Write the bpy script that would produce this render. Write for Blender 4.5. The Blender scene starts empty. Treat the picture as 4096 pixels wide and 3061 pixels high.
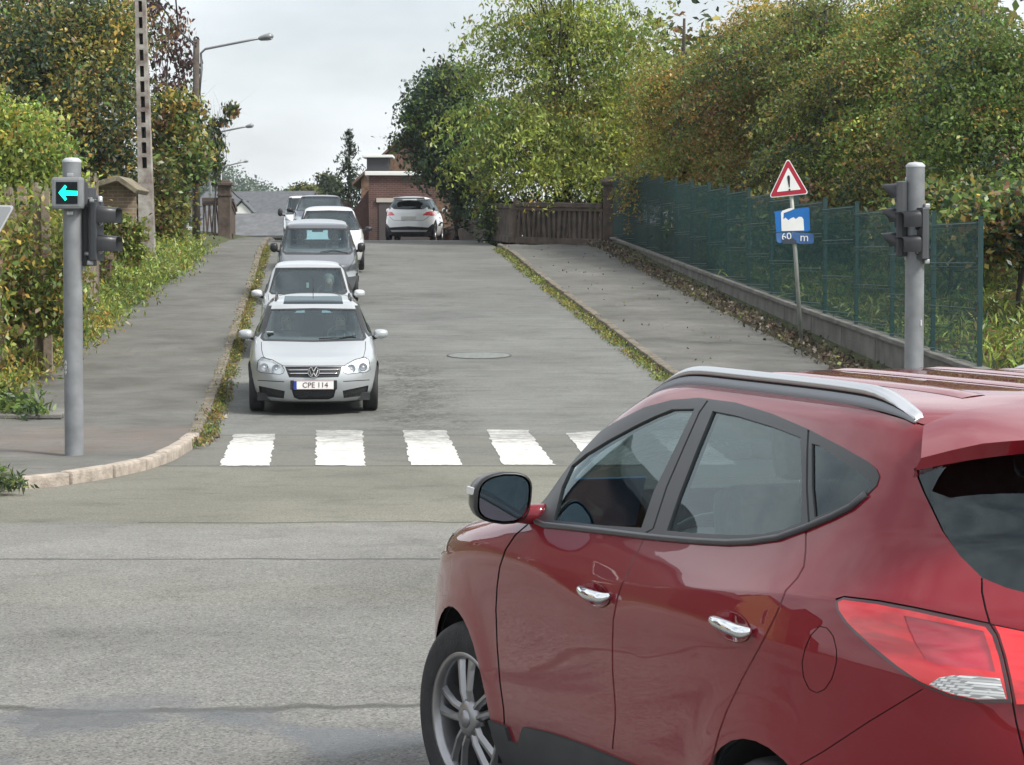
import bpy, bmesh, math, random
import numpy as np
from mathutils import Vector, Matrix
from mathutils.bvhtree import BVHTree
rnd = random.Random(7)
nrng = np.random.default_rng(11)
R = math.radians
SC = bpy.context.scene
COL = SC.collection
# ------------------------------------------------------------------ camera
F_PX, CX, CY, HZ = 10000.0, 2048.0, 1530.5, 1037.0      # focal length, centre and horizon, in photo pixels
CAM = Vector((0, 0, 2.0))
PITCH = math.atan((CY - HZ) / F_PX)
cd = bpy.data.cameras.new('camera'); cam = bpy.data.objects.new('camera', cd); COL.objects.link(cam)
cd.sensor_fit = 'HORIZONTAL'; cd.sensor_width = 36.0; cd.lens = 36.0 * F_PX / 4096.0
cd.clip_start = 0.1; cd.clip_end = 3000
cam.location = CAM; cam.rotation_euler = (R(90) - PITCH, 0, 0)
SC.camera = cam
# ------------------------------------------------------------------ light
SC.view_settings.view_transform = 'Standard'; SC.view_settings.look = 'None'
SC.view_settings.exposure = EXPOSURE = 0.74; SC.view_settings.gamma = 1.0
SUN_EL, SUN_AZ = R(50), R(120)          # azimuth clockwise from +Y (north): the sun stands right of and behind the camera
wd = bpy.data.worlds.new('World'); SC.world = wd; wd.use_nodes = True
wn, wl = wd.node_tree.nodes, wd.node_tree.links
wn.clear()
wout = wn.new('ShaderNodeOutputWorld'); wbg = wn.new('ShaderNodeBackground')
sky = wn.new('ShaderNodeTexSky'); sky.sky_type = 'NISHITA'; sky.sun_disc = False
sky.sun_elevation = SUN_EL; sky.sun_rotation = SUN_AZ; sky.air_density = 1.0; sky.dust_density = 2.5; sky.ozone_density = 1.5
wtc = wn.new('ShaderNodeTexCoord'); wmp = wn.new('ShaderNodeMapping'); wmp.inputs['Scale'].default_value = (1.0, 1.0, 2.6)
wnz = wn.new('ShaderNodeTexNoise'); wnz.inputs['Scale'].default_value = 2.6; wnz.inputs['Detail'].default_value = 6; wnz.inputs['Roughness'].default_value = .55
wrp = wn.new('ShaderNodeValToRGB'); wrp.color_ramp.elements[0].position = .34; wrp.color_ramp.elements[1].position = .62
wrp.color_ramp.elements[0].color = (.42, .42, .42, 1); wrp.color_ramp.elements[1].color = (1, 1, 1, 1)
wmx = wn.new('ShaderNodeMix'); wmx.data_type = 'RGBA'
wmx.inputs['B'].default_value = (11.6, 12.1, 12.5, 1)      # bright thin cloud in front of the blue
wl.new(wtc.outputs['Generated'], wmp.inputs['Vector']); wl.new(wmp.outputs['Vector'], wnz.inputs['Vector'])
wl.new(wnz.outputs['Fac'], wrp.inputs['Fac']); wl.new(wrp.outputs['Color'], wmx.inputs['Factor'])
wl.new(sky.outputs['Color'], wmx.inputs['A']); wl.new(wmx.outputs['Result'], wbg.inputs['Color'])
wbg.inputs['Strength'].default_value = SKY_STRENGTH = 0.065
wl.new(wbg.outputs['Background'], wout.inputs['Surface'])
sd = bpy.data.lights.new('sun', 'SUN'); sd.energy = 3.1; sd.angle = R(14); sd.color = (1, .955, .89)
sun = bpy.data.objects.new('sun', sd); COL.objects.link(sun)
_sv = Vector((math.sin(SUN_AZ) * math.cos(SUN_EL), math.cos(SUN_AZ) * math.cos(SUN_EL), math.sin(SUN_EL)))
sun.rotation_euler = _sv.to_track_quat('Z', 'Y').to_euler()
# ------------------------------------------------------------------ pixel helpers (photo pixel at depth Y -> point in the world)
def ray(px, py):
    a, b = (px - CX) / F_PX, (CY - py) / F_PX
    d = Vector((a, math.cos(PITCH) + b * math.sin(PITCH), -math.sin(PITCH) + b * math.cos(PITCH)))
    return d / d.y
K = 4096 / 2212.0
def at(xd, yd, Y):                      # xd, yd in the 2212-wide view of the photo
    return CAM + ray(xd * K, yd * K) * Y
# ------------------------------------------------------------------ materials
MATS = {}
def nodes_of(m): return m.node_tree.nodes, m.node_tree.links
def mat(name, col=(.5, .5, .5), rough=.6, metal=0., spec=.5, coat=0., var=0., vscale=8., bump=0., bscale=40., col2=None, emit=None, estr=0., detail=5):
    if name in MATS: return MATS[name]
    m = bpy.data.materials.new(name); m.use_nodes = True; n, l = nodes_of(m)
    b = n['Principled BSDF']
    b.inputs['Base Color'].default_value = (*col, 1); b.inputs['Roughness'].default_value = rough
    b.inputs['Metallic'].default_value = metal; b.inputs['Specular IOR Level'].default_value = spec
    b.inputs['Coat Weight'].default_value = coat; b.inputs['Coat Roughness'].default_value = .03
    if emit: b.inputs['Emission Color'].default_value = (*emit, 1); b.inputs['Emission Strength'].default_value = estr
    if var or col2 or bump:
        tc = n.new('ShaderNodeTexCoord')
        nz = n.new('ShaderNodeTexNoise'); nz.inputs['Scale'].default_value = vscale; nz.inputs['Detail'].default_value = detail
        l.new(tc.outputs['Object'], nz.inputs['Vector'])
        rp = n.new('ShaderNodeValToRGB'); rp.color_ramp.elements[0].position = .32; rp.color_ramp.elements[1].position = .68
        c2 = col2 if col2 else tuple(c * (1 - var) for c in col)
        rp.color_ramp.elements[0].color = (*c2, 1); rp.color_ramp.elements[1].color = (*(tuple(min(1, c * (1 + var * .6)) for c in col) if not col2 else col), 1)
        l.new(nz.outputs['Fac'], rp.inputs['Fac']); l.new(rp.outputs['Color'], b.inputs['Base Color'])
        if bump:
            nb = n.new('ShaderNodeTexNoise'); nb.inputs['Scale'].default_value = bscale; nb.inputs['Detail'].default_value = 4
            l.new(tc.outputs['Object'], nb.inputs['Vector'])
            bp = n.new('ShaderNodeBump'); bp.inputs['Strength'].default_value = bump; bp.inputs['Distance'].default_value = .02
            l.new(nb.outputs['Fac'], bp.inputs['Height']); l.new(bp.outputs['Normal'], b.inputs['Normal'])
    MATS[name] = m; return m
def glass_mat(name, tint, refl=1.0):
    if name in MATS: return MATS[name]
    m = bpy.data.materials.new(name); m.use_nodes = True; n, l = nodes_of(m); n.remove(n['Principled BSDF'])
    tr = n.new('ShaderNodeBsdfTransparent'); tr.inputs['Color'].default_value = (*tint, 1)
    gl = n.new('ShaderNodeBsdfGlossy'); gl.inputs['Roughness'].default_value = .012; gl.inputs['Color'].default_value = (.82, .95, .98, 1)
    fr = n.new('ShaderNodeFresnel'); fr.inputs['IOR'].default_value = 1.62
    mu = n.new('ShaderNodeMath'); mu.operation = 'MULTIPLY_ADD'; mu.inputs[1].default_value = refl; mu.inputs[2].default_value = .02; mu.use_clamp = True
    mx = n.new('ShaderNodeMixShader')
    l.new(fr.outputs['Fac'], mu.inputs[0]); l.new(mu.outputs['Value'], mx.inputs['Fac'])
    l.new(tr.outputs['BSDF'], mx.inputs[1]); l.new(gl.outputs['BSDF'], mx.inputs[2])
    l.new(mx.outputs['Shader'], n['Material Output'].inputs['Surface'])
    MATS[name] = m; return m
def paint(name, col, metal=.35, rough=.34, flake=True):
    if name in MATS: return MATS[name]
    m = mat(name, col, rough, metal, .08, 1.0); n, l = nodes_of(m); b = n['Principled BSDF']
    tc = n.new('ShaderNodeTexCoord'); nz = n.new('ShaderNodeTexNoise'); nz.inputs['Scale'].default_value = 2.3; nz.inputs['Detail'].default_value = 7
    rp = n.new('ShaderNodeValToRGB'); rp.color_ramp.elements[0].color = (.003, .003, .003, 1); rp.color_ramp.elements[1].color = (.014, .014, .014, 1)
    l.new(tc.outputs['Object'], nz.inputs['Vector']); l.new(nz.outputs['Fac'], rp.inputs['Fac']); l.new(rp.outputs['Color'], b.inputs['Coat Roughness'])
    return m
BLACK = mat('black_plastic', (.018, .018, .02), .45, var=.25, vscale=14)
RUBBER = mat('tyre_rubber', (.022, .022, .024), .75, var=.35, vscale=18, bump=.2, bscale=90)
CHROME = mat('chrome', (.82, .83, .85), .06, 1.0)
DARKTRIM = mat('cabin_trim', (.03, .032, .034), .75, var=.2, vscale=9)
SEAM = mat('panel_gap', (.012, .010, .010), .6)
PLATE = mat('number_plate_white', (.8, .8, .78), .4)
LENS = glass_mat('clear_lens', (.93, .95, .96), .8)
# ------------------------------------------------------------------ object helpers
def link(o, parent=None):
    COL.objects.link(o)
    if parent is not None: o.parent = parent
    return o
def tag(o, label=None, cat=None, group=None, kind=None):
    if label: o['label'] = label
    if cat: o['category'] = cat
    if group: o['group'] = group
    if kind: o['kind'] = kind
    return o
def thing(name, label, cat, loc=(0, 0, 0), rz=0., group=None):
    o = bpy.data.objects.new(name, None); o.empty_display_size = .3; link(o); o.location = loc; o.rotation_euler = (0, 0, rz)
    return tag(o, label, cat, group)
def mesh_np(name, V, Fc, mats, parent=None, mi=None, smooth=True, normals=None):
    me = bpy.data.meshes.new(name); me.from_pydata([tuple(v) for v in V], [], [tuple(f) for f in Fc])
    for m in (mats if isinstance(mats, (list, tuple)) else [mats]): me.materials.append(m)
    if mi is not None: me.polygons.foreach_set('material_index', mi)
    if smooth: me.polygons.foreach_set('use_smooth', [True] * len(me.polygons))
    if normals is not None: me.normals_split_custom_set_from_vertices([tuple(n) for n in normals])
    me.update()
    return link(bpy.data.objects.new(name, me), parent)
class MB:
    """collects shapes and links them as one mesh"""
    def __init__(s): s.b = bmesh.new(); s.mats = []
    def _mi(s, m):
        if m not in s.mats: s.mats.append(m)
        return s.mats.index(m)
    def _fin(s, fs, m, smooth):
        i = s._mi(m)
        for f in fs: f.material_index = i; f.smooth = smooth
    def box(s, c, size, m, rot=None, bev=0., taper=None):
        r = bmesh.ops.create_cube(s.b, size=1.0); vs = r['verts']
        for v in vs:
            v.co = Vector((v.co.x * size[0], v.co.y * size[1], v.co.z * size[2]))
            if taper and v.co.z > 0: v.co.x *= taper; v.co.y *= taper
        fs = list({f for v in vs for f in v.link_faces})
        if bev:
            es = list({e for v in vs for e in v.link_edges})
            r2 = bmesh.ops.bevel(s.b, geom=es, offset=bev, segments=2, affect='EDGES', profile=.6)
            vs = r2['verts']; fs = r2['faces']
            vs = list({v for f in fs for v in f.verts})
        M = (rot if rot is not None else Matrix.Identity(3))
        for v in vs: v.co = M @ v.co + Vector(c)
        s._fin(list({f for v in vs for f in v.link_faces}), m, False); return s
    def tube(s, pts, rad, m, n=10, caps=True, smooth=True):
        pts = [Vector(p) for p in pts]; rads = rad if isinstance(rad, (list, tuple)) else [rad] * len(pts)
        rings = []; up = Vector((0, 0, 1))
        for i, p in enumerate(pts):
            t = (pts[min(i + 1, len(pts) - 1)] - pts[max(i - 1, 0)]).normalized()
            u = t.cross(up)
            if u.length < .05: u = t.cross(Vector((0, 1, 0)))
            u.normalize(); w = u.cross(t)
            rings.append([s.b.verts.new(p + (u * math.cos(2 * math.pi * k / n) + w * math.sin(2 * math.pi * k / n)) * rads[i]) for k in range(n)])
        fs = []
        for a, b in zip(rings, rings[1:]):
            for k in range(n): fs.append(s.b.faces.new((a[k], a[(k + 1) % n], b[(k + 1) % n], b[k])))
        s._fin(fs, m, smooth)
        if caps: s._fin([s.b.faces.new(rings[0][::-1]), s.b.faces.new(rings[-1])], m, False)
        return s
    def lathe(s, prof, m, o=(0, 0, 0), axis='Z', n=32, smooth=True, closed=False):
        o = Vector(o); rings = []
        for r, h in prof:
            ring = []
            for k in range(n):
                a = 2 * math.pi * k / n; x, y = r * math.cos(a), r * math.sin(a)
                ring.append(s.b.verts.new(o + (Vector((x, y, h)) if axis == 'Z' else Vector((x, h, y)) if axis == 'Y' else Vector((h, x, y)))))
            rings.append(ring)
        fs = []
        prs = list(zip(rings, rings[1:])) + ([(rings[-1], rings[0])] if closed else [])
        for a, b in prs:
            for k in range(n): fs.append(s.b.faces.new((a[k], a[(k + 1) % n], b[(k + 1) % n], b[k])))
        s._fin(fs, m, smooth); return s
    def prism(s, poly, ext, m, smooth=False):      # poly: 3-D points of a flat outline, ext: vector
        ext = Vector(ext); a = [s.b.verts.new(p) for p in poly]; b = [s.b.verts.new(Vector(p) + ext) for p in poly]; n = len(a)
        fs = [s.b.faces.new(a), s.b.faces.new(b[::-1])]
        for k in range(n): fs.append(s.b.faces.new((a[k], b[k], b[(k + 1) % n], a[(k + 1) % n])))
        s._fin(fs, m, smooth); return s
    def face(s, pts, m):
        s._fin([s.b.faces.new([s.b.verts.new(p) for p in pts])], m, False); return s
    def build(s, name, parent=None, norm=True, loc=None):
        if norm: bmesh.ops.recalc_face_normals(s.b, faces=s.b.faces)
        me = bpy.data.meshes.new(name); s.b.to_mesh(me); s.b.free()
        for m in s.mats: me.materials.append(m)
        o = link(bpy.data.objects.new(name, me), parent)
        if loc is not None: o.location = loc
        return o
def text_mesh(name, body, size, m, parent, loc, rot, depth=.002, sx=1.):
    cu = bpy.data.curves.new(name, 'FONT'); cu.body = body; cu.size = size; cu.extrude = depth; cu.align_x = 'CENTER'; cu.align_y = 'CENTER'
    t = bpy.data.objects.new(name, cu); COL.objects.link(t)
    dg = bpy.context.evaluated_depsgraph_get(); dg.update()
    me = bpy.data.meshes.new_from_object(t.evaluated_get(dg)); me.name = name
    bpy.data.objects.remove(t); bpy.data.curves.remove(cu)
    me.materials.clear(); me.materials.append(m)
    o = link(bpy.data.objects.new(name, me), parent); o.location = loc; o.rotation_euler = rot; o.scale = (sx, 1, 1); return o
def pchip(t, y, q):
    t = np.asarray(t, float); y = np.asarray(y, float); h = np.diff(t); d = np.diff(y) / h
    m = np.zeros_like(y); m[0], m[-1] = d[0], d[-1]
    for i in range(1, len(y) - 1):
        if d[i - 1] * d[i] > 0:
            w1, w2 = 2 * h[i] + h[i - 1], h[i] + 2 * h[i - 1]; m[i] = (w1 + w2) / (w1 / d[i - 1] + w2 / d[i])
    i = np.clip(np.searchsorted(t, q) - 1, 0, len(t) - 2); s = (q - t[i]) / h[i]
    return y[i] * (1 + 2 * s) * (1 - s) ** 2 + h[i] * m[i] * s * (1 - s) ** 2 + y[i + 1] * s * s * (3 - 2 * s) + h[i] * m[i + 1] * s * s * (s - 1)
# ------------------------------------------------------------------ car body: rings of plan outlines, cut into panels
class Body:
    """left half (y>=0) of a car body, x runs backward from the front bumper, z up; panels are cut out of one smooth shell"""
    def __init__(s, rows, nr=90, nt=110, disp=None, root=None):
        A = np.array(rows, float); A = np.where(np.isnan(A), 0, A)
        d = np.sqrt((np.diff(A[:, :4], axis=0) ** 2 * np.array([1, 1, .5, .5])).sum(1)) + .01; t = np.concatenate([[0], np.cumsum(d)]); t /= t[-1]
        q = np.linspace(0, 1, nr); C = np.stack([pchip(t, A[:, k], q) for k in range(A.shape[1])], 1)
        P = np.zeros((nr, nt, 3))
        th = np.linspace(0, 1, 500)
        th = (th ** 2.2) * math.pi / 2
        for i, (z, w, xf, xr, xm, pf, qf, pr, qr) in enumerate(C):
            w = max(w, 1e-4)
            fx = xm - (xm - xf) * np.sin(th) ** (2 / pf); fy = w * np.maximum(np.cos(th), 0) ** (2 / qf)
            rx = xm + (xr - xm) * np.sin(th) ** (2 / pr); ry = w * np.maximum(np.cos(th), 0) ** (2 / qr)
            x = np.concatenate([fx[::-1], rx[1:]]); y = np.concatenate([fy[::-1], ry[1:]])
            L = np.concatenate([[0], np.cumsum(np.hypot(np.diff(x), np.diff(y) + 1e-9))]); u = np.linspace(0, L[-1], nt)
            P[i, :, 0] = np.interp(u, L, x); P[i, :, 1] = np.interp(u, L, y); P[i, :, 2] = z
        P[:, 0, 1] = 0; P[:, -1, 1] = 0
        if disp is not None: P = disp(P)
        s.root = root
        N = np.zeros_like(P)
        du = np.gradient(P, axis=0); dv = np.gradient(P, axis=1)
        N = np.cross(dv, du); 
        N[:, 0, 1] = 0; N[:, -1, 1] = 0; N[-1] = (0, 0, 1)
        ln = np.linalg.norm(N, axis=2, keepdims=True); N = N / np.maximum(ln, 1e-9)
        mid = N[nr // 3, nt // 2]
        if mid[1] < 0: N = -N
        N[-1] = (0, 0, 1)
        s.V = P.reshape(-1, 3); s.N = N.reshape(-1, 3)
        tris = []; quads = []
        for i in range(nr - 1):
            for j in range(nt - 1):
                a, b, c, e = i * nt + j, i * nt + j + 1, (i + 1) * nt + j + 1, (i + 1) * nt + j
                quads.append((a, b, c, e)); tris += [(a, b, c), (a, c, e)]
        s.tris = tris; s.bvh = BVHTree.FromPolygons([tuple(v) for v in s.V], tris)
        s.bm = bmesh.new(); vs = [s.bm.verts.new(tuple(v)) for v in s.V]
        for f in quads:
            try:
                s.bm.faces.new([vs[k] for k in f][::-1])
            except ValueError: pass
        bmesh.ops.remove_doubles(s.bm, verts=s.bm.verts, dist=1e-4)
        s.bm.normal_update()
        if sum(f.normal.y for f in s.bm.faces) < 0: bmesh.ops.reverse_faces(s.bm, faces=s.bm.faces); s.bm.normal_update()
        s.regions = []
        if root is not None:
            s.M = root.matrix_basis.copy(); s.Mi = s.M.inverted(); s.cam = s.Mi @ CAM
        # car frame -> object frame: object's +Y is the heading, +X its right
    def to_obj(s, p): return Vector((-p[1], -p[0], p[2]))
    def normal(s, p):
        co, n, i, d = s.bvh.find_nearest(p)
        a, b, c = s.tris[i]; A, B, Cc = (Vector(s.V[k]) for k in (a, b, c))
        v0, v1, v2 = B - A, Cc - A, co - A
        d00, d01, d11, d20, d21 = v0.dot(v0), v0.dot(v1), v1.dot(v1), v2.dot(v0), v2.dot(v1); den = d00 * d11 - d01 * d01
        if abs(den) < 1e-14: return Vector(s.N[a])
        v = (d11 * d20 - d01 * d21) / den; w = (d00 * d21 - d01 * d20) / den
        r = Vector(s.N[a]) * (1 - v - w) + Vector(s.N[b]) * v + Vector(s.N[c]) * w
        return r.normalized() if r.length > 1e-6 else n
    def proj(s, mode, p):
        if mode == 'side': return (p.x, p.z)
        if mode in ('front', 'rear'): return (p.y, p.z)
        if mode == 'top': return (p.x, p.y)
        q = s.M @ s.to_obj(p) - CAM
        f = q.y * math.cos(PITCH) - q.z * math.sin(PITCH); u = q.z * math.cos(PITCH) + q.y * math.sin(PITCH)
        return (CX + F_PX * q.x / f, CY - F_PX * u / f)
    def facing(s, mode, n, c):
        if mode == 'side': return n.y > .12
        if mode == 'front': return n.x < -.02
        if mode == 'rear': return n.x > .02
        if mode == 'top': return n.z > .15
        w = s.to_obj(n); v = s.Mi @ CAM - s.to_obj(c)
        return w.dot(v) > 0
    def plane(s, mode, a, b):
        if mode == 'side': p = Vector((a[0], 0, a[1])); d = Vector((b[0] - a[0], 0, b[1] - a[1])); return p, d.cross(Vector((0, 1, 0)))
        if mode in ('front', 'rear'): p = Vector((0, a[0], a[1])); d = Vector((0, b[0] - a[0], b[1] - a[1])); return p, d.cross(Vector((1, 0, 0)))
        if mode == 'top': p = Vector((a[0], a[1], 0)); d = Vector((b[0] - a[0], b[1] - a[1], 0)); return p, d.cross(Vector((0, 0, 1)))
        def cv(q): o = s.Mi @ (CAM + ray(*q) * 5); return Vector((-o.y, -o.x, o.z))
        o = s.Mi @ CAM; c0 = Vector((-o.y, -o.x, o.z))
        return c0, (cv(a) - c0).cross(cv(b) - c0)
    def cut(s, mode, poly):
        xs = [p[0] for p in poly]; ys = [p[1] for p in poly]; bb = (min(xs), max(xs), min(ys), max(ys))
        pc = {}
        def pj(v):
            if v not in pc: pc[v] = s.proj(mode, v.co)
            return pc[v]
        def fb(f):
            q = [pj(v) for v in f.verts]; return (min(a[0] for a in q), max(a[0] for a in q), min(a[1] for a in q), max(a[1] for a in q))
        cand = [f for f in s.bm.faces if s.facing(mode, f.normal, f.calc_center_median())]
        cand = [f for f in cand if (lambda b: not (b[1] < bb[0] or b[0] > bb[1] or b[3] < bb[2] or b[2] > bb[3]))(fb(f))]
        cand = set(cand)
        for a, b in zip(poly, poly[1:] + poly[:1]):
            if abs(a[0] - b[0]) + abs(a[1] - b[1]) < 1e-9: continue
            sx0, sx1, sy0, sy1 = min(a[0], b[0]), max(a[0], b[0]), min(a[1], b[1]), max(a[1], b[1])
            nx, ny = b[1] - a[1], a[0] - b[0]
            sub = []
            for f in cand:
                if not f.is_valid: continue
                q = fb(f)
                if q[1] < sx0 or q[0] > sx1 or q[3] < sy0 or q[2] > sy1: continue
                dd = [(pj(v)[0] - a[0]) * nx + (pj(v)[1] - a[1]) * ny for v in f.verts]
                if min(dd) < 0 < max(dd): sub.append(f)
            if not sub: continue
            p, n = s.plane(mode, a, b)
            es = {e for f in sub for e in f.edges}; vs = {v for f in sub for v in f.verts}
            r = bmesh.ops.bisect_plane(s.bm, geom=list(vs) + list(es) + sub, dist=1e-6, plane_co=p, plane_no=n)
            for g in r['geom']:
                if isinstance(g, bmesh.types.BMFace): cand.add(g)
    def region(s, key, mode, poly, z=None):
        """cut poly and remember it; later regions win over earlier ones"""
        s.cut(mode, poly); s.regions.append((key, mode, poly, z))
    def seam(s, mode, line, hw, key='seam'):
        L = [Vector((p[0], p[1])) for p in line]; l, r = [], []
        for i, p in enumerate(L):
            t = (L[min(i + 1, len(L) - 1)] - L[max(i - 1, 0)]).normalized(); n = Vector((-t.y, t.x))
            l.append(tuple(p + n * hw)); r.append(tuple(p - n * hw))
        s.region(key, mode, l + r[::-1])
    def classify(s):
        s.bm.normal_update(); out = {}
        info = []
        for f in s.bm.faces: info.append([f, f.calc_center_median(), {}])
        def inside(poly, x, y):
            c = False; j = len(poly) - 1
            for i in range(len(poly)):
                xi, yi = poly[i]; xj, yj = poly[j]
                if (yi > y) != (yj > y) and x < (xj - xi) * (y - yi) / (yj - yi) + xi: c = not c
                j = i
            return c
        bbs = [(min(p[0] for p in q[2]), max(p[0] for p in q[2]), min(p[1] for p in q[2]), max(p[1] for p in q[2])) for q in s.regions]
        for f, c, pr in info:
            k = 'body'
            for (key, mode, poly, z), bb in zip(reversed(s.regions), reversed(bbs)):
                if mode not in pr: pr[mode] = (s.facing(mode, f.normal, c), s.proj(mode, c))
                fc, q = pr[mode]
                if not fc or q[0] < bb[0] or q[0] > bb[1] or q[1] < bb[2] or q[1] > bb[3]: continue
                if inside(poly, *q): k = key; break
            out.setdefault(k, []).append(f)
        s.groups = out
        s.ncache = {}
        return out
    def part(s, keys, name, m, parent, off=0., sides='both', mats=None, rim=0.):
        """mesh(es) from the faces of keys; sides: both = one mirrored mesh, pair = one object a side"""
        keys = keys if isinstance(keys, (list, tuple)) else [keys]
        mats = mats or {}
        ml = [m] + [v for v in mats.values()]
        offs = off if isinstance(off, dict) else {k: off for k in keys}
        V, Nn, Fc, mi, ix = [], [], [], [], {}
        for k in keys:
            for f in s.groups.get(k, []):
                ids = []
                for v in f.verts:
                    o = offs.get(k, 0.)
                    kk = (v, o)
                    if kk not in ix:
                        if v not in s.ncache: s.ncache[v] = s.normal(v.co)
                        n = s.ncache[v]; ix[kk] = len(V); V.append(v.co + n * o); Nn.append(n)
                    ids.append(ix[kk])
                Fc.append(ids); mi.append(0 if k not in mats else 1 + list(mats).index(k))
        if not V: return []
        if rim:                                    # turn the open edge inward so that the panel has thickness
            cnt = {}
            for f in Fc:
                for a, b in zip(f, f[1:] + f[:1]):
                    if (b, a) in cnt: del cnt[(b, a)]
                    else: cnt[(a, b)] = 1
            inn = {}
            for a, b in list(cnt):
                if abs(V[a].y) < 1e-3 and abs(V[b].y) < 1e-3: continue
                for q in (a, b):
                    if q not in inn: inn[q] = len(V); V.append(V[q] - Nn[q] * rim); Nn.append(Nn[q])
                Fc.append([b, a, inn[a], inn[b]]); mi.append(0)
        def obj(V, Nn, Fc, mi):
            return mesh_np(name, [s.to_obj(v) for v in V], [f[::-1] for f in Fc], ml, parent, mi, True, [s.to_obj(n) for n in Nn])
        V2 = [Vector((v.x, -v.y, v.z)) for v in V]; N2 = [Vector((n.x, -n.y, n.z)) for n in Nn]; F2 = [f[::-1] for f in Fc]
        if sides == 'pair': return [obj(V, Nn, Fc, mi), obj(V2, N2, F2, mi)]
        nV = len(V)
        return [obj(V + V2, Nn + N2, Fc + [[i + nV for i in f] for f in F2], mi + mi)]
    def lining(s, parent, skip, off=.03):
        keys = [k for k in s.groups if k not in skip]
        V, Fc, ix = [], [], {}
        for k in keys:
            for f in s.groups[k]:
                ids = []
                for v in f.verts:
                    if v not in ix: ix[v] = len(V); V.append(v.co - s.ncache.setdefault(v, s.normal(v.co)) * off)
                    ids.append(ix[v])
                Fc.append(ids)
        nV = len(V); V2 = [Vector((v.x, -v.y, v.z)) for v in V]
        mesh_np('cabin_lining', [s.to_obj(v) for v in V + V2], Fc + [[i + nV for i in f[::-1]] for f in Fc], DARKTRIM, parent)
def wheel(parent, x, y, z, r, rim_r, width, rim_mat, spokes=5, steer=0., double=True):
    """x back, y left (sign = side) in the car frame; a wheel is tyre + rim"""
    sg = 1 if y > 0 else -1
    w = bpy.data.objects.new('wheel', None); w.empty_display_size = .1; link(w, parent)
    w.location = (-y, -x, z); w.rotation_euler = (0, 0, (0 if sg > 0 else math.pi) + steer)
    # local: outward = -X
    h = width / 2
    t = MB(); pr = [(rim_r - .005, h * .86), (rim_r + .012, h * .97), (r * .9, h), (r * .965, h * .9), (r * .992, h * .7), (r, h * .45), (r, -h * .45), (r * .99, -h * .72), (r * .9, -h), (rim_r, -h * .9)]
    t.lathe([(a, -b) for a, b in pr], RUBBER, axis='X', n=56)
    for k in (-.5, -.17, .17, .5):
        t.lathe([(r + .0015, h * k * .8 - .006), (r - .006, h * k * .8), (r + .0015, h * k * .8 + .006)], RUBBER, axis='X', n=40)
    t.build('tyre', w)
    g = MB(); face = -h * .8
    g.lathe([(rim_r + .006, -h * .9), (rim_r + .004, -h * .95), (rim_r - .012, -h * .93), (rim_r - .022, -h * .7), (rim_r - .04, h * .2), (rim_r - .045, h * .6)], rim_mat, axis='X', n=56)
    g.lathe([(rim_r - .04, -h * .1), (0.001, -h * .1)], BLACK, axis='X', n=32)
    g.lathe([(rim_r * .62, -h * .35), (rim_r * .62, -h * .2), (rim_r * .2, -h * .2)], mat('brake_disc', (.25, .24, .23), .4, .8), axis='X', n=32)
    g.lathe([(.072, face + .03), (.07, face + .002), (.055, face - .008), (.034, face - .010)], rim_mat, axis='X', n=28)
    g.lathe([(.033, face - .010), (.030, face - .015), (.001, face - .017)], mat('hub_cap', (.32, .32, .34), .3, .8), axis='X', n=24)
    for k in range(spokes):
        a0 = 2 * math.pi * (k + .12) / spokes
        for dv in ((-1, 1) if double else (0,)):
            prof = []
            for rr, hw, dx in ((.045, .034, .004), (rim_r * .42, .031, -.004), (rim_r * .72, .036, .004), (rim_r * .93, .050, .010), (rim_r - .012, .060, .012)):
                off = dv * (.012 + .034 * (rr / rim_r) ** 1.3); prof.append((rr, off, hw * (.5 if double else .9), dx))
            ca, sa = math.cos(a0), math.sin(a0); top, low = [], []
            for rr, off, hw, dx in prof:
                def P(lat, depth): return (face + dx + depth, rr * ca - lat * sa, rr * sa + lat * ca)
                top.append([P(off - hw, .012), P(off - hw * .35, -.004), P(off + hw * .35, -.004), P(off + hw, .012)]); low.append([P(off - hw, .05), P(off + hw, .05)])
            rg = [[g.b.verts.new(p) for p in (low[i][0], *top[i], low[i][1])] for i in range(len(prof))]
            fs = []
            for A, B in zip(rg, rg[1:]):
                for i in range(5): fs.append(g.b.faces.new((A[i], A[i + 1], B[i + 1], B[i])))
            g._fin(fs, rim_mat, False)
        bx, bz = .05 * math.cos(a0 + math.pi / spokes), .05 * math.sin(a0 + math.pi / spokes)
        g.lathe([(.011, face + .012), (.011, face - .004), (.001, face - .005)], BLACK, o=(0, bx, bz), axis='X', n=10)
    g.build('rim', w)
    return w
def wheel_well(b, x, z, r, y0, y1):
    n = 26; pts = []
    for k in range(n):
        a = -.25 + (math.pi + .5) * k / (n - 1); pts.append((x + r * math.cos(a), z + r * math.sin(a)))
    for sg in (1, -1):
        V, Fc = [], []; o = 0
        for px, pz in pts: V += [(-sg * y0, -px, pz), (-sg * y1, -px, pz)]
        c = len(V); V.append((-sg * y1, -x, z))
        for k in range(n - 1):
            Fc.append((o + 2 * k, o + 2 * k + 1, o + 2 * k + 3, o + 2 * k + 2)); Fc.append((o + 2 * k + 1, c, o + 2 * k + 3))
        mesh_np('wheel_well', V, Fc, mat('wheel_well_lining', (.012, .012, .013), .9), b)
def circ(cx, cz, r, n=36): return [(cx + r * math.cos(2 * math.pi * k / n), cz + r * math.sin(2 * math.pi * k / n)) for k in range(n)]
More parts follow.
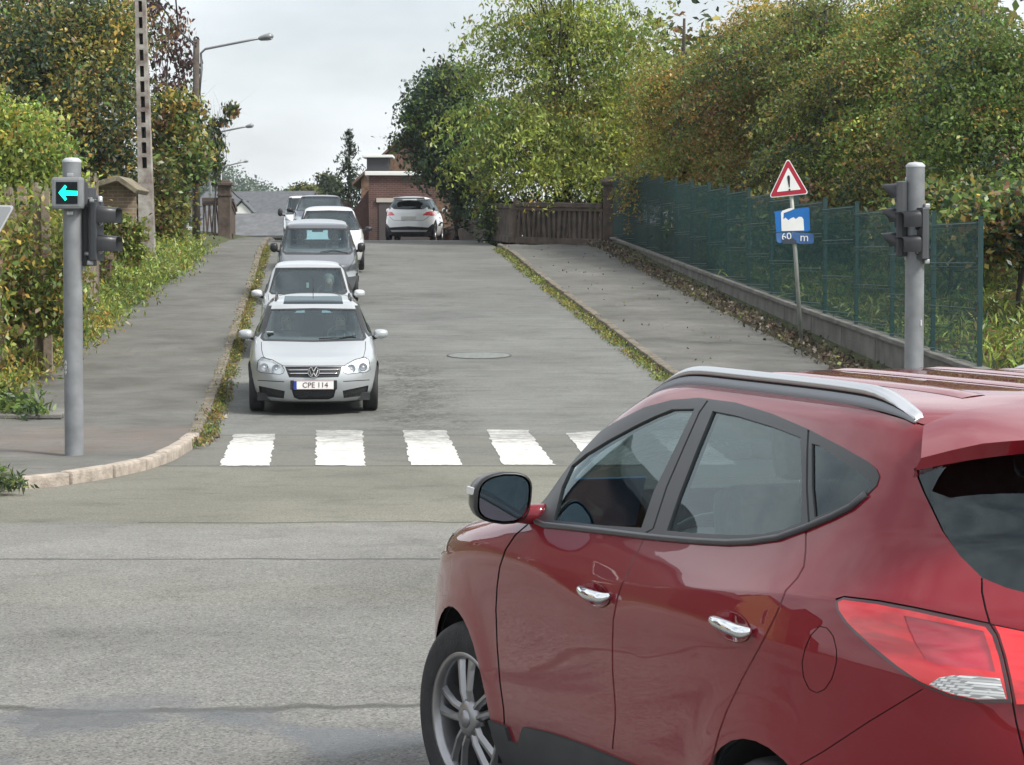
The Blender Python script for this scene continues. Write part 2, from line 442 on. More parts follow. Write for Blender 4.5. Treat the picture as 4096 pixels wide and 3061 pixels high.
def seat(parent, x, y, z, m, wide=.5, back=.62, name='seat'):
    g = MB()
    g.box((-y, -x, z + .08), (wide, .5, .16), m, bev=.05)
    g.box((-y, -x - .30, z + .12 + back / 2), (wide * .96, .15, back), m, Matrix.Rotation(R(-14), 3, 'X'), bev=.055)
    if wide < .8: spots = (0,)
    else: spots = (-wide * .3, wide * .3)
    for d in spots:
        g.box((-y + d, -x - .40, z + back + .24), (.27, .11, .20), m, Matrix.Rotation(R(-10), 3, 'X'), bev=.045)
        for e in (-.05, .05): g.tube([(-y + d + e, -x - .385, z + back + .06), (-y + d + e, -x - .395, z + back + .2)], .006, CHROME, 6)
    return g.build(name, parent)
def steering(parent, x, y, z, r=.185):
    g = MB(); n = 28; M = Matrix.Rotation(R(-62), 3, 'X')
    pts = [Vector((-y, -x, z)) + M @ Vector((r * math.cos(2 * math.pi * k / n), 0, 0)) + M @ Vector((0, r * math.sin(2 * math.pi * k / n), 0)) for k in range(n + 1)]
    g.tube(pts, .016, BLACK, 8, caps=False); g.box((-y, -x, z), (.15, .13, .05), BLACK, M, bev=.02); g.box((-y, -x, z), (.36, .03, .025), BLACK, M, bev=.01)
    g.build('steering_wheel', parent)
# ------------------------------------------------------------------ terrain
GY = [-60, 12, 18, 26.3, 30, 33.1, 35.6, 38.1, 50.5, 62.8, 71.2, 79.6, 86, 95, 110, 150, 260, 500, 2500]
GZ = [0.0, 0.0, -.03, -.16, -.165, -.095, -.01, .125, .88, 1.65, 2.2, 2.52, 2.64, 2.64, 2.45, 2.0, 1.0, -2., -6]
def g(Y): return float(pchip(GY, GZ, np.array([float(Y)]))[0])
def slope(Y): return (g(Y + .5) - g(Y - .5))
LK = [(22.2, -4.9), (23.2, -4.25), (24.2, -3.95), (25.4, -3.72), (26.8, -3.62), (28.2, -3.63), (29.6, -3.70), (31.2, -3.85)]
def xl(Y):
    if Y < 22.2: return -4.9 - (22.2 - Y) * 30
    if Y < 31.2: return float(np.interp(Y, [a for a, b in LK], [b for a, b in LK]))
    return -3.85 - .0807 * (Y - 31.2)
def xr(Y):
    if Y < 23.4: return 4.9 + (23.4 - Y) * 30
    if Y < 31.2: return float(np.interp(Y, [23.4, 24.6, 26.5, 28.5, 31.2], [4.9, 4.1, 3.55, 3.2, 3.05]))
    return 3.05 - .0807 * (Y - 31.2)
def fence_x(Y): return 6.35 - .0807 * (Y - 31.2)
def kz(Y): return g(Y) + .11
def lo(Y): return -7.15 - .039 * (Y - 35)
def gmat(name, build):
    m = bpy.data.materials.new(name); m.use_nodes = True; n, l = nodes_of(m); b = n['Principled BSDF']; tc = n.new('ShaderNodeTexCoord')
    build(n, l, b, tc.outputs['Object']); return m
def noise(n, l, v, sc, det=4, rough=.55, dist=0.):
    t = n.new('ShaderNodeTexNoise'); t.inputs['Scale'].default_value = sc; t.inputs['Detail'].default_value = det; t.inputs['Roughness'].default_value = rough; t.inputs['Distortion'].default_value = dist; l.new(v, t.inputs['Vector']); return t.outputs['Fac']
def ramp(n, l, f, stops):
    r = n.new('ShaderNodeValToRGB'); e = r.color_ramp.elements
    while len(e) < len(stops): e.new(.5)
    for i, (p, c) in enumerate(stops): e[i].position = p; e[i].color = (*c, 1) if isinstance(c, tuple) else (c, c, c, 1)
    l.new(f, r.inputs['Fac']); return r.outputs['Color']
def mixc(n, l, f, a, b, mode='MIX'):
    m = n.new('ShaderNodeMix'); m.data_type = 'RGBA'; m.blend_type = mode
    for s, v in (('Factor', f), ('A', a), ('B', b)):
        if hasattr(v, 'is_linked') or hasattr(v, 'links'): l.new(v, m.inputs[s])
        elif s == 'Factor': m.inputs[s].default_value = v
        else: m.inputs[s].default_value = (*v, 1)
    return m.outputs['Result']
def mth(n, l, op, a, b=None, cl=False):
    m = n.new('ShaderNodeMath'); m.operation = op; m.use_clamp = cl
    for i, v in enumerate((a, b)):
        if v is None: continue
        if hasattr(v, 'links'): l.new(v, m.inputs[i])
        else: m.inputs[i].default_value = v
    return m.outputs['Value']
def sepxyz(n, l, v):
    s = n.new('ShaderNodeSeparateXYZ'); l.new(v, s.inputs[0]); return s.outputs
def asphalt(n, l, b, v):
    x, y, z = sepxyz(n, l, v)
    wob = mth(n, l, 'MULTIPLY', mth(n, l, 'SUBTRACT', noise(n, l, v, .55, 3), .5), 1.6)
    yy = mth(n, l, 'ADD', y, wob)
    band = mth(n, l, 'DIVIDE', yy, 90.)
    bc = ramp(n, l, band, [(0, (.215, .216, .211)), (14.2 / 90, (.208, .209, .202)), (14.6 / 90, (.212, .212, .194)), (16.6 / 90, (.228, .229, .220)), (16.9 / 90, (.240, .240, .232)), (19.0 / 90, (.233, .234, .224)), (19.4 / 90, (.205, .203, .170)), (25.9 / 90, (.205, .204, .175)), (26.1 / 90, (.172, .174, .160)), (30.4 / 90, (.178, .180, .166)), (31.0 / 90, (.195, .202, .195)), (50 / 90, (.178, .185, .181)), (70. / 90, (.165, .168, .163))])
    big = ramp(n, l, noise(n, l, v, .35, 6, .65, .5), [(.3, .78), (.5, 1.), (.7, 1.16)])
    c = mixc(n, l, 1., bc, big, 'MULTIPLY')
    c = mixc(n, l, 1., c, (.85, .84, .81), 'MULTIPLY')
    # tyre-worn lanes read a little darker along the slope, stained patches
    stain = ramp(n, l, noise(n, l, v, 1.1, 7, .7, .9), [(.30, .66), (.46, .98), (.62, 1.02), (.74, 1.16)])
    c = mixc(n, l, .8, c, stain, 'MULTIPLY')
    vo = n.new('ShaderNodeTexVoronoi'); vo.inputs['Scale'].default_value = 85; l.new(v, vo.inputs['Vector'])
    near = ramp(n, l, band, [(0, 1.), (15.0 / 90, 1.), (19. / 90, .75), (30. / 90, .65), (1, .55)])
    sp = ramp(n, l, vo.outputs['Color'], [(.05, .42), (.42, .9), (.8, 1.12), (1, 1.6)])
    sp2 = ramp(n, l, noise(n, l, v, 130, 3, .7), [(.3, .55), (.55, 1.05), (.8, 1.5)])
    c = mixc(n, l, near, c, mixc(n, l, 1., c, sp, 'MULTIPLY')); c = mixc(n, l, mth(n, l, 'MULTIPLY', near, .8), c, mixc(n, l, 1., c, sp2, 'MULTIPLY'))
    sm = n.new('ShaderNodeMapping'); sm.inputs['Scale'].default_value = (.8, 3.2, 1); l.new(v, sm.inputs['Vector'])
    du = ramp(n, l, noise(n, l, sm.outputs['Vector'], 1.1, 7, .72, .3), [(.28, .60), (.44, .95), (.60, 1.05), (.74, 1.40)]); c = mixc(n, l, ramp(n, l, band, [(27. / 90, .25), (33. / 90, .9)]), c, mixc(n, l, 1., c, du, 'MULTIPLY'))
    # joints between the resurfaced strips
    def joint(y0, w, wobs, x0=-99., x1=99.):
        d = mth(n, l, 'ABSOLUTE', mth(n, l, 'SUBTRACT', mth(n, l, 'ADD', y, mth(n, l, 'MULTIPLY', mth(n, l, 'SUBTRACT', noise(n, l, v, .9, 4), .5), wobs)), y0))
        k = ramp(n, l, mth(n, l, 'DIVIDE', d, w), [(.0, 1.), (.55, .8), (1., 0.)])
        mx = mth(n, l, 'MULTIPLY', mth(n, l, 'GREATER_THAN', x, x0), mth(n, l, 'LESS_THAN', x, x1))
        return mth(n, l, 'MULTIPLY', k, mx)
    j = mth(n, l, 'MAXIMUM', joint(26.0, .06, .1), joint(19.35, .05, .5, -2.9, 2)); j = mth(n, l, 'MAXIMUM', j, joint(16.75, .045, .35)); j = mth(n, l, 'MAXIMUM', j, joint(30.6, .05, .2)); j = mth(n, l, 'MAXIMUM', j, mth(n, l, 'MULTIPLY', joint(11.05, .07, .9), .9)); j = mth(n, l, 'MAXIMUM', j, mth(n, l, 'MULTIPLY', joint(21.6, .03, 1.6, -3.0, -1.2), .5))
    # crazed surface in the oncoming lane's inner half
    vc = n.new('ShaderNodeTexVoronoi'); vc.feature = 'DISTANCE_TO_EDGE'; vc.inputs['Scale'].default_value = 7.5
    mp = n.new('ShaderNodeMapping'); mp.inputs['Scale'].default_value = (1, .42, 1); l.new(v, mp.inputs['Vector'])
    nd = n.new('ShaderNodeTexNoise'); nd.inputs['Scale'].default_value = 3.; l.new(mp.outputs['Vector'], nd.inputs['Vector'])
    av = n.new('ShaderNodeMix'); av.data_type = 'VECTOR'; av.inputs['Factor'].default_value = .12; l.new(mp.outputs['Vector'], av.inputs['A']); l.new(nd.outputs['Color'], av.inputs['B']); l.new(av.outputs['Result'], vc.inputs['Vector'])
    ck = ramp(n, l, vc.outputs['Distance'], [(0, .9), (.03, .7), (.09, 0)])
    xa = mth(n, l, 'ADD', x, mth(n, l, 'MULTIPLY', mth(n, l, 'SUBTRACT', y, 31.2), .0807))
    mk = mth(n, l, 'MULTIPLY', ramp(n, l, mth(n, l, 'ABSOLUTE', mth(n, l, 'ADD', xa, 1.15)), [(0., 1.), (.55, .75), (.95, 0)]), ramp(n, l, mth(n, l, 'ABSOLUTE', mth(n, l, 'DIVIDE', mth(n, l, 'SUBTRACT', y, 36.5), 6.5)), [(.0, 1.), (.65, .9), (1, 0)]))
    mk = mth(n, l, 'MULTIPLY', mk, ramp(n, l, noise(n, l, v, 1.3, 4), [(.36, 0.), (.55, 1.)]))
    few = mth(n, l, 'MULTIPLY', ramp(n, l, noise(n, l, v, .42, 3), [(.54, 0.), (.68, .45)]), ramp(n, l, band, [(30. / 90, 0.), (34. / 90, 1.)]))
    cm = n.new('ShaderNodeMapping'); cm.inputs['Scale'].default_value = (2.2, 1.5, 1); l.new(v, cm.inputs['Vector'])
    chip = mth(n, l, 'MULTIPLY', ramp(n, l, noise(n, l, cm.outputs['Vector'], 3.4, 6, .75, 1.2), [(.47, 0.), (.54, 1.)]), mk)
    c = mixc(n, l, mth(n, l, 'MULTIPLY', mk, .35), c, (.12, .118, .108)); lite = mth(n, l, 'MULTIPLY', ramp(n, l, noise(n, l, v, 6.5, 5, .7), [(.56, 0.), (.66, .5)]), mk); c = mixc(n, l, lite, c, (.30, .30, .285))
    ck = mth(n, l, 'MAXIMUM', chip, mth(n, l, 'MULTIPLY', mth(n, l, 'MULTIPLY', ck, mth(n, l, 'MAXIMUM', mk, few)), .6))
    j = mth(n, l, 'MAXIMUM', j, ck)
    c = mixc(n, l, mth(n, l, 'MULTIPLY', j, .85), c, (.045, .045, .04))
    fm = n.new('ShaderNodeMapping'); fm.inputs['Scale'].default_value = (1.6, 3.4, 1); l.new(v, fm.inputs['Vector'])
    fl = mth(n, l, 'MULTIPLY', ramp(n, l, noise(n, l, fm.outputs['Vector'], 2.6, 6, .7, .8), [(.585, 0.), (.66, .95)]), ramp(n, l, band, [(0, .30), (26. / 90, .5), (33. / 90, 1.)]))
    c = mixc(n, l, mth(n, l, 'MULTIPLY', fl, .55), c, (.075, .077, .07))
    wet = mth(n, l, 'MULTIPLY', ramp(n, l, noise(n, l, v, .9, 4, .6), [(.52, 0.), (.6, 1.)]), ramp(n, l, band, [(0, 1.), (10.9 / 90, 1.), (11.6 / 90, 0.)]))
    c = mixc(n, l, mth(n, l, 'MULTIPLY', wet, .7), c, (.06, .062, .07))
    l.new(c, b.inputs['Base Color']); l.new(ramp(n, l, wet, [(0, .88), (1, .22)]), b.inputs['Roughness']); b.inputs['Specular IOR Level'].default_value = .35
    bp = n.new('ShaderNodeBump'); bp.inputs['Strength'].default_value = .55; bp.inputs['Distance'].default_value = .012
    h = mth(n, l, 'SUBTRACT', mth(n, l, 'ADD', noise(n, l, v, 70, 3, .7), mth(n, l, 'MULTIPLY', noise(n, l, v, 6, 4), .5)), mth(n, l, 'MULTIPLY', j, .8)); l.new(h, bp.inputs['Height']); l.new(bp.outputs['Normal'], b.inputs['Normal'])
ASPH = gmat('worn_asphalt', asphalt)
def pav(n, l, b, v):
    x, y, z = sepxyz(n, l, v)
    c = ramp(n, l, noise(n, l, v, .8, 6, .6), [(.3, (.080, .078, .070)), (.5, (.118, .117, .107)), (.72, (.165, .162, .147))])
    red = mth(n, l, 'MULTIPLY', ramp(n, l, mth(n, l, 'ABSOLUTE', mth(n, l, 'DIVIDE', mth(n, l, 'SUBTRACT', mth(n, l, 'ADD', y, mth(n, l, 'MULTIPLY', noise(n, l, v, .9, 6, .7), 5.)), 31.2), 2.4)), [(0., 1.), (.7, .9), (1., 0.)]), ramp(n, l, noise(n, l, v, 2.2, 5), [(.3, .3), (.6, 1.)]))
    c = mixc(n, l, mth(n, l, 'MULTIPLY', red, .55), c, (.165, .125, .105))
    moss = ramp(n, l, noise(n, l, v, 1.7, 7, .7), [(.58, 0.), (.72, .75)])
    c = mixc(n, l, moss, c, (.085, .085, .045))
    sp = ramp(n, l, noise(n, l, v, 75, 3, .75), [(.28, .6), (.55, 1.), (.8, 1.4)]); c = mixc(n, l, .7, c, mixc(n, l, 1., c, sp, 'MULTIPLY'))
    vc = n.new('ShaderNodeTexVoronoi'); vc.feature = 'DISTANCE_TO_EDGE'; vc.inputs['Scale'].default_value = 1.25; l.new(v, vc.inputs['Vector'])
    fm = n.new('ShaderNodeMapping'); fm.inputs['Scale'].default_value = (1.5, 2.6, 1); l.new(v, fm.inputs['Vector']); ck = mth(n, l, 'MAXIMUM', ramp(n, l, noise(n, l, fm.outputs['Vector'], 2.3, 7, .74, .9), [(.58, 0.), (.68, .9)]), mth(n, l, 'MULTIPLY', ramp(n, l, vc.outputs['Distance'], [(0, .7), (.02, .5), (.06, 0)]), ramp(n, l, noise(n, l, v, .8, 4), [(.5, 0.), (.62, .6)])))
    c = mixc(n, l, mth(n, l, 'MULTIPLY', ck, .7), c, (.05, .05, .04))
    l.new(c, b.inputs['Base Color']); b.inputs['Roughness'].default_value = .92
    bp = n.new('ShaderNodeBump'); bp.inputs['Strength'].default_value = .6; bp.inputs['Distance'].default_value = .02
    l.new(mth(n, l, 'ADD', noise(n, l, v, 40, 4, .7), noise(n, l, v, 3, 5)), bp.inputs['Height']); l.new(bp.outputs['Normal'], b.inputs['Normal'])
PAV = gmat('old_pavement_asphalt', pav)
def soil(n, l, b, v):
    c = ramp(n, l, noise(n, l, v, .9, 7, .65), [(.3, (.028, .040, .014)), (.5, (.055, .070, .022)), (.65, (.075, .078, .030)), (.78, (.075, .055, .032))])
    l.new(c, b.inputs['Base Color']); b.inputs['Roughness'].default_value = .95
    bp = n.new('ShaderNodeBump'); bp.inputs['Strength'].default_value = .8; bp.inputs['Distance'].default_value = .1; l.new(noise(n, l, v, 14, 5), bp.inputs['Height']); l.new(bp.outputs['Normal'], b.inputs['Normal'])
SOIL = gmat('rough_ground', soil)
CONC = mat('old_concrete', (.155, .15, .135), .9, var=.35, vscale=2.5, bump=.5, bscale=22)
KERBM = mat('kerb_stone', (.36, .31, .26), .88, var=.32, vscale=7, bump=.5, bscale=40)
# the ground, one sheet to the horizon
Ys = list(np.arange(-60, 12, 6.)) + list(np.arange(12, 100, 2.)) + [105, 110, 120, 135, 150, 180, 220, 260, 340, 500, 900, 1500, 2500]
Xo = [-900, -300, -120, -60, -30, -16, -12]
V, Fc = [], []
def side_rise(Y, d): return 0.
for Y in Ys:
    ye = max(Y, 31.2); hill_ = min(1, max(0, (Y - 22) / 6)); lx = min(xl(ye), -3.8); ox = max(lo(ye), -14); fx = max(min(fence_x(ye), 8), 3 - .0) if Y < 110 else 5; rx = xr(ye) if Y < 110 else -3
    row = [(-2500, 0), (-600, 0), (-150, 0), (-60, 0), (-30, .3), (ox - 7, .6), (ox - 2, .38), (ox - .3, .2), (ox + .45, -.06), (lx, -.12), ((lx + rx) / 2, -.12), (rx, -.12), (fx - .9, -.04), (fx - .45, .12), (fx + .15, .30), (fx + 2, .45), (fx + 8, 1.2), (fx + 20, 2.0), (60, 2), (150, 1), (600, 0), (2500, 0)]
    for x, dz in row:
        far = 1 if abs(x) > 100 else 0; dz2 = dz * hill_ - .10 * (1 - hill_)
        V.append((x, Y, g(Y) * (1 - far * .6) + dz2))
nc = len(V) // len(Ys)
for i in range(len(Ys) - 1):
    for j in range(nc - 1): Fc.append((i * nc + j, i * nc + j + 1, (i + 1) * nc + j + 1, (i + 1) * nc + j))
tag(mesh_np('ground', V, Fc, SOIL), kind='structure')
# road sheet
V, Fc = [], []
rows = list(np.arange(-20, 20, 2.)) + list(np.arange(20, 36, .4)) + list(np.arange(36, 100, 1.)) + [105, 110, 120, 135, 150]
for Y in rows:
    a, b = max(xl(Y), -70), min(xr(Y), 70)
    for k in range(9): V.append((a + (b - a) * k / 8, Y, g(Y) + .004))
for i in range(len(rows) - 1):
    for j in range(8): Fc.append((i * 9 + j, i * 9 + j + 1, i * 9 + j + 10, i * 9 + j + 9))
tag(mesh_np('road', V, Fc, ASPH), kind='structure')
def pavement(name, inner, outer, ys, up_out=.0):
    V, Fc = [], []
    for Y in ys:
        a, b = inner(Y), outer(Y)
        for k in range(7):
            u = k / 6; V.append((a + (b - a) * u, Y, kz(Y) - .01 + up_out * u + .012 * math.sin(Y * 1.7 + k * 2.1)))
    for i in range(len(ys) - 1):
        for j in range(6): Fc.append((i * 7 + j, i * 7 + j + 1, i * 7 + j + 8, i * 7 + j + 7))
    o = tag(mesh_np(name, V, Fc, PAV), kind='structure')
    bm = bmesh.new(); bm.from_mesh(o.data); bmesh.ops.recalc_face_normals(bm, faces=bm.faces)
    if sum(f.normal.z for f in bm.faces) < 0: bmesh.ops.reverse_faces(bm, faces=bm.faces)
    bm.to_mesh(o.data); bm.free()
pavement('left_pavement', lambda Y: xl(Y) - .10, lambda Y: max(lo(Y), -40) if Y > 22.5 else -70, list(np.arange(19.5, 22.2, .3)) + list(np.arange(22.2, 36, .4)) + list(np.arange(36, 98, 1.)))
pavement('right_pavement', lambda Y: xr(Y) + .10, lambda Y: fence_x(Y) - .62 if Y > 30 else 14, list(np.arange(22.5, 36, .4)) + list(np.arange(36, 74.6, 1.)))
# kerbs: single stones with open joints
DKERB = mat('dirty_kerb_stone', (.155, .135, .105), .92, var=.45, vscale=5, bump=.6, bscale=30)
def kerb(name, fx, y0, y1, sgn, L):
    mb = MB(); Y = y0
    while Y < y1:
        # walk one stone along the curve
        Y2 = Y + .02
        while math.hypot(fx(Y2) - fx(Y), Y2 - Y) < L and Y2 < y1 + 1: Y2 += .02
        a, c = Vector((fx(Y), Y, g(Y))), Vector((fx(Y2), Y2, g(Y2))); d = (c - a); ln = d.length; rot = d.to_track_quat('Y', 'Z').to_matrix()
        mid = (a + c) / 2 + rot @ Vector((sgn * .075, 0, (.045 if Y < 28.6 else .036) + rnd.uniform(-.008, .008)))
        mb.box(mid, (.15 + rnd.uniform(-.012, .012), ln - .05, .155), KERBM if Y < 28.6 and sgn < 0 else DKERB, rot @ Matrix.Rotation(rnd.uniform(-.03, .03), 3, 'Z'), bev=.028)
        Y = Y2
    return tag(mb.build(name), kind='structure')
kerb('left_kerb', xl, 21.9, 95, -1, .98); kerb('right_kerb', xr, 23.3, 74, 1, .98)
# zebra crossing: worn stripes 4 mm above the road
def zebra_mat(n, l, b, v):
    w = noise(n, l, v, 9, 6, .75); st = n.new('ShaderNodeMapping'); st.inputs['Scale'].default_value = (1.2, 14, 1); l.new(v, st.inputs['Vector'])
    w2 = noise(n, l, st.outputs['Vector'], 2.2, 5, .7)
    x, y, z = sepxyz(n, l, v)
    edge = ramp(n, l, mth(n, l, 'DIVIDE', mth(n, l, 'SUBTRACT', y, 26.), 5.), [(0, .0), (.55, .0), (.86, .10)])
    k = ramp(n, l, mth(n, l, 'ADD', mth(n, l, 'ADD', mth(n, l, 'MULTIPLY', w, .4), mth(n, l, 'MULTIPLY', w2, .6)), edge), [(.50, 0.), (.62, 1.)])
    c = mixc(n, l, k, (.62, .615, .58), (.21, .21, .20))
    sp = ramp(n, l, noise(n, l, v, 60, 3), [(.3, .74), (.6, 1.02)])
    l.new(mixc(n, l, 1., c, sp, 'MULTIPLY'), b.inputs['Base Color']); b.inputs['Roughness'].default_value = .7
ZEB = gmat('road_paint_white', zebra_mat)
def ground_pt(xd, yd, dz=.0):
    r = ray(xd * K, yd * K); t = 6.
    while t < 120 and CAM.z + r.z * t > g(t) + dz: t += .04
    p = CAM + r * t; return Vector((p.x, p.y, g(p.y) + dz))
stripes = [((475, 1006), (582, 1006), (596, 938), (505, 938)), ((682, 1005), (790, 1006), (783, 930), (683, 930)), ((886, 1005), (1001, 1005), (963, 930), (872, 930)), ((1088, 1004), (1198, 1004), (1142, 930), (1050, 928)), ((1282, 1004), (1392, 1004), (1318, 929), (1222, 936)), ((1478, 1004), (1590, 1004), (1494, 929), (1402, 929))]
mb = MB()
for q in stripes:
    P4 = [ground_pt(x, y, .009) for x, y in q]
    # ragged outline
    out = []
    for a, c in zip(P4, P4[1:] + P4[:1]):
        nseg = 26
        for k in range(nseg):
            p = a.lerp(c, k / nseg); p = p + Vector((rnd.uniform(-.018, .018), rnd.uniform(-.03, .03), 0)); out.append(Vector((p.x, p.y, g(p.y) + .009)))
    bmv = [mb.b.verts.new(p) for p in out]; f = mb.b.faces.new(bmv); mb._fin([f], ZEB, False)
bmesh.ops.triangulate(mb.b, faces=mb.b.faces)
o = mb.build('zebra_crossing'); tag(o, kind='structure')
mb = MB(); P4 = [ground_pt(x, y, .009) for x, y in ((465, 903), (492, 903), (490, 896), (467, 897))]; mb.face(P4, ZEB); tag(mb.build('road_marking'), kind='structure')
# manhole cover
c = ground_pt(1035, 768, .012); mb = MB(); mb.lathe([(.52, .0), (.50, .004), (.001, .004)], mat('manhole_iron', (.165, .178, .170), .85, .0, var=.3, vscale=12), n=36); mb.lathe([(.55, -.002), (.545, .003), (.52, .003)], mat('manhole_ring', (.06, .065, .06), .9, var=.3), n=36)
o = mb.build('manhole_cover'); o.location = c; o.scale = (1, 1, 1); o.rotation_euler = (math.atan(slope(c.y)), 0, 0); tag(o, 'round grey iron manhole cover set in the hill road beside the first silver car', 'manhole cover')
# ------------------------------------------------------------------ foliage
def leaf_material(name, trans=.42, gloss=.035):
    m = bpy.data.materials.new(name); m.use_nodes = True; n, l = nodes_of(m); n.remove(n['Principled BSDF'])
    ca = n.new('ShaderNodeVertexColor'); ca.layer_name = 'leaf'
    d = n.new('ShaderNodeBsdfDiffuse'); t = n.new('ShaderNodeBsdfTranslucent'); gl = n.new('ShaderNodeBsdfGlossy'); gl.inputs['Roughness'].default_value = .42
    m1 = n.new('ShaderNodeMixShader'); m1.inputs['Fac'].default_value = trans; m2 = n.new('ShaderNodeMixShader'); m2.inputs['Fac'].default_value = gloss
    l.new(ca.outputs['Color'], d.inputs['Color']); l.new(ca.outputs['Color'], t.inputs['Color'])
    l.new(d.outputs[0], m1.inputs[1]); l.new(t.outputs[0], m1.inputs[2]); l.new(m1.outputs[0], m2.inputs[1]); l.new(gl.outputs[0], m2.inputs[2])
    l.new(m2.outputs[0], n['Material Output'].inputs['Surface']); return m
LEAF = leaf_material('leaf'); 
BARK = mat('bark', (.055, .045, .036), .95, var=.4, vscale=12, bump=.6, bscale=30)
def leaves_mesh(name, P, size, colors, parent=None, up=.35, aspect=.55, droop=0.):
    n = len(P); rg = nrng
    a = rg.normal(size=(n, 3)); a[:, 2] -= droop; a /= np.linalg.norm(a, axis=1, keepdims=True)
    nn = rg.normal(size=(n, 3)); nn[:, 2] = np.abs(nn[:, 2]) + up * 2; b = np.cross(nn, a); b /= np.linalg.norm(b, axis=1, keepdims=True) + 1e-9
    c = np.cross(a, b)
    s = size * rg.uniform(.65, 1.3, (n, 1)); V = np.empty((n, 4, 3))
    V[:, 0] = P - a * s * .5; V[:, 1] = P + b * s * aspect * .5 + c * s * .08; V[:, 2] = P + a * s * .5; V[:, 3] = P - b * s * aspect * .5 + c * s * .08
    me = bpy.data.meshes.new(name); me.vertices.add(4 * n); me.vertices.foreach_set('co', V.ravel()); me.loops.add(4 * n); me.loops.foreach_set('vertex_index', np.arange(4 * n, dtype=np.int32))
    me.polygons.add(n); me.polygons.foreach_set('loop_start', np.arange(0, 4 * n, 4, dtype=np.int32)); me.polygons.foreach_set('loop_total', np.full(n, 4, dtype=np.int32))
    me.update(); at_ = me.color_attributes.new('leaf', 'FLOAT_COLOR', 'CORNER'); cc = np.ones((n, 4, 4)); cc[:, :, :3] = colors[:, None, :]; at_.data.foreach_set('color', cc.ravel())
    me.materials.append(LEAF); me.validate(); return link(bpy.data.objects.new(name, me), parent)
def crown_points(blobs, n, shell=.55, clump=.32, per=14, spray=False):
    """leaf positions in clumps spread through ellipsoids (x,y,z,rx,ry,rz)"""
    vol = np.array([(b[3] * b[4] * b[5]) ** .75 for b in blobs]); m = max(1, n // per)
    idx = nrng.choice(len(blobs), m, p=vol / vol.sum()); B = np.array(blobs)[idx]
    d = nrng.normal(size=(m, 3)); d /= np.linalg.norm(d, axis=1, keepdims=True); r = nrng.uniform(0, 1, (m, 1)) ** (1 / 3. * (1 - shell) + .02); r = r * nrng.uniform(.8, 1.1, (m, 1))
    C = B[:, :3] + d * r * B[:, 3:6]
    ci = np.repeat(np.arange(m), per)
    if spray:                                  # flat drooping twigs that reach outward
        o = d * np.array([1, 1, .25]); o /= np.linalg.norm(o, axis=1, keepdims=True) + 1e-9; lat = np.cross(o, [0, 0, 1.]); u = nrng.uniform(-.6, 1.4, (m * per, 1)); v = nrng.normal(size=(m * per, 1)) * (1.25 - .6 * np.abs(u)) * .42
        P = C[ci] + o[ci] * u * clump * 1.9 + lat[ci] * v * clump * 1.3; P[:, 2] += (-.42 * np.maximum(u[:, 0], 0) ** 2 - .10 * np.abs(v[:, 0])) * clump * 1.6 + nrng.normal(size=m * per) * clump * .10
    else: P = C[ci] + nrng.normal(size=(m * per, 3)) * clump * np.array([1, 1, .6])
    return P, ci
def pal_colors(pal, ci, jit=.22, P=None):
    """pal: list of (weight, rgb); neighbouring clumps share a colour, each leaf varies"""
    w = np.array([p[0] for p in pal], float); w /= w.sum(); c = np.array([p[1] for p in pal]); m = ci.max() + 1; k = len(pal)
    if P is None: pick = nrng.choice(k, m, p=w); gain = np.ones(m)
    else:
        C = np.zeros((m, 3)); cnt = np.bincount(ci, minlength=m)[:, None]; 
        for q in range(3): C[:, q] = np.bincount(ci, P[:, q], m)
        C /= np.maximum(cnt, 1); sc = 1.15
        def field(): return sum(np.sin(C @ nrng.normal(size=3) * sc + nrng.uniform(0, 6.28)) for _ in range(5)) / 2.2
        S = np.log(w)[None] + np.stack([field() for _ in range(k)], 1) * 1.25 + nrng.gumbel(size=(m, k)) * .75; pick = S.argmax(1); gain = np.exp(field() * .26)
    base = c[pick][ci] * gain[ci][:, None]
    stray = nrng.random(len(ci)) < .18; base[stray] = c[nrng.choice(k, stray.sum(), p=w)]
    j = nrng.lognormal(0, jit, (len(ci), 1)); return np.clip(base * j * nrng.lognormal(0, .07, (len(ci), 3)) * 1.2, .004, .8)
def limbs(mb, base, top, blobs, r0, n=9, m=BARK):
    base, top = Vector(base), Vector(top); k = 7; tr = []
    for i in range(k + 1):
        u = i / k; p = base.lerp(top, u) + Vector((rnd.uniform(-.1, .1), rnd.uniform(-.1, .1), 0)) * (1 if 0 < i < k else 0) * r0 * 5; tr.append(p)
    mb.tube(tr, [r0 * (1 - .8 * i / k) for i in range(k + 1)], m, 9)
    for i in range(n):
        b = rnd.choice(blobs); e = Vector(b[:3]) + Vector((rnd.uniform(-.8, .8) * b[3], rnd.uniform(-.8, .8) * b[4], rnd.uniform(-.4, .8) * b[5])); s = tr[rnd.randint(k // 3, k - 1)]
        mid = s.lerp(e, .5) + Vector((rnd.uniform(-.3, .3), rnd.uniform(-.3, .3), rnd.uniform(-.1, .5))); rr = r0 * rnd.uniform(.25, .42)
        mb.tube([s, s.lerp(mid, .5) + Vector((0, 0, .1)), mid, mid.lerp(e, .6), e], [rr, rr * .8, rr * .55, rr * .35, rr * .15], m, 6)
        for q in range(2):
            e2 = e + Vector((rnd.uniform(-1, 1), rnd.uniform(-1, 1), rnd.uniform(-.3, .8))) * .9; mb.tube([mid, mid.lerp(e2, .6), e2], [rr * .3, rr * .18, rr * .06], m, 5)
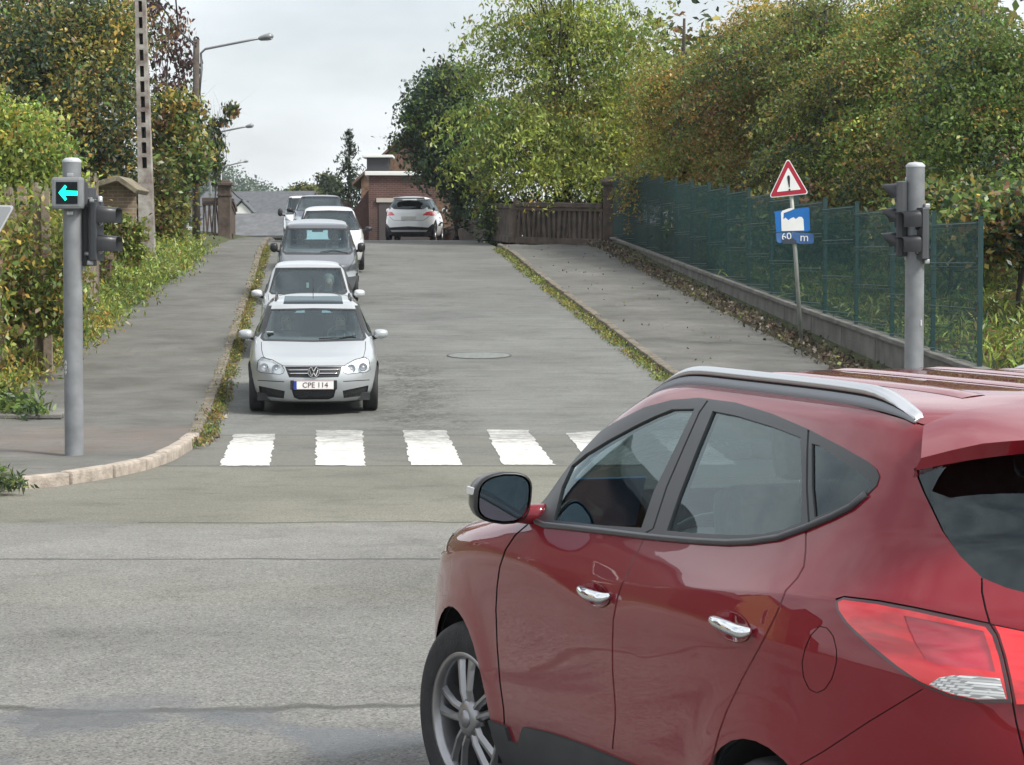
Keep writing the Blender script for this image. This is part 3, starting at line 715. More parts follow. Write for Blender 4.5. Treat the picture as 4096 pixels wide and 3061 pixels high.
def tree(name, label, cat, base, top, blobs, n, size, pal, r0=.18, group=None, clump=.32, shell=.5, droop=.2, nl=10, aspect=.55, per=14, jit=.24, spray=False):
    t = thing(name, label, cat, base, 0, group); b = Vector(base)
    bl = [(x - b.x, y - b.y, z - b.z, rx, ry, rz) for x, y, z, rx, ry, rz in blobs]
    mb = MB(); limbs(mb, (0, 0, -.3), Vector(top) - b, bl, r0, nl); mb.build('trunk', t)
    P, ci = crown_points(bl, n, shell, clump, per, spray); leaves_mesh('crown', P, size, pal_colors(pal, ci, jit, P), t, droop=droop, aspect=aspect)
    return t
def blob(xd, yd, Y, rxd, ryd, depth):          # ellipsoid from a circle seen in the photo
    p = at(xd, yd, Y); s = Y * K / F_PX; return (p.x, p.y, p.z, rxd * s, depth, ryd * s)
GREEN = (.115, .175, .042); LIME = (.235, .285, .058); DARK = (.044, .068, .030); OLIVE = (.170, .172, .050); GOLD = (.34, .25, .055); ORANGE = (.27, .155, .05); RUST = (.16, .092, .048); BLUEG = (.045, .078, .050); PURPLE = (.065, .026, .030)
def tg(xd, Y): return (at(xd, 560, Y).x, Y)
def tree_at(name, label, cat, xd, Y, bl, n, size, pal, topyd, **kw):
    x = at(xd, 560, Y).x; base = (x, Y, g(Y) + kw.pop('dz', .2)); topp = (x + rnd.uniform(-.3, .3), Y, at(xd, topyd, Y).z)
    return tree(name, label, cat, base, topp, bl, n, size, pal, **kw)
TR = 'trees behind the green fence'
# bright green tree beyond the bridge parapet, drooping sprays
tree_at('tree', 'bright yellow-green tree with drooping sprays behind the wooden-look bridge parapet', 'tree', 1225, 79, [blob(1250, 300, 79, 200, 110, 2.6), blob(1180, 310, 78, 140, 85, 2.2), blob(1370, 290, 79, 130, 110, 2.2), blob(1230, 160, 79, 170, 90, 2.2), blob(1130, 250, 78, 110, 60, 1.6), blob(1180, 60, 79, 120, 70, 1.8), blob(1310, 70, 79, 95, 60, 1.6), blob(1240, -40, 79, 130, 60, 2), blob(1255, 375, 77, 150, 32, 1.6), blob(1090, 90, 79, 60, 40, .8), blob(1400, 210, 79, 70, 50, 1.5)], 66000, .16, [(4, GREEN), (6, LIME), (3, (.30, .34, .06)), (1, OLIVE), (.8, GOLD)], 20, clump=.62, shell=.3, droop=.9, nl=22, aspect=.42, r0=.2, per=46, spray=True, jit=.16)
tree_at('tree', 'dark blue-green broad bush tree leaning toward the road beside the brick garage', 'tree', 985, 88, [blob(950, 260, 88, 62, 80, 1.8), blob(950, 350, 88, 58, 60, 1.8), blob(1010, 330, 88, 70, 110, 2), blob(985, 180, 88, 75, 45, 1.6), blob(1012, 440, 88, 42, 55, 1.3), blob(885, 310, 88, 34, 26, .7), blob(915, 205, 88, 36, 30, .8), blob(900, 250, 88, 30, 40, .8)], 22000, .17, [(5, DARK), (4, BLUEG), (1.5, GREEN), (.8, PURPLE)], 190, clump=.28, droop=.4, group=None)
right = [
    ('tall autumn tree with golden leaves standing just right of the bright green tree', 1480, 70, [blob(1480, 230, 70, 90, 110, 2), blob(1450, 380, 68, 70, 70, 1.8), blob(1510, 160, 71, 50, 40, 1.4), blob(1520, 320, 69, 80, 90, 2)], 9500, [(3, LIME), (4, OLIVE), (3, GOLD), (1.5, GREEN), (1, ORANGE)], 40),
    ('orange-brown autumn tree with thin bare top twigs over the fence', 1640, 66, [blob(1620, 150, 66, 110, 90, 2.2), blob(1640, 270, 65, 100, 110, 2.2), blob(1580, 250, 65, 70, 90, 2), blob(1690, 60, 67, 100, 60, 2), blob(1630, 400, 63, 90, 70, 2)], 12000, [(2.2, ORANGE), (3, GOLD), (1.5, RUST), (4, OLIVE), (3, GREEN), (1.5, DARK)], 20),
    ('dark green tree with an olive top rising behind the warning triangle', 1790, 60, [blob(1790, 240, 60, 110, 110, 2.2), blob(1780, 370, 58, 110, 80, 2.2), blob(1840, 120, 61, 110, 80, 2.2), blob(1760, 60, 62, 90, 60, 2)], 13000, [(3, DARK), (4, GREEN), (4, OLIVE), (1.6, GOLD), (.5, ORANGE), (2, BLUEG), (1, LIME)], 20),
    ('mixed green and russet tree behind the right signal post', 1950, 56, [blob(1950, 130, 56, 110, 110, 2.2), blob(1940, 300, 55, 100, 100, 2.2), blob(1960, 400, 53, 100, 70, 2), blob(2010, 40, 57, 100, 70, 2)], 13000, [(2, DARK), (4, GREEN), (4, OLIVE), (2, GOLD), (.9, ORANGE), (.8, RUST), (1, LIME)], 10),
    ('rust-topped green tree at the right edge, past the last fence post', 2130, 50, [blob(2120, 150, 50, 100, 110, 2), blob(2140, 300, 49, 100, 110, 2), blob(2160, 440, 47, 90, 80, 1.8), blob(2080, 250, 50, 70, 90, 1.8), blob(2200, 200, 49, 80, 120, 2), blob(2230, 380, 48, 80, 120, 2)], 14000, [(2, DARK), (5, GREEN), (3.5, OLIVE), (1, GOLD), (.9, RUST), (1.5, BLUEG), (1, LIME)], 20)]
for lb, xd, Y, bl, n, pal, ty in right: tree_at('tree', lb, 'tree', xd, Y, bl, int(n * 5), .098, pal, ty, group=TR, clump=.38, shell=.35, nl=14, per=30, spray=True, jit=.18)
for i, (lb, xd, Y, r) in enumerate((('low dark bush crowded behind the fence under the orange-brown tree', 1560, 62, 80), ('low dark bush behind the fence between the triangle and the signal post', 1740, 55, 100), ('dark bush behind the fence right of the signal post', 2040, 46, 110), ('dark bush right of the last fence post', 2190, 42, 100))):
    tree_at('bush', lb, 'bush', xd, Y, [blob(xd, 470, Y, r, 65, 1.6), blob(xd - r * .6, 500, Y, r * .6, 50, 1.2), blob(xd + r * .6, 510, Y, r * .6, 55, 1.2)], 7000, .16, [(5, DARK), (2.5, GREEN), (2, OLIVE), (1.2, RUST), (1.5, BLUEG), (.6, GOLD)], 440, group='bushes behind the green fence', clump=.26, nl=6, r0=.06)
# far wood behind everything on the right, so that gaps show more leaves
P, ci = crown_points([(x, y, z, 4, 3, 4.5) for x, y, z in ((8, 95, 8), (13, 92, 7.5), (18, 88, 8), (23, 82, 8), (5.5, 100, 7), (27, 74, 7), (11, 100, 4), (20, 92, 4), (26, 80, 4), (16, 85, 4))], 16000, .3, .5, 14)
tag(leaves_mesh('wood', P, .42, pal_colors([(4, DARK), (3, GREEN), (3, OLIVE), (1.5, RUST), (1, GOLD)], ci, .22, P)), 'wooded bank of mixed autumn trees filling the view behind the fence trees', 'wood', kind='stuff')
# left side
tree_at('tree', 'huge ivy-covered tree with dark green and olive leaves at the left edge', 'tree', 130, 68, [blob(150, 120, 68, 150, 130, 2.4), blob(60, 60, 69, 120, 100, 2.2), blob(230, 60, 68, 80, 90, 1.8), blob(230, 250, 67, 90, 140, 2.2), blob(130, 300, 66, 110, 110, 2.2), blob(20, 200, 67, 100, 130, 2.2), blob(250, 400, 67, 70, 80, 1.6), blob(180, 400, 66, 70, 50, 1.5)], 44000, .15, [(4, DARK), (2.5, BLUEG), (4, OLIVE), (2, GREEN), (1.5, GOLD), (1, RUST)], -40, clump=.28, shell=.25, droop=.5, nl=14, r0=.3)
tree_at('ivy_hedge', 'light green and yellow ivy tumbling over the plank fence at the left edge', 'ivy', 30, 42, [blob(20, 300, 43, 110, 80, 1.0), blob(70, 350, 42.5, 80, 70, .9), blob(10, 420, 42, 90, 60, .8), blob(120, 400, 43, 60, 60, .8), blob(-60, 300, 43, 90, 120, 1)], 17000, .10, [(5, LIME), (6, GREEN), (1.0, GOLD), (2.5, OLIVE), (1.5, DARK), (.6, ORANGE)], 280, clump=.18, droop=.8, nl=4, r0=.05)
tree_at('bush', 'tall rounded bush, russet above and green below, right of the concrete pole', 'bush', 395, 70, [blob(380, 260, 70, 50, 60, 1.4), blob(385, 345, 70, 52, 60, 1.5), blob(362, 450, 69, 34, 70, 1.2), blob(345, 430, 68, 42, 90, 1.3), blob(415, 345, 70, 22, 50, 1.1)], 13000, .17, [(4, GREEN), (4, OLIVE), (2, DARK), (1.6, RUST), (2, GOLD)], 240, clump=.22, droop=.5, nl=8, r0=.12)
tree_at('red_creeper', 'dark red creeper with hanging leaves against the sky around the wooden lamp pole', 'creeper', 350, 73, [blob(330, 60, 77, 70, 60, .8), blob(370, 120, 77, 50, 80, .8), blob(300, 20, 77, 60, 40, .8), blob(400, 190, 77, 20, 70, .5), blob(416, 260, 77, 14, 70, .4), blob(360, 200, 77, 40, 40, .7), blob(436, 300, 77, 12, 40, .35), blob(270, 130, 73, 30, 110, .8)], 2100, .20, [(5, PURPLE), (1.2, RUST), (1.5, DARK)], 30, clump=.16, droop=1.6, nl=22, r0=.05, per=10, aspect=.5)
tree_at('red_creeper', 'russet creeper stem with few leaves reaching over the street below the second lamp', 'creeper', 462, 76, [blob(462, 290, 76, 10, 30, .3), blob(470, 330, 76, 10, 45, .3), blob(500, 238, 76, 13, 14, .25), blob(480, 265, 76, 10, 10, .2), blob(458, 375, 76, 9, 22, .3)], 800, .17, [(4, DARK), (3, RUST), (2, OLIVE)], 240, clump=.10, droop=2, nl=9, r0=.03, per=8)
# ivy hanging on the fence, weeds on the bank
def weeds(name, pts, n, hgt, pal, size, spread, label=None, cat=None, aspect=.22, kind='stuff'):
    pts = np.array(pts); i = nrng.integers(0, len(pts), n); P = pts[i] + np.c_[nrng.normal(size=n) * spread, nrng.normal(size=n) * spread, np.abs(nrng.normal(size=n)) * hgt]
    o = leaves_mesh(name, P, size, pal_colors(pal, i), up=.1, aspect=aspect, droop=-.8); return tag(o, label, cat, kind=kind)
pts = []
for Y in np.arange(35, 46, .12):
    for zz in np.arange(0, 2.3, .25): pts.append((lo(Y) - .35 + rnd.uniform(-.2, .2), Y, g(Y) + .1 + zz))
weeds('ivy_leaves', pts, 9000, .1, [(4, OLIVE), (4, GREEN), (1.5, GOLD), (3, LIME), (1, RUST)], .12, .14, 'tangled ivy leaves hanging over the plank fence', 'ivy', .55)
pts = []
for _ in range(2600):
    xd = rnd.uniform(-40, 172); yd = 400 + (rnd.random() ** .75) * 330; q_ = at(xd, yd, 37.6 + rnd.uniform(-.5, .3) - max(0, xd - 120) * .0)
    if yd < 560 and (12 < xd < 50 or 68 < xd < 116) and rnd.random() < .96: continue
    pts.append(tuple(q_))
weeds('ivy_leaves', pts, 6500, .02, [(4, OLIVE), (4, GREEN), (1.6, GOLD), (3.5, LIME), (1, RUST), (1, DARK)], .105, .10, 'ivy leaves half covering the broad weathered boards at the left edge', 'ivy', .5)
pts = [(lo(Y) + rnd.uniform(-.75, .12) * (1 if Y > 38 else .6), Y, g(Y) + .12) for Y in np.arange(31, 47, .05)]
weeds('bank_weeds', pts, 8000, .16, [(3, GOLD), (4, LIME), (4, OLIVE), (2, GREEN)], .11, .2, 'yellowing weeds along the foot of the plank fence', 'weeds', .3)
pts = []
for _ in range(420):
    xd = rnd.uniform(180, 312); pts.append(tuple(at(xd, 470 + 95 * rnd.random() - 14 * math.sin(xd * .06) + 26 * (xd < 215), 51.2)))
weeds('ivy_leaves', pts, 3000, .05, [(4, LIME), (4, GREEN), (3, OLIVE), (1, GOLD), (1, RUST)], .11, .09, 'climbing leaves over the lower part of the tan brick gable wall', 'ivy', .5)
pts = [(lo(Y) + rnd.uniform(-1.5, .02) * (1 + .2 * math.sin(Y * 1.3)), Y, g(Y) + .12) for Y in np.arange(47, 69, .05)]
weeds('green_weeds', pts, 17000, .24, [(5, LIME), (4, GREEN), (1.5, OLIVE), (.6, GOLD)], .13, .22, 'fresh green weeds around the foot of the concrete pole', 'weeds', .35)
pts = [(xl(Y) + rnd.uniform(-.12, .16), Y, g(Y) + .04) for Y in np.arange(28.4, 74, .02) if (math.sin(Y * 2.3) + math.sin(Y * 5.1) > -1.3)]
weeds('gutter_weeds', pts, 15000, .035, [(3, GREEN), (6, OLIVE), (2, GOLD), (3, RUST), (2, DARK)], .06, .045, 'weeds and dead leaves in the left gutter', 'weeds', .3)
pts = [(xr(Y) - rnd.uniform(-.08, .24), Y, g(Y) + .02) for Y in np.arange(30, 73, .02) if (math.sin(Y * 1.7) + math.sin(Y * 4.3) > -1.2)]
weeds('gutter_weeds', pts, 13000, .03, [(6, OLIVE), (3, GREEN), (1.5, LIME), (1.5, GOLD), (1.5, RUST), (1.5, DARK)], .06, .05, 'weeds and moss along the right kerb', 'weeds', .35)
pts = [tuple(ground_pt(x, y, .1)) for x, y in ((20, 890), (35, 885), (50, 893), (10, 900), (60, 905), (75, 900))]
weeds('kerb_weed', pts, 420, .14, [(4, DARK), (4, GREEN), (1, OLIVE)], .16, .14, 'dark weed clump growing through the slab at the left edge', 'weeds', .3)
pts = [tuple(ground_pt(x, y, .06)) for x, y in ((-5, 1050), (8, 1055), (18, 1058))]
weeds('kerb_weed', pts, 260, .08, [(4, DARK), (4, GREEN), (1, OLIVE)], .10, .08, 'small weed tuft at the kerb in the lower left corner', 'weeds', .3)
LITTER = [(5, (.085, .068, .048)), (3, (.13, .10, .068)), (4, (.05, .042, .032)), (1.5, (.20, .17, .12)), (1, OLIVE)]
pts = [(fence_x(Y) - .55 + rnd.gauss(.05, .16), Y, g(Y) + .17) for Y in np.arange(31, 73, .02)]
weeds('leaf_litter', pts, 6500, .05, LITTER, .085, .08, 'brown fallen leaves lying along the foot of the fence plinth', 'leaf litter', .6)
pts = [(rnd.uniform(xr(Y) + .2, fence_x(Y) - .8), Y, kz(Y) + .012) for Y in np.arange(31, 73, .02)]
weeds('scattered_leaves', pts, 110, .004, LITTER, .06, .1, 'single dry leaves scattered on the right pavement', 'leaf litter', .6)
pts = [(fence_x(Y) + .6 + abs(rnd.gauss(0, 1)) * 3.2, Y, g(Y) + .5 + .1 * rnd.random()) for Y in np.arange(29, 72, .015)]
pts = [(x, y, z + .1 * max(0, (x - fence_x(y) - 2))) for x, y, z in pts]
weeds('bank_grass', pts, 26000, .12, [(4, GREEN), (4, LIME), (3, OLIVE), (1.2, RUST), (1.5, DARK)], .24, .25, 'long grass and brambles on the bank behind the green fence', 'grass', .16)
# ------------------------------------------------------------------ fences, parapets, poles, signs
PLANK = mat('weathered_planks', (.22, .18, .135), .9, var=.45, vscale=3.5, bump=.6, bscale=16)
WOODC = mat('brown_concrete', (.095, .072, .058), .92, var=.45, vscale=3, bump=.7, bscale=12)
TEAL = mat('green_coated_steel', (.010, .046, .045), .45, var=.15, vscale=6)
GREYP = mat('grey_pole_paint', (.205, .215, .225), .46, .10, var=.24, vscale=5)
DGREY = mat('dark_signal_housing', (.050, .054, .060), .5, var=.12, vscale=5)
HOOD = mat('signal_hood', (.014, .015, .018), .45, coat=.1)
STEEL = mat('galvanised', (.42, .43, .43), .38, .7, var=.15)
# plinth under the fence: low concrete slabs with a coping, stepping up the hill
pl = thing('low_wall', 'low concrete slab wall with coping under the green mesh fence', 'wall', (fence_x(33), 33, g(33)))
ys = list(np.arange(24.0, 73.2, 2.5)); POSTS = []
ptop = lambda Y: float(np.interp(Y, [24, 33, 46, 60, 73], [.22, .54, 1.18, 1.93, 2.62]))
ms = MB(); mc = MB()
for a in ys:
    c = a + 2.5; zt = ptop(a + 1.2); zb = g(a) - .2; P0, P1 = Vector((fence_x(a), a, 0)), Vector((fence_x(c), c, 0)); d = P1 - P0; rot = d.to_track_quat('Y', 'Z').to_matrix(); mid = (P0 + P1) / 2 - Vector(pl.location)
    dz = ptop(c) - ptop(a); tilt = Matrix.Rotation(math.atan(dz / 2.5), 3, 'X')
    ms.box((mid.x, mid.y, (zt + zb) / 2 - pl.location.z - .03), (.11, 2.47, zt - zb - .0), CONC, rot @ tilt, bev=.008); mc.box((mid.x - .02, mid.y, zt - pl.location.z), (.22, 2.46, .07), CONC, rot @ tilt, bev=.012)
ms.build('slab', pl); mc.build('coping', pl)
fe = thing('mesh_fence', 'dark green welded mesh fence on a low concrete wall climbing beside the right pavement', 'fence', (fence_x(33), 33, ptop(33)))
H = 1.86
for i, a in enumerate(list(np.arange(33.1, 73.2, 2.5))):
    mb = MB(); b = Vector((fence_x(a), a, ptop(a))) - Vector(fe.location); mb.box((b.x, b.y, b.z + .98), (.06, .06, 2.05), TEAL, bev=.006); mb.box((b.x, b.y, b.z + 2.01), (.07, .07, .02), TEAL)
    for zz in (.3, .9, 1.5): mb.box((b.x - .035, b.y, b.z + zz), (.03, .08, .04), TEAL)
    mb.build('post', fe)
    if a > 71: break
    c = a + 2.5; zt = ptop(a + 1.25) + .04; mb = MB(); P0 = Vector((fence_x(a) - .032, a + .04, zt)) - Vector(fe.location); P1 = Vector((fence_x(c) - .032, c - .04, zt)) - Vector(fe.location); z0 = -.10
    nv = 48
    for k in range(nv + 1):
        p = P0.lerp(P1, k / nv); mb.tube([p + Vector((0, 0, z0)), p + Vector((0, 0, H))], .0033, TEAL, 4, caps=False, smooth=False)
    for zz in [z0 + .02] + [.2 * k for k in range(10)] + [H - .02]:
        mb.tube([P0 + Vector((.005, 0, zz)), P1 + Vector((.005, 0, zz))], .0042, TEAL, 4, caps=False, smooth=False)
    for zz in (.05, .65, 1.25, H - .08):      # V folds in the panel
        mb.tube([P0 + Vector((-.02, 0, zz + .05)), P1 + Vector((-.02, 0, zz + .05))], .0065, TEAL, 4, caps=False, smooth=False)
        mb.tube([P0 + Vector((-.005, 0, zz)), P1 + Vector((-.005, 0, zz))], .0045, TEAL, 4, caps=False, smooth=False)
    mb.build('mesh_panel', fe)
# plank fence at the left edge
pf = thing('plank_fence', 'tall weathered plank fence overgrown with ivy at the left edge', 'fence', (lo(40) - .35, 40, g(40)))
mb = MB(); Y = 34.2; k = 0
while Y < 48.5:
    w = rnd.uniform(.13, .17); top = 2.75 + .16 * math.sin(k * .9) + rnd.uniform(-.12, .1) - .22 * (k % 7 == 3)
    mb.box((lo(Y) - .35 - pf.location.x, Y - 40, g(Y) - pf.location.z + top / 2), (.028 + rnd.uniform(0, .02), w, top), PLANK, Matrix.Rotation(rnd.uniform(-.02, .02), 3, 'X') @ Matrix.Rotation(rnd.uniform(-.12, .12), 3, 'Z')); Y += w + rnd.uniform(.01, .05); k += 1
mb.build('planks', pf)
for xd, wd_, yt in ((-14, 24, 395), (24, 19, 408), (46, 17, 402), (82, 19, 404), (103, 19, 415)):      # broad boards turned toward the junction
    p0 = at(xd, 560, 38.5); s = 38.5 * K / F_PX; zt = at(xd, yt, 38.5).z; mb = MB()
    mb.box((p0.x - pf.location.x, -1.5 + rnd.uniform(-.1, .1), (zt + g(38)) / 2 - pf.location.z), (wd_ * s, .05, zt - g(38)), PLANK, Matrix.Rotation(rnd.uniform(-.015, .015), 3, 'Y'), bev=.008); mb.build('board', pf)
# small brick gable with stone coping
BRICK = None
def brick(name, c1, c2, mort, sc=1., bw=.42, rh=.15):
    def f(n, l, b, v):
        br = n.new('ShaderNodeTexBrick'); br.inputs['Color1'].default_value = (*c1, 1); br.inputs['Color2'].default_value = (*c2, 1); br.inputs['Mortar'].default_value = (*mort, 1)
        br.inputs['Scale'].default_value = 2 * sc; br.inputs['Mortar Size'].default_value = .018; br.inputs['Brick Width'].default_value = bw; br.inputs['Row Height'].default_value = rh
        x, y, z = sepxyz(n, l, v); cb = n.new('ShaderNodeCombineXYZ'); l.new(mth(n, l, 'ADD', x, y), cb.inputs[0]); l.new(z, cb.inputs[1]); l.new(cb.outputs[0], br.inputs['Vector'])
        st = ramp(n, l, noise(n, l, v, 1.3, 6), [(.3, .62), (.6, 1.05)]); l.new(mixc(n, l, 1., br.outputs['Color'], st, 'MULTIPLY'), b.inputs['Base Color']); b.inputs['Roughness'].default_value = .9
        bp = n.new('ShaderNodeBump'); bp.inputs['Strength'].default_value = .5; bp.inputs['Distance'].default_value = .01; l.new(br.outputs['Fac'], bp.inputs['Height']); bp.invert = True; l.new(bp.outputs['Normal'], b.inputs['Normal'])
    return gmat(name, f)
YB = brick('old_tan_brick', (.27, .19, .12), (.20, .135, .09), (.30, .27, .21)); RB = brick('red_brown_brick', (.115, .052, .042), (.085, .04, .034), (.13, .11, .095))
t = thing('brick_wall', 'small tan brick gable wall with mossy stone coping behind the left signal', 'wall', tuple(at(245, 560, 52)))
o3 = Vector(t.location); pts = [(192, 560), (192, 410), (212, 400), (258, 390), (294, 412), (294, 560)]
mb = MB(); mb.prism([at(x, y, 52) - o3 for x, y in pts], (-.2, 1.4, 0), YB); mb.build('brickwork', t)
mb = MB()
for (a, b) in (((186, 416), (212, 402)), ((212, 402), (258, 388)), ((258, 388), (298, 416))):
    A, B_ = at(*a, 51.95) - o3, at(*b, 51.95) - o3; d = B_ - A; mb.box((A + B_) / 2 + Vector((0, .55, .02)), (d.length + .03, 1.7, .11), mat('mossy_coping', (.19, .165, .115), .95, var=.4, vscale=6, bump=.6), d.to_track_quat('X', 'Z').to_matrix(), bev=.02)
mb.build('coping', t)
t = thing('brick_wall', 'low red brick stub wall at the foot of the left signal heads', 'wall', tuple(ground_pt(200, 640, .1)))
mb = MB(); mb.box((0, 0, .35), (.8, .25, .9), RB); mb.box((0, 0, .82), (.88, .32, .07), CONC, bev=.01); mb.build('brickwork', t)
# bridge parapets in brown concrete with rustic slots
def parapet_run(t, A, B_, h, name, nslot, slots=True):
    o = Vector(t.location); A, B_ = Vector(A) - o, Vector(B_) - o; d = B_ - A; L = d.length; rot = Vector((d.x, d.y, 0)).to_track_quat('X', 'Z').to_matrix(); sl = d.z / max(1e-6, math.hypot(d.x, d.y)); sh = Matrix(((1, 0, 0), (0, 1, 0), (sl, 0, 1))); R3 = rot @ sh; mb = MB()
    mid = (A + B_) / 2
    def bx(u, z, w, hh, th, **k): mb.box(mid + R3 @ Vector((u, 0, z)), (w, th, hh), WOODC, R3 @ k.get('r', Matrix.Identity(3)), bev=k.get('bev', .012))
    bx(0, .08, L, .20, .26); bx(0, h - .06, L, .14, .30, bev=.025); bx(0, h - .19, L, .10, .2)
    if slots:
        for k in range(nslot):
            u = -L / 2 + L * (k + .5) / nslot; bx(u, h / 2, L / nslot * rnd.uniform(.38, .62), h - .3, .14, r=Matrix.Rotation(rnd.uniform(-.10, .10), 3, 'Y'))
    else: bx(0, h / 2, L, h - .2, .16)
    return mb.build(name, t)
def pillar(t, P, w, h, cap='pyr'):
    o = Vector(P) - Vector(t.location); mb = MB(); mb.box(o + Vector((0, 0, h / 2 - .1)), (w, w, h + .2), WOODC, bev=.02); mb.box(o + Vector((0, 0, h * .82)), (w * 1.12, w * 1.12, .07), WOODC, bev=.015); mb.box(o + Vector((0, 0, h + .04)), (w * 1.4, w * 1.4, .10), WOODC, bev=.02)
    if cap == 'pyr': mb.lathe([(w * .95, h + .085), (w * .5, h + .2), (.001, h + .26)], WOODC, o=o, n=4, smooth=False)
    else: mb.box(o + Vector((0, 0, h + .12)), (w * .9, w * .9, .1), WOODC, bev=.02)
    return mb.build('pillar', t)
def gp(xd, Y, dz=.1): p = at(xd, 560, Y); return Vector((p.x, Y, g(Y) + dz))
t = thing('bridge_parapet', 'brown slotted concrete parapet across the end of the right pavement', 'parapet', tuple(gp(1215, 74.5)))
A, B_ = gp(1306, 73.4), gp(1118, 75.6); parapet_run(t, A, B_, 1.22, 'balustrade', 17)
pillar(t, gp(1316, 73.2), .34, 1.78); pillar(t, gp(1335, 73.), .28, 1.45)
mb = MB(); q = gp(1113, 75.6) - Vector(t.location); mb.box(q + Vector((0, 0, .68)), (.10, .12, 1.36), WOODC, bev=.01); mb.build('post', t)
t = thing('bridge_parapet', 'darker bridge parapet running away along the road past the capped pillar', 'parapet', tuple(gp(1062, 78)))
A, B_ = gp(1108, 76), gp(1066, 80); parapet_run(t, A, B_, 1.15, 'balustrade', 10, False)
A, B_ = gp(1060, 80.5), gp(950, 104, -.1); parapet_run(t, A, B_, .75, 'balustrade', 10, False)
pillar(t, gp(1062, 80.2), .36, 1.36)
t = thing('bridge_parapet', 'brown slotted concrete parapet with a capped pillar on the left of the road', 'parapet', tuple(gp(465, 80)))
A, B_ = gp(438, 80.), gp(478, 80.), ; parapet_run(t, A, B_, 1.32, 'balustrade', 8); pillar(t, gp(486, 80), .40, 1.72, 'flat')
A, B_ = gp(496, 80.4), gp(505, 96, 0); parapet_run(t, A, B_, 1.3, 'balustrade', 14)
# concrete utility pole with ladder holes (real openings)
LICH = mat('lichen_concrete', (.38, .365, .33), .92, col2=(.135, .10, .085), vscale=3.2, bump=.5, bscale=20, detail=9)
YP = 62.; base = gp(320, YP, .0); t = thing('concrete_pole', 'mottled concrete utility pole with a row of rectangular openings', 'pole', tuple(base))
topz = at(305, -60, YP).z - base.z; mb = MB(); lean = (at(303, 0, YP).x - at(318, 540, YP).x) / (at(303, 0, YP).z - at(318, 540, YP).z)
def prof(z): return .195 - .010 * z, .15 - .006 * z
hz = [at(310, y, YP).z - base.z for y in (352, 320, 287, 254, 221, 188, 155, 120, 85, 50, 15, -25)]
zs = sorted(hz); levels = [0.]
for z in zs: levels += [z - .135, z + .135]
levels.append(topz)
for a, b in zip(levels, levels[1:]):
    zc = (a + b) / 2; hole = any(abs(zc - z) < .02 for z in zs); n_ = 1
    wa, da = prof(a); wb, db = prof(b); cx0, cx1 = lean * a, lean * b
    def seg(u0, u1, dd=1.):
        pa = [(cx0 + u0 * wa, -da * dd), (cx0 + u1 * wa, -da * dd), (cx0 + u1 * wa, da * dd), (cx0 + u0 * wa, da * dd)]; pb = [(cx1 + u0 * wb, -db * dd), (cx1 + u1 * wb, -db * dd), (cx1 + u1 * wb, db * dd), (cx1 + u0 * wb, db * dd)]
        va = [mb.b.verts.new((x, y, a)) for x, y in pa]; vb = [mb.b.verts.new((x, y, b)) for x, y in pb]; fs = []
        for k in range(4): fs.append(mb.b.faces.new((va[k], va[(k + 1) % 4], vb[(k + 1) % 4], vb[k])))
        fs += [mb.b.faces.new(va[::-1]), mb.b.faces.new(vb)]; mb._fin(fs, LICH, False)
    if hole: seg(-1, -.36); seg(.36, 1)
    else: seg(-1, 1)
mb.build('shaft', t)
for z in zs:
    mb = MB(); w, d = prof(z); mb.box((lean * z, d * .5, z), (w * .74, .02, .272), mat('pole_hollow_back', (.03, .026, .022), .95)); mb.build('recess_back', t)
# lamps: wooden pole with arm, and two more further on
LAMPH = mat('lamp_head', (.22, .23, .24), .4, .3); WPOLE = mat('old_wood_pole', (.085, .07, .06), .95, var=.4, vscale=5, bump=.5)
def lamp(xp, yb, yt, Y, arm, tip, pole_m, w, lab, kink=None, grp='street lamps along the left side'):
    base = Vector((at(xp, 560, Y).x, Y, g(Y))); t = thing('street_lamp', lab, 'street lamp', tuple(base), 0, grp); top = at(xp, yt, Y) - base
    mb = MB(); mb.tube([(0, 0, -.2), (top.x * .5, 0, top.z * .5), (top.x, 0, top.z)], [w * 1.15, w, w * .85], pole_m, 10); mb.build('pole', t)
    P0 = at(*arm, Y) - base; P1 = at(*tip, Y) - base; P1.y -= .3
    k0 = P0 + Vector((.02, 0, -.55)); mb = MB(); mb.tube([(P0.x * .7 + 0, 0, P0.z - 1.3), k0, P0 + Vector((.0, 0, -.1)), P0 + (P1 - P0) * .06, P0.lerp(P1, .5), P0.lerp(P1, .86)], .024 + Y * .00016, LAMPH, 8); mb.build('arm', t)
    d = (P1 - P0).normalized(); a = P0.lerp(P1, .80); rot = d.to_track_quat('X', 'Z').to_matrix(); L = (P1 - a).length; mb = MB()
    for u, hw, hh in ((0, .05, .045),): pass
    rg = []
    for u, hw, hh in ((0, .05, .04), (.15, .09, .075), (.5, .14, .10), (.8, .15, .11), (1., .06, .04)):
        rg.append([mb.b.verts.new(a + rot @ Vector((u * L, hw * math.cos(q), hh * math.sin(q) - .01))) for q in np.linspace(0, 2 * math.pi, 12, endpoint=False)])
    fs = []
    for A, B_ in zip(rg, rg[1:]):
        for k in range(12): fs.append(mb.b.faces.new((A[k], A[(k + 1) % 12], B_[(k + 1) % 12], B_[k])))
    fs += [mb.b.faces.new(rg[0]), mb.b.faces.new(rg[-1])]; mb._fin(fs, LAMPH, True); mb.box(a + rot @ Vector((L * .68, 0, -.085)), (L * .42, .15, .05), mat('lamp_bowl', (.55, .57, .58), .2), rot, bev=.02); mb.build('lamp_head', t)
    return t
lamp(424, 560, 85, 75, (434, 108), (592, 79), WPOLE, .11, 'tall wooden pole with a long lamp arm, nearest and highest of the three street lamps')
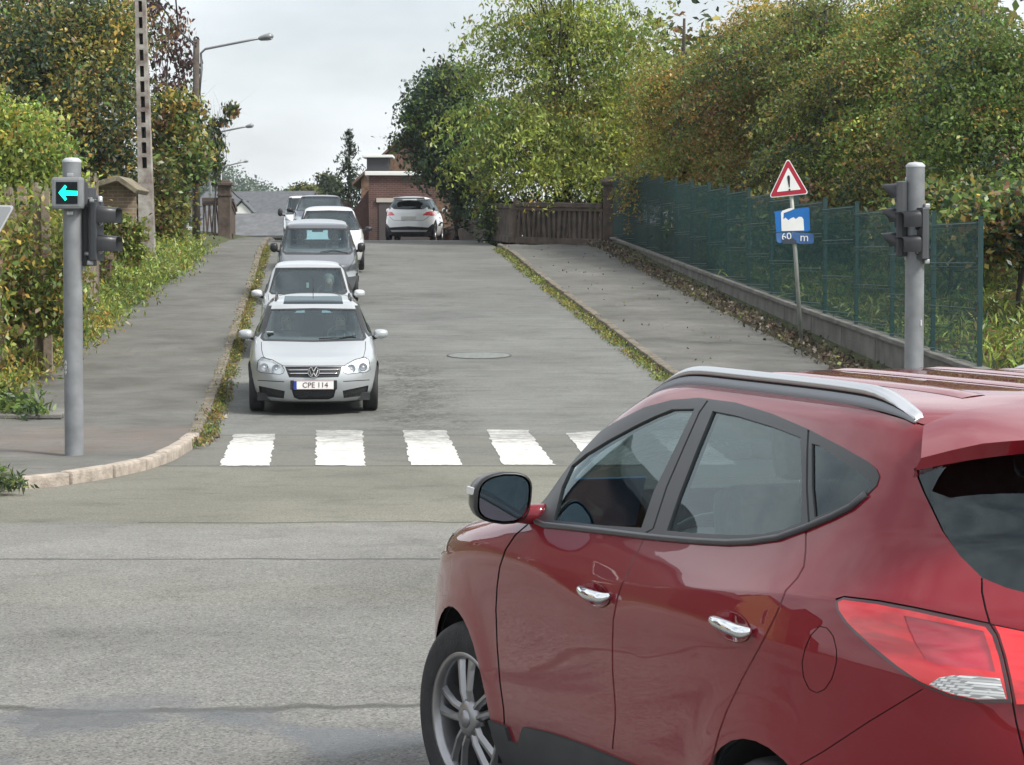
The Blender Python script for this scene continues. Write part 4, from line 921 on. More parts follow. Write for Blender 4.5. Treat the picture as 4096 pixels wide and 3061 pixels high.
lamp(455, 560, 285, 122, (462, 288), (549, 271), LAMPH, .07, 'second street lamp, its arm showing above the leafy creeper')
lamp(478, 560, 358, 205, (482, 360), (537, 348), LAMPH, .08, 'farthest and lowest of the three street lamps, above the left parapet pillar')
def cable(name, label, pts, r=.022):
    P = [Vector(p) for p in pts]; out = []
    for a, b in zip(P, P[1:]):
        for k in range(13): u = k / 12; q = a.lerp(b, u); q.z -= .25 * (b - a).length / 20 * 4 * u * (1 - u); out.append(q)
    mb = MB(); mb.tube(out, r, BLACK, 5, caps=False); return tag(mb.build(name), label, 'cable')
cable('overhead_cable', 'thin black cable running from the top of the concrete pole to the wooden lamp pole', [at(330, -20, 62), at(424, 100, 75)])
cable('overhead_cable', 'thin cable dropping from the wooden lamp pole to the second street lamp', [at(426, 160, 75), at(456, 288, 122)])
cable('overhead_cable', 'upper black cable slanting down from the top of the photo to the wooden lamp pole', [at(375, -60, 66), at(385, 62, 69), at(425, 92, 75)])
cable('overhead_cable', 'light wire crossing low over the far houses beyond the bridge', [at(500, 411, 130), at(560, 421, 170), at(640, 425, 230)], .04)
# ------------------------------------------------------------------ traffic signals
def pole_sig(xd, ytop, ybase, Y, zb, label, name='traffic_light'):
    b = Vector((at(xd, 560, Y).x, Y, zb)); t = thing(name, label, 'traffic light', tuple(b)); h = at(xd, ytop, Y).z - zb
    mb = MB(); mb.lathe([(.105, -.1), (.1, 0), (.099, h * .5), (.097, h - .05)], GREYP, n=40); mb.build('pole', t)
    mb = MB(); mb.lathe([(.100, h - .055), (.101, h - .035), (.07, h - .008), (.001, h)], mat('pole_cap', (.40, .42, .43), .4), n=40); mb.build('pole_cap', t)
    return t, h, lambda x, y, dy=0.: at(x, y, Y + dy) - b
def head(t, c, rz, n_l, w=.24, dh=.30, hood=.20, depth=.13, lit=None, name='signal_head', sq=False):
    """signal head: c centre, faces local -Y turned by rz"""
    M = Matrix.Rotation(rz, 3, 'Z'); c = Vector(c); H = dh * n_l; mb = MB()
    rg = []
    for z in (-H / 2 - .01, -H / 2 + .0, H / 2, H / 2 + .01):
        k = .93 if abs(z) > H / 2 else 1; pts = []
        for a in np.linspace(0, math.pi, 9): pts.append((w / 2 * math.cos(a) * k, depth * math.sin(a) * k))
        rg.append([mb.b.verts.new(c + M @ Vector((x, y, z))) for x, y in [(w / 2 * k, -.02)] + pts + [(-w / 2 * k, -.02)]])
    fs = []; m_ = len(rg[0])
    for A, B_ in zip(rg, rg[1:]):
        for k in range(m_): fs.append(mb.b.faces.new((A[k], A[(k + 1) % m_], B_[(k + 1) % m_], B_[k])))
    fs += [mb.b.faces.new(rg[0]), mb.b.faces.new(rg[-1])]; mb._fin(fs, DGREY, False)
    mb.box(c + M @ Vector((0, depth * .9, H / 2 + .03)), (.05, .06, .05), STEEL, M, bev=.012); mb.box(c + M @ Vector((0, depth * .9, -H / 2 - .03)), (.05, .06, .05), STEEL, M, bev=.012)
    hd = mb.build(name, t)
    for i in range(n_l):
        z = H / 2 - dh * (i + .5)
        mb = MB(); mb.lathe([(.095, -.0), (.09, -.012), (.06, -.02), (.001, -.024)], mat('dark_lens', (.02, .022, .024), .2, coat=.5), axis='Y', n=24); o = mb.build('lens', hd); o.location = c + M @ Vector((0, -.02, z)); o.rotation_euler = (0, 0, rz)
        mb = MB(); r = w * .47; n = 18; th = .004; A, B_ = [], []
        a0, a1 = (-.25, math.pi + .25)
        for k in range(n):
            a = a0 + (a1 - a0) * k / (n - 1); ca, sa = math.cos(a), math.sin(a); L = hood * (.45 + .55 * max(0, sa)) if not sq else hood
            if sq: ca, sa = math.copysign(abs(ca) ** .5, ca), math.copysign(abs(sa) ** .5, sa)
            A.append((r * ca, -.02, r * sa)); B_.append((r * ca * .97, -.02 - L, r * sa * (.97 if not sq else .9) - .01))
        va = [mb.b.verts.new(c + M @ (Vector(p) + Vector((0, 0, z)))) for p in A]; vb = [mb.b.verts.new(c + M @ (Vector(p) + Vector((0, 0, z)))) for p in B_]
        va2 = [mb.b.verts.new(c + M @ (Vector((p[0] * .95, p[1], p[2] * .95)) + Vector((0, 0, z)))) for p in A]; vb2 = [mb.b.verts.new(c + M @ (Vector((p[0] * .95, p[1], p[2] * .95)) + Vector((0, 0, z)))) for p in B_]
        fs = []
        for k in range(n - 1):
            fs += [mb.b.faces.new((va[k], va[k + 1], vb[k + 1], vb[k])), mb.b.faces.new((va2[k + 1], va2[k], vb2[k], vb2[k + 1])), mb.b.faces.new((vb[k], vb[k + 1], vb2[k + 1], vb2[k]))]
        mb._fin(fs, HOOD, True); mb.build('hood', hd)
    return hd
YS = 26.3
zb = kz(26.3) - .01
tl, h, q = pole_sig(157, 340, 970, YS, zb, 'grey signal pole with a lit green left-pointing arrow, left of the road')
# arrow box on the camera side
c = q(145, 417, -.20); mb = MB()
bw, bh = 66 * YS * K / F_PX, 68 * YS * K / F_PX
mb.box(c + Vector((-.0, .06, 0)), (bw, .16, bh), GREYP, bev=.03); mb.box(c + Vector((.0, .16, .0)), (bw * 1.15, .10, bh * .78), DGREY, bev=.02)
box = mb.build('arrow_box', tl)
fw, fh = 46 * YS * K / F_PX, 47 * YS * K / F_PX
mb = MB(); mb.box(c + Vector((.0, -.022, .0)), (fw, .006, fh), mat('arrow_screen', (.004, .007, .010), .45, spec=.25), bev=.002); mb.build('arrow_screen', box)
AR = mat('arrow_green_light', (.0, .8, .6), .5, emit=(.0, 1., .60), estr=1.0)
def pa(x, y): s = YS * K / F_PX; return c + Vector(((x - 145.5) * s, -.027, (419 - y) * s))
mb = MB(); mb.prism([pa(*p) for p in ((128, 419), (142, 402), (146, 406), (141.5, 414), (168.5, 415), (168.5, 425), (141.5, 424.5), (146, 432), (142, 436))], (0, -.003, 0), AR); mb.build('arrow', box)
for yy in (379, 461): mb = MB(); mb.box(q(152, yy, -.11), (.07, .05, .05), STEEL, bev=.015); mb.build('bracket', box)
# main head seen from behind/side, hoods to the right
hd = head(tl, q(212, 500, .0), R(80), 2, .25, .30, .21, .10, sq=True)
mb = MB(); mb.tube([q(183, 433), q(216, 434)], .020, BLACK, 8); mb.build('bracket_arm', tl); mb = MB(); mb.tube([q(183, 548), q(212, 550)], .022, STEEL, 8); mb.build('bracket_arm', tl); mb = MB(); mb.box(q(199, 434), (.05, .08, .03), STEEL, bev=.008); mb.lathe([(.03, 0), (.03, .05), (.01, .06)], STEEL, o=q(216, 436), n=12); mb.build('bracket_arm', tl)
hd2 = head(tl, q(186, 490, .18), R(165), 3, .22, .27, .18, .12)
mb = MB(); mb.box(q(196, 500, .02), (.03, .05, .62), mat('worn_label_strip', (.55, .54, .5), .8, var=.6, vscale=30)); mb.build('edge_strip', tl)
def vtext(t, body, p, size, ang=0):
    return text_mesh('pole_lettering', body, size, mat('lettering_white', (.62, .62, .6), .6), t, p, (R(90), R(-90) * 0, ang), .001)
for i, ch in enumerate('A09'): vtext(tl, ch, q(145, 783 + 11 * i, 0) + Vector((0, -.085, 0)), .062, R(-38))
# right pole
tr_, h, q = pole_sig(1976, 350, 970, YS, kz(YS) - .01, 'grey signal pole with black hoods facing left, behind the red car')
hdA = head(tr_, q(1940, 473, .02), R(-98), 3, .25, .255, .16, .11)
hdB = head(tr_, q(1985, 505, -.10), R(-72), 2, .25, .26, .21, .10, sq=True)
mb = MB(); mb.tube([q(1976, 445), q(1995, 447)], .018, STEEL, 8); mb.build('bracket_arm', tr_); mb = MB(); mb.tube([q(1976, 572), q(1992, 570)], .018, STEEL, 8); mb.build('bracket_arm', tr_)
mb = MB(); mb.box(q(1987, 697, 0) + Vector((0, -.09, 0)), (.014, .004, .06), mat('pale_sticker', (.6, .62, .62), .6)); mb.build('sticker', tr_)
# ------------------------------------------------------------------ road signs
YW = 38.3
gx = ground_pt(1731, 745, .14); YW = gx.y
t = thing('road_sign', 'white danger triangle with red border and exclamation mark on a leaning grey post', 'road sign', tuple(gx)); b = Vector(gx); s = YW * K / F_PX
def ws(x, y, dy=0.): return at(x, y, YW + dy) - b
mb = MB(); mb.tube([ws(1732, 760), ws(1719, 560), ws(1706, 370)], .036, mat('sign_post', (.27, .29, .26), .6, .3, var=.2, vscale=4), 12); mb.build('post', t)
WHITE = mat('sign_white', (.74, .75, .73), .35, var=.05); SRED = mat('sign_red', (.36, .008, .03), .35); SBLK = mat('sign_black', (.012, .012, .02), .4); SBLUE = mat('sign_blue', (.005, .13, .42), .35, var=.12, vscale=3); GBACK = mat('sign_back', (.36, .37, .38), .45, .4)
def tri(pts, r, dy, th, m, name, par):
    out = []
    for i, p in enumerate(pts):
        a, c_ = Vector(pts[i - 1]), Vector(pts[(i + 1) % 3]); p = Vector(p); u = (a - p).normalized(); w = (c_ - p).normalized(); bis = (u + w).normalized(); half = math.acos(max(-1, min(1, u.dot(w)))) / 2
        cen = p + bis * (r / math.sin(half)); s0 = math.atan2((p + u * (r / math.tan(half)) - cen).y, (p + u * (r / math.tan(half)) - cen).x); s1 = math.atan2((p + w * (r / math.tan(half)) - cen).y, (p + w * (r / math.tan(half)) - cen).x); dlt = (s1 - s0 + math.pi) % (2 * math.pi) - math.pi
        for k in range(7): an = s0 + dlt * k / 6; out.append((cen.x + r * math.cos(an), cen.y + r * math.sin(an)))
    mb = MB(); mb.prism([ws(x, y, dy) for x, y in out], (0, th, 0), m); return mb.build(name, par)
T0 = [(1702, 340), (1747.5, 419), (1660.5, 428)]
cx_, cy_ = 1703.5, 394
pn = tri(T0, 4.5, -.060, .004, WHITE, 'triangle_panel', t)
tri([(cx_ + (x - cx_) * .93, cy_ + (y - cy_) * .93) for x, y in T0], 3.5, -.0645, .003, SRED, 'red_border', pn)
tri([(cx_ + (x - cx_) * .60, cy_ + (y - cy_) * .60 + .5) for x, y in T0], 1.2, -.0685, .003, WHITE, 'white_field', pn)
mb = MB(); mb.prism([ws(x, y, -.073) for x, y in ((1700.2, 383), (1702, 379.2), (1705.2, 379), (1706.6, 383), (1706.2, 405), (1704.4, 405))], (0, .003, 0), SBLK); mb.prism([ws(1705.6 + 2.2 * math.cos(a), 410 + 2.2 * math.sin(a), -.073) for a in np.linspace(0, 6.28, 12, endpoint=False)], (0, .003, 0), SBLK); mb.build('exclamation_mark', pn)
mb = MB(); mb.prism([ws(x, y, -.05) for x, y in ((1673, 457), (1746, 448), (1748, 450), (1750, 498), (1747, 500), (1677, 502))], (0, .004, 0), SBLUE); pb = mb.build('blue_panel', t)
mb = MB(); mb.prism([ws(x, y, -.0555) for x, y in ((1687, 460), (1690, 455.5), (1704, 450.5), (1712, 449.5), (1714, 452), (1707, 455.5), (1693, 460.5), (1692, 474), (1697, 470.5), (1703, 476), (1708, 472), (1714, 469.5), (1719, 473.5), (1726, 468.5), (1732, 469), (1735.5, 474), (1737, 498), (1688.5, 499.5))], (0, .003, 0), WHITE); mb.build('pictogram', pb)
mb = MB(); mb.prism([ws(x, y, -.054) for x, y in ((1676, 503.5), (1720, 502.5), (1754, 504), (1757.5, 507), (1758, 523), (1755, 526.5), (1727, 527), (1717, 523), (1709, 517.5), (1699, 518), (1694, 523.5), (1683, 525.5), (1678, 521))], (0, .004, 0), mat('sign_blue_faded', (.045, .13, .33), .4, var=.35, vscale=6)); pd = mb.build('distance_plate', t)
text_mesh('distance_text', '60', 21 * s, WHITE, pd, ws(1699, 511.5, -.062), (R(90), R(-6), 0), .0015, 1.05); text_mesh('distance_text', 'm', 25 * s, WHITE, pd, ws(1737.5, 513.5, -.062), (R(90), R(2), 0), .0015, 1.)
mb = MB(); mb.prism([ws(x, y, -.0655) for x, y in ((1690, 519), (1697, 514.5), (1704, 517), (1712, 514), (1721, 521), (1719, 526), (1692, 527))], (0, .002, 0), mat('peeled_patch', (.035, .05, .07), .8)); mb.build('peeled_patch', pd)
# back of a give-way plate cut by the left frame edge
YG = 24.5; b0 = at(-30, 560, YG); t = thing('road_sign', 'grey back of a rounded triangular road sign cut off by the left photo edge', 'road sign', (b0.x, YG, g(YG) + .1)); b = Vector(t.location); s = YG * K / F_PX
mb = MB(); mb.tube([(0, .05, -.1), (0, .05, at(0, 430, YG).z - b.z)], .035, STEEL, 10); mb.build('post', t)
def rt(pts, r, y0, th, m, name, par):
    out = []
    for i, p in enumerate(pts):
        a, c_ = Vector(pts[i - 1]), Vector(pts[(i + 1) % 3]); p = Vector(p); u = (a - p).normalized(); w = (c_ - p).normalized(); bis = (u + w).normalized(); half = math.acos(u.dot(w)) / 2; cen = p + bis * (r / math.sin(half)); s0 = math.atan2((p + u * (r / math.tan(half)) - cen).y, (p + u * (r / math.tan(half)) - cen).x); s1 = math.atan2((p + w * (r / math.tan(half)) - cen).y, (p + w * (r / math.tan(half)) - cen).x); dlt = (s1 - s0 + math.pi) % (2 * math.pi) - math.pi
        for k in range(7): an = s0 + dlt * k / 6; out.append((cen.x + r * math.cos(an), cen.y + r * math.sin(an)))
    mb = MB(); mb.prism([at(x, y, YG + y0) - b for x, y in out], (0, th, 0), m); return mb.build(name, par)
TG_ = [(-96, 441), (32, 444), (-30, 555)]
pn = rt(TG_, 6, 0, .02, mat('sign_edge', (.62, .63, .64), .3, .4), 'sign_plate', t); cxg, cyg = -31, 478; rt([(cxg + (x - cxg) * .91, cyg + (y - cyg) * .91) for x, y in TG_], 4, -.004, .006, GBACK, 'back_sheet', pn)
# slab with iron grid in the left pavement
c = ground_pt(62, 893, .11); mb = MB(); mb.box((0, 0, 0), (.95, 1.5, .05), CONC, Matrix.Rotation(R(6), 3, 'Z'), bev=.01); mb.box((.05, .1, .028), (.42, .7, .01), mat('iron_grid', (.10, .08, .07), .8), Matrix.Rotation(R(6), 3, 'Z')); o = mb.build('pavement_slab'); o.location = c; tag(o, 'square concrete slab with an iron lid in the left pavement', 'slab')
# ------------------------------------------------------------------ houses and far things
ROOFD = mat('slate_roof', (.085, .092, .10), .75, var=.25, vscale=4, bump=.3, bscale=12); ROOFG = mat('grey_sheet_roof', (.12, .125, .132), .8, var=.25, vscale=3, bump=.3, bscale=9); WPAINT = mat('white_paint', (.72, .72, .70), .6); DGL = mat('dark_window', (.02, .024, .028), .08, coat=.5)
def house(name, label, P, w, d, h, rh, rz, wall_m, roof_m, dorm=None, over=.35, wins=(), cat='house'):
    t = thing(name, label, cat, tuple(P), rz); mb = MB(); x, y = w / 2, d / 2
    mb.prism([(-x, -y, -3), (x, -y, -3), (x, -y, h), (0, -y, h + rh), (-x, -y, h)] if rh else [(-x, -y, -3), (x, -y, -3), (x, -y, h), (-x, -y, h)], (0, d, 0), wall_m); wl_ = mb.build('wall', t)
    if rh:
        mb = MB(); e = over; k = rh / x
        for sg in (1, -1): mb.prism([(sg * (x + e), -y - e, h - e * k + .03), (0, -y - e, h + rh + .03), (0, -y - e, h + rh + .15), (sg * (x + e), -y - e, h - e * k + .15)], (0, d + 2 * e, 0), roof_m)
        rf = mb.build('roof', t)
    else:
        mb = MB(); mb.box((0, 0, h + .06), (w + .3, d + .3, .16), WPAINT, bev=.02); rf = mb.build('roof', t)
    for (u, z, ww, hh) in wins:
        mb = MB(); mb.box((u, -y - .02, z), (ww, .06, hh), WPAINT, bev=.01); f = mb.build('window', t); mb = MB(); mb.box((u, -y - .055, z), (ww * .84, .02, hh * .84), DGL); mb.build('pane', f)
    return t, rf, wl_
p = at(868, 505, 98); t, rf, wl_ = house('brick_garage', 'red brick garage with flat white-edged roof behind the white car on the crest', (p.x, 99, 2.2), 142 * 98 * K / F_PX, 5, at(868, 381, 98).z - 2.2, 0, R(2), RB, WPAINT, cat='garage')
mb = MB(); mb.box((.05, -2.52, .95), (1.9, .05, 2.1), mat('garage_door_dark', (.06, .05, .05), .7)); mb.box((.05, -2.54, 2.06), (2.1, .1, .16), mat('pale_lintel', (.42, .38, .33), .8), bev=.01); mb.build('garage_door', t)
mb = MB(); mb.box((-2.5, -1.2, 1.0), (1.0, .22, 2.0), RB); mb.build('side_wall', t)
p = at(880, 505, 108); house('gabled_house', 'brown tiled gable house rising behind the flat-roofed brick garage', (p.x + .3, 110, 2.0), 4.4, 7, at(880, 388, 108).z - 2.0, 2.1, R(0), mat('tile_hung_gable', (.17, .105, .07), .9, var=.4, vscale=9, bump=.4), mat('brown_tiles', (.13, .085, .06), .85, var=.35, vscale=8))
t = thing('dormer', 'small dark dormer box with a pale flat top left of the brown gable', 'dormer', tuple(at(818, 378, 104)))
mb = MB(); mb.box((0, 0, .25), (.9, 1.5, .9), mat('dormer_cheek', (.05, .05, .055), .7)); mb.build('cheek', t); mb = MB(); mb.box((0, 0, .74), (1.25, 1.8, .11), WPAINT, bev=.02); mb.build('roof', t)
t = thing('side_wall', 'sloping brown brick garden wall left of the garage', 'wall', tuple(at(785, 505, 97)))
o3 = Vector(t.location); mb = MB(); mb.prism([at(x, y, 97) - o3 for x, y in ((755, 520), (762, 455), (795, 412), (797, 520))], (0, .25, 0), mat('plum_brick', (.10, .055, .05), .9, var=.25)); mb.build('brickwork', t)
p = at(552, 470, 150); house('slate_house', 'large house with a broad dark slate roof beyond the left end of the bridge', (p.x, 153, at(552, 470, 150).z - 3), 7.5, 6, 3.0, 1.5, R(78), mat('grey_render', (.30, .29, .28), .9), ROOFD, over=.5)
t = thing('gabled_porch', 'tiny white-gabled dormer on the slate roof beyond the bridge', 'dormer', tuple(at(522, 462, 143))); mb = MB(); mb.prism([(-.55, 0, -.4), (.55, 0, -.4), (.55, 0, .1), (0, 0, .65), (-.55, 0, .1)], (0, 2, 0), WPAINT); mb.build('wall', t); mb = MB()
for sg in (1, -1): mb.prism([(sg * .7, -.1, 0), (0, -.1, .72), (0, -.1, .82), (sg * .7, -.1, .1)], (0, 2.2, 0), ROOFD)
mb.build('roof', t)
p = at(555, 500, 118); house('low_building', 'low building with a pale grey sheet roof beyond the left end of the bridge', (p.x - .2, 121, at(560, 500, 118).z - 2.2), 4.6, 4.6, 2.0, .95, R(74), mat('brown_gable', (.15, .11, .09), .9), ROOFG)
# hill and far trees
V, Fc = [], []
hl = [(-260, 0), (-200, 12), (-150, 22), (-128, 26.5), (-118, 27), (-110, 24), (-101, 17), (-92, 12.5), (-60, 8), (-20, 10), (20, 12), (80, 14), (200, 10), (320, 0)]
for r, (dy, f_) in enumerate(((0, .0), (25, .75), (60, 1.), (120, .8), (200, .3))):
    for x, z in hl: V.append((x * 1.0 + 0, 500 + dy, -4 + z * f_))
nh = len(hl)
for i in range(4):
    for j in range(nh - 1): Fc.append((i * nh + j, i * nh + j + 1, (i + 1) * nh + j + 1, (i + 1) * nh + j))
tag(mesh_np('hill', V, Fc, mat('far_hill', (.06, .09, .06), .95, var=.3, vscale=.05)), kind='structure')
pts = []
for _ in range(2600):
    x = rnd.uniform(-160, -25); z = float(np.interp(x, [a for a, b in hl], [b for a, b in hl])); pts.append((x + 54, 545 + rnd.uniform(-30, 10), -4 + z * rnd.uniform(.5, .97)))
P = np.array(pts); ci = np.repeat(np.arange(len(P)), 26); P = P[ci] + nrng.normal(size=(len(ci), 3)) * np.array([1.6, 1.6, .9])
tag(leaves_mesh('far_wood', P, .85, pal_colors([(4, (.065, .10, .065)), (3, (.085, .115, .07)), (2, (.055, .085, .062))], ci)), 'hazy wooded hill on the horizon beyond the bridge', 'wood', kind='stuff')  # leaf greens paled toward blue: distance haze put into the colour
FARG = 'trees beyond the bridge'
def conifer():
    Yc = 118; x = at(755, 560, Yc).x; base = (x, Yc, 1.5); t = thing('conifer', 'tall dark pointed spruce beside the brick garage', 'tree', base, 0, FARG); zt = at(755, 278, Yc).z - 1.5
    mb = MB(); mb.tube([(0, 0, -.3), (0, 0, zt * .5), (0, 0, zt)], [.16, .09, .01], BARK, 8); P, ci, c = [], [], 0
    for z in np.arange(.4, zt - .05, .17):
        rr = 1.75 * (1 - z / zt) ** .8 + .10
        for k in range(max(4, int(9 * (1 - z / zt) + 4))):
            a = rnd.uniform(0, 6.28); L = rr * rnd.uniform(.6, 1.12); e = Vector((math.cos(a) * L, math.sin(a) * L, z - L * .18 + rnd.uniform(-.05, .08))); 
            if k % 3 == 0: mb.tube([(0, 0, z), e], [.02, .005], BARK, 4, caps=False)
            for u in np.linspace(.2, 1, max(3, int(L * 7))):
                for _ in range(3): P.append((e.x * u + rnd.gauss(0, .06), e.y * u + rnd.gauss(0, .06), z + (e.z - z) * u + rnd.gauss(0, .05) - .04)); ci.append(c)
            c += 1
    mb.build('trunk', t); leaves_mesh('crown', np.array(P), .24, pal_colors([(5, (.022, .042, .022)), (3, (.035, .055, .028)), (1, (.05, .07, .035))], np.array(ci)), t, droop=.8, aspect=.3)
conifer()
for lb, xd, Y, ry, rx, yc in (('dark round tree just above the roofs of the queue, left of the poplars', 655, 190, 12, 22, 414), ('slim dark poplar, left of two, left of the spruce', 703, 200, 20, 6, 397), ('slim dark poplar, right of two, beside the spruce', 718, 200, 16, 7, 400), ('olive tree low on the skyline beside the first far lamp', 620, 230, 14, 26, 428)):
    tree_at('far_tree', lb, 'tree', xd, Y, [blob(xd, yc, Y, rx, ry, rx * Y * K / F_PX), blob(xd + rx * .3, yc + ry * .8, Y, rx, ry, 1)], 2600, .3, [(4, DARK), (3, (.035, .055, .03)), (2, OLIVE)], yc - ry, group=FARG, clump=.35, nl=3, dz=-1)

P, ci = crown_points([blob(xd, 480, 79.5, 45, 62, .8) for xd in (1080, 1140, 1200, 1260, 1310)], 9000, .4, .2, 12)
tag(leaves_mesh('undergrowth', P, .16, pal_colors([(5, DARK), (2, BLUEG), (1, GREEN)], ci)), 'dark undergrowth seen through the slots of the parapet', 'undergrowth', kind='stuff')
for i, (x, y, w, hh, wm, lb) in enumerate(((-20, 33, 9, 5.6, RB, 'red brick corner house along the side street, mirrored in the red car'), (-31, 30, 10, 6.2, mat('yellow_render', (.42, .30, .14), .9, var=.1), 'yellow rendered house beside the brick corner house, mirrored in the red car'), (-43, 27, 10, 5.4, RB, 'farther red brick house along the side street left of the yellow one'))):
    house('street_house', lb, (x, y, 0), w, 8, hh, 3.2, R(75), wm, ROOFD, wins=[(-w * .28, 1.5, 1.1, 1.5), (w * .25, 1.5, 1.1, 1.5), (-w * .28, 4.1, 1.0, 1.3), (w * .25, 4.1, 1.0, 1.3)])
# ------------------------------------------------------------------ the red SUV in front
def build_suv():
    t = thing('suv', 'large dark red SUV with silver roof rails in the foreground, turning left', 'car', (.436, 10.04, 0), R(18.4))
    bpy.context.view_layer.update()
    t.matrix_basis = t.matrix_basis
    rows = [  # z, w, xf, xr, xm, pf, qf, pr, qr
        (.20, .82, .16, 4.26, 2.3, 5.5, 2.8, 5, 2.4), (.25, .89, .0, 4.36, 2.3, 6, 2.9, 5, 2.4), (.45, .95, -.13, 4.44, 2.3, 6.5, 3, 5, 2.3),
        (.62, .965, -.15, 4.47, 2.3, 6.5, 3, 5, 2.3), (.82, .966, -.08, 4.47, 2.3, 6.5, 3, 5, 2.3), (.94, .962, .05, 4.46, 2.3, 6.5, 3, 5, 2.3),
        (1.01, .955, .26, 4.45, 2.3, 6.5, 3, 5, 2.3), (1.07, .94, .60, 4.43, 2.3, 6.5, 3, 5, 2.3), (1.125, .918, .97, 4.40, 2.3, 6.5, 3, 5.2, 2.4),
        (1.17, .895, 1.16, 4.36, 2.3, 6, 3, 5.4, 2.5), (1.30, .835, 1.31, 4.24, 2.3, 6, 3, 5.4, 2.6), (1.42, .775, 1.49, 4.16, 2.3, 6, 3, 6, 3),
        (1.52, .722, 1.68, 4.09, 2.35, 5.5, 3, 6.5, 3.2), (1.58, .682, 1.84, 4.05, 2.4, 5, 3, 6.5, 3.2), (1.612, .638, 1.97, 4.0, 2.5, 4.6, 3, 6, 3),
        (1.636, .54, 2.10, 3.90, 2.6, 4, 2.8, 4.6, 2.6), (1.654, .36, 2.26, 3.80, 2.75, 3.4, 2.4, 4, 2.4), (1.662, .0, 2.5, 3.6, 3.0, 3, 2.2, 3, 2.2)]
    def disp(P):
        x, y, z = P[..., 0], P[..., 1], P[..., 2]
        side = np.clip((y - .52) / .25, 0, 1); side = side * side * (3 - 2 * side)
        # shoulder crease, arch swellings, scooped lower doors
        zc1 = np.interp(x, [.3, .9, 1.8, 2.15, 2.6], [1.0, 1.02, 1.02, .97, .93]); a1 = np.interp(x, [.2, .8, 1.7, 2.3, 2.7], [0, .016, .02, .010, 0])
        zc2 = np.interp(x, [2.2, 2.7, 3.0, 3.6, 3.95, 4.4], [1.02, 1.06, 1.09, 1.15, 1.175, 1.18]); a2 = np.interp(x, [2.25, 2.9, 3.5, 4.0, 4.3], [0, .018, .03, .03, .018])
        def ridge(zc, up, dn): return np.where(z > zc, np.exp(-((z - zc) / up)), np.exp(-((zc - z) / dn) ** 1.4))
        d = a1 * ridge(zc1, .09, .16) + a2 * ridge(zc2, .085, .20)
        for cx in (.87, 3.5):
            rr = np.hypot(x - cx, z - .36); d = d + .014 * np.exp(-(np.clip(rr - .40, 0, 9) / .085) ** 2) * np.clip((z - .2) / .2, 0, 1)
        P = P.copy(); P[..., 1] = y + d * side
        return P
    B = Body(rows, 120, 150, disp, t)
    RED = paint('dark_red_paint', (.19, .0065, .0145), .0, .4)
    GL = glass_mat('suv_glass', (.74, .88, .89), .85); PRIV = glass_mat('suv_rear_glass', (.16, .19, .20), .75)
    DLO = [(2145, 2088), (2181, 2105), (2300, 2115), (2409, 2128), (2583, 2148), (2663, 2157), (2800, 2169), (2917, 2175), (3009, 2171), (3118, 2157), (3227, 2117), (3336, 2070), (3408, 2033), (3471, 1980), (3508, 1944), (3520, 1907), (3508, 1878), (3470, 1846), (3381, 1795), (3236, 1719), (3090, 1657), (2945, 1613), (2800, 1594), (2690, 1602), (2581, 1631), (2472, 1686), (2363, 1751), (2254, 1853), (2145, 1985)]
    FG = [(2217, 2083), (2300, 2092), (2409, 2103), (2569, 2113), (2617, 1969), (2700, 1802), (2780, 1637), (2690, 1639), (2620, 1667), (2544, 1704), (2436, 1762), (2345, 1818), (2290, 1864), (2250, 1950)]
    RG = [(2854, 1646), (2945, 1664), (3090, 1708), (3205, 1752), (3212, 1950), (3208, 2090), (3130, 2122), (3050, 2138), (2950, 2143), (2800, 2136), (2670, 2124), (2720, 1980), (2790, 1800)]
    QG = [(3250, 1776), (3275, 1782), (3359, 1837), (3440, 1890), (3493, 1932), (3478, 1962), (3400, 2010), (3320, 2048), (3262, 2072), (3251, 1950)]
    TL = [(3343, 2405), (3376, 2391), (3514, 2408), (3659, 2435), (3804, 2466), (3956, 2497), (3984, 2541), (4009, 2624), (4031, 2722), (4047, 2811), (3913, 2813), (3804, 2791), (3732, 2762), (3677, 2737), (3586, 2675), (3477, 2588), (3387, 2501), (3350, 2449)]
    TLi = [(3362, 2412), (3380, 2405), (3514, 2422), (3659, 2450), (3804, 2482), (3944, 2512), (3970, 2545), (3996, 2626), (4018, 2722), (4032, 2797), (3913, 2799), (3808, 2777), (3738, 2749), (3684, 2724), (3595, 2663), (3488, 2577), (3400, 2492), (3366, 2444)]
    TG = [(3982, 2507), (4120, 2535), (4250, 2568), (4330, 2600), (4345, 2700), (4330, 2815), (4069, 2817), (4050, 2722), (4027, 2624), (4001, 2541)]
    RV = [(3724, 2737), (3764, 2711), (3822, 2702), (3913, 2706), (4003, 2715), (4028, 2796), (3913, 2795), (3822, 2777), (3761, 2756)]
    GLS = [(3655, 1876), (3690, 1962), (3732, 2049), (3768, 2123), (3840, 2224), (3928, 2311), (4022, 2351), (4096, 2371), (4300, 2410), (4600, 2440), (5200, 2450), (5200, 1700), (4096, 1758), (3913, 1771), (3822, 1788), (3732, 1831)]
    # doors, in pieces below the windows
    FD = [(2112, 2098), (2062, 2140), (2022, 2200), (1999, 2270), (1989, 2344), (1984, 2436), (1989, 2581), (2000, 2727), (2015, 2836), (2018, 2899), (2072, 2945), (2119, 2885), (2145, 2888), (2253, 2924), (2400, 2974), (2451, 2992), (2454, 2958), (2462, 2878), (2462, 2824), (2451, 2679), (2451, 2570), (2454, 2479), (2471, 2390), (2489, 2338), (2536, 2240), (2579, 2153), (2583, 2146), (2409, 2126), (2300, 2113), (2181, 2103)]
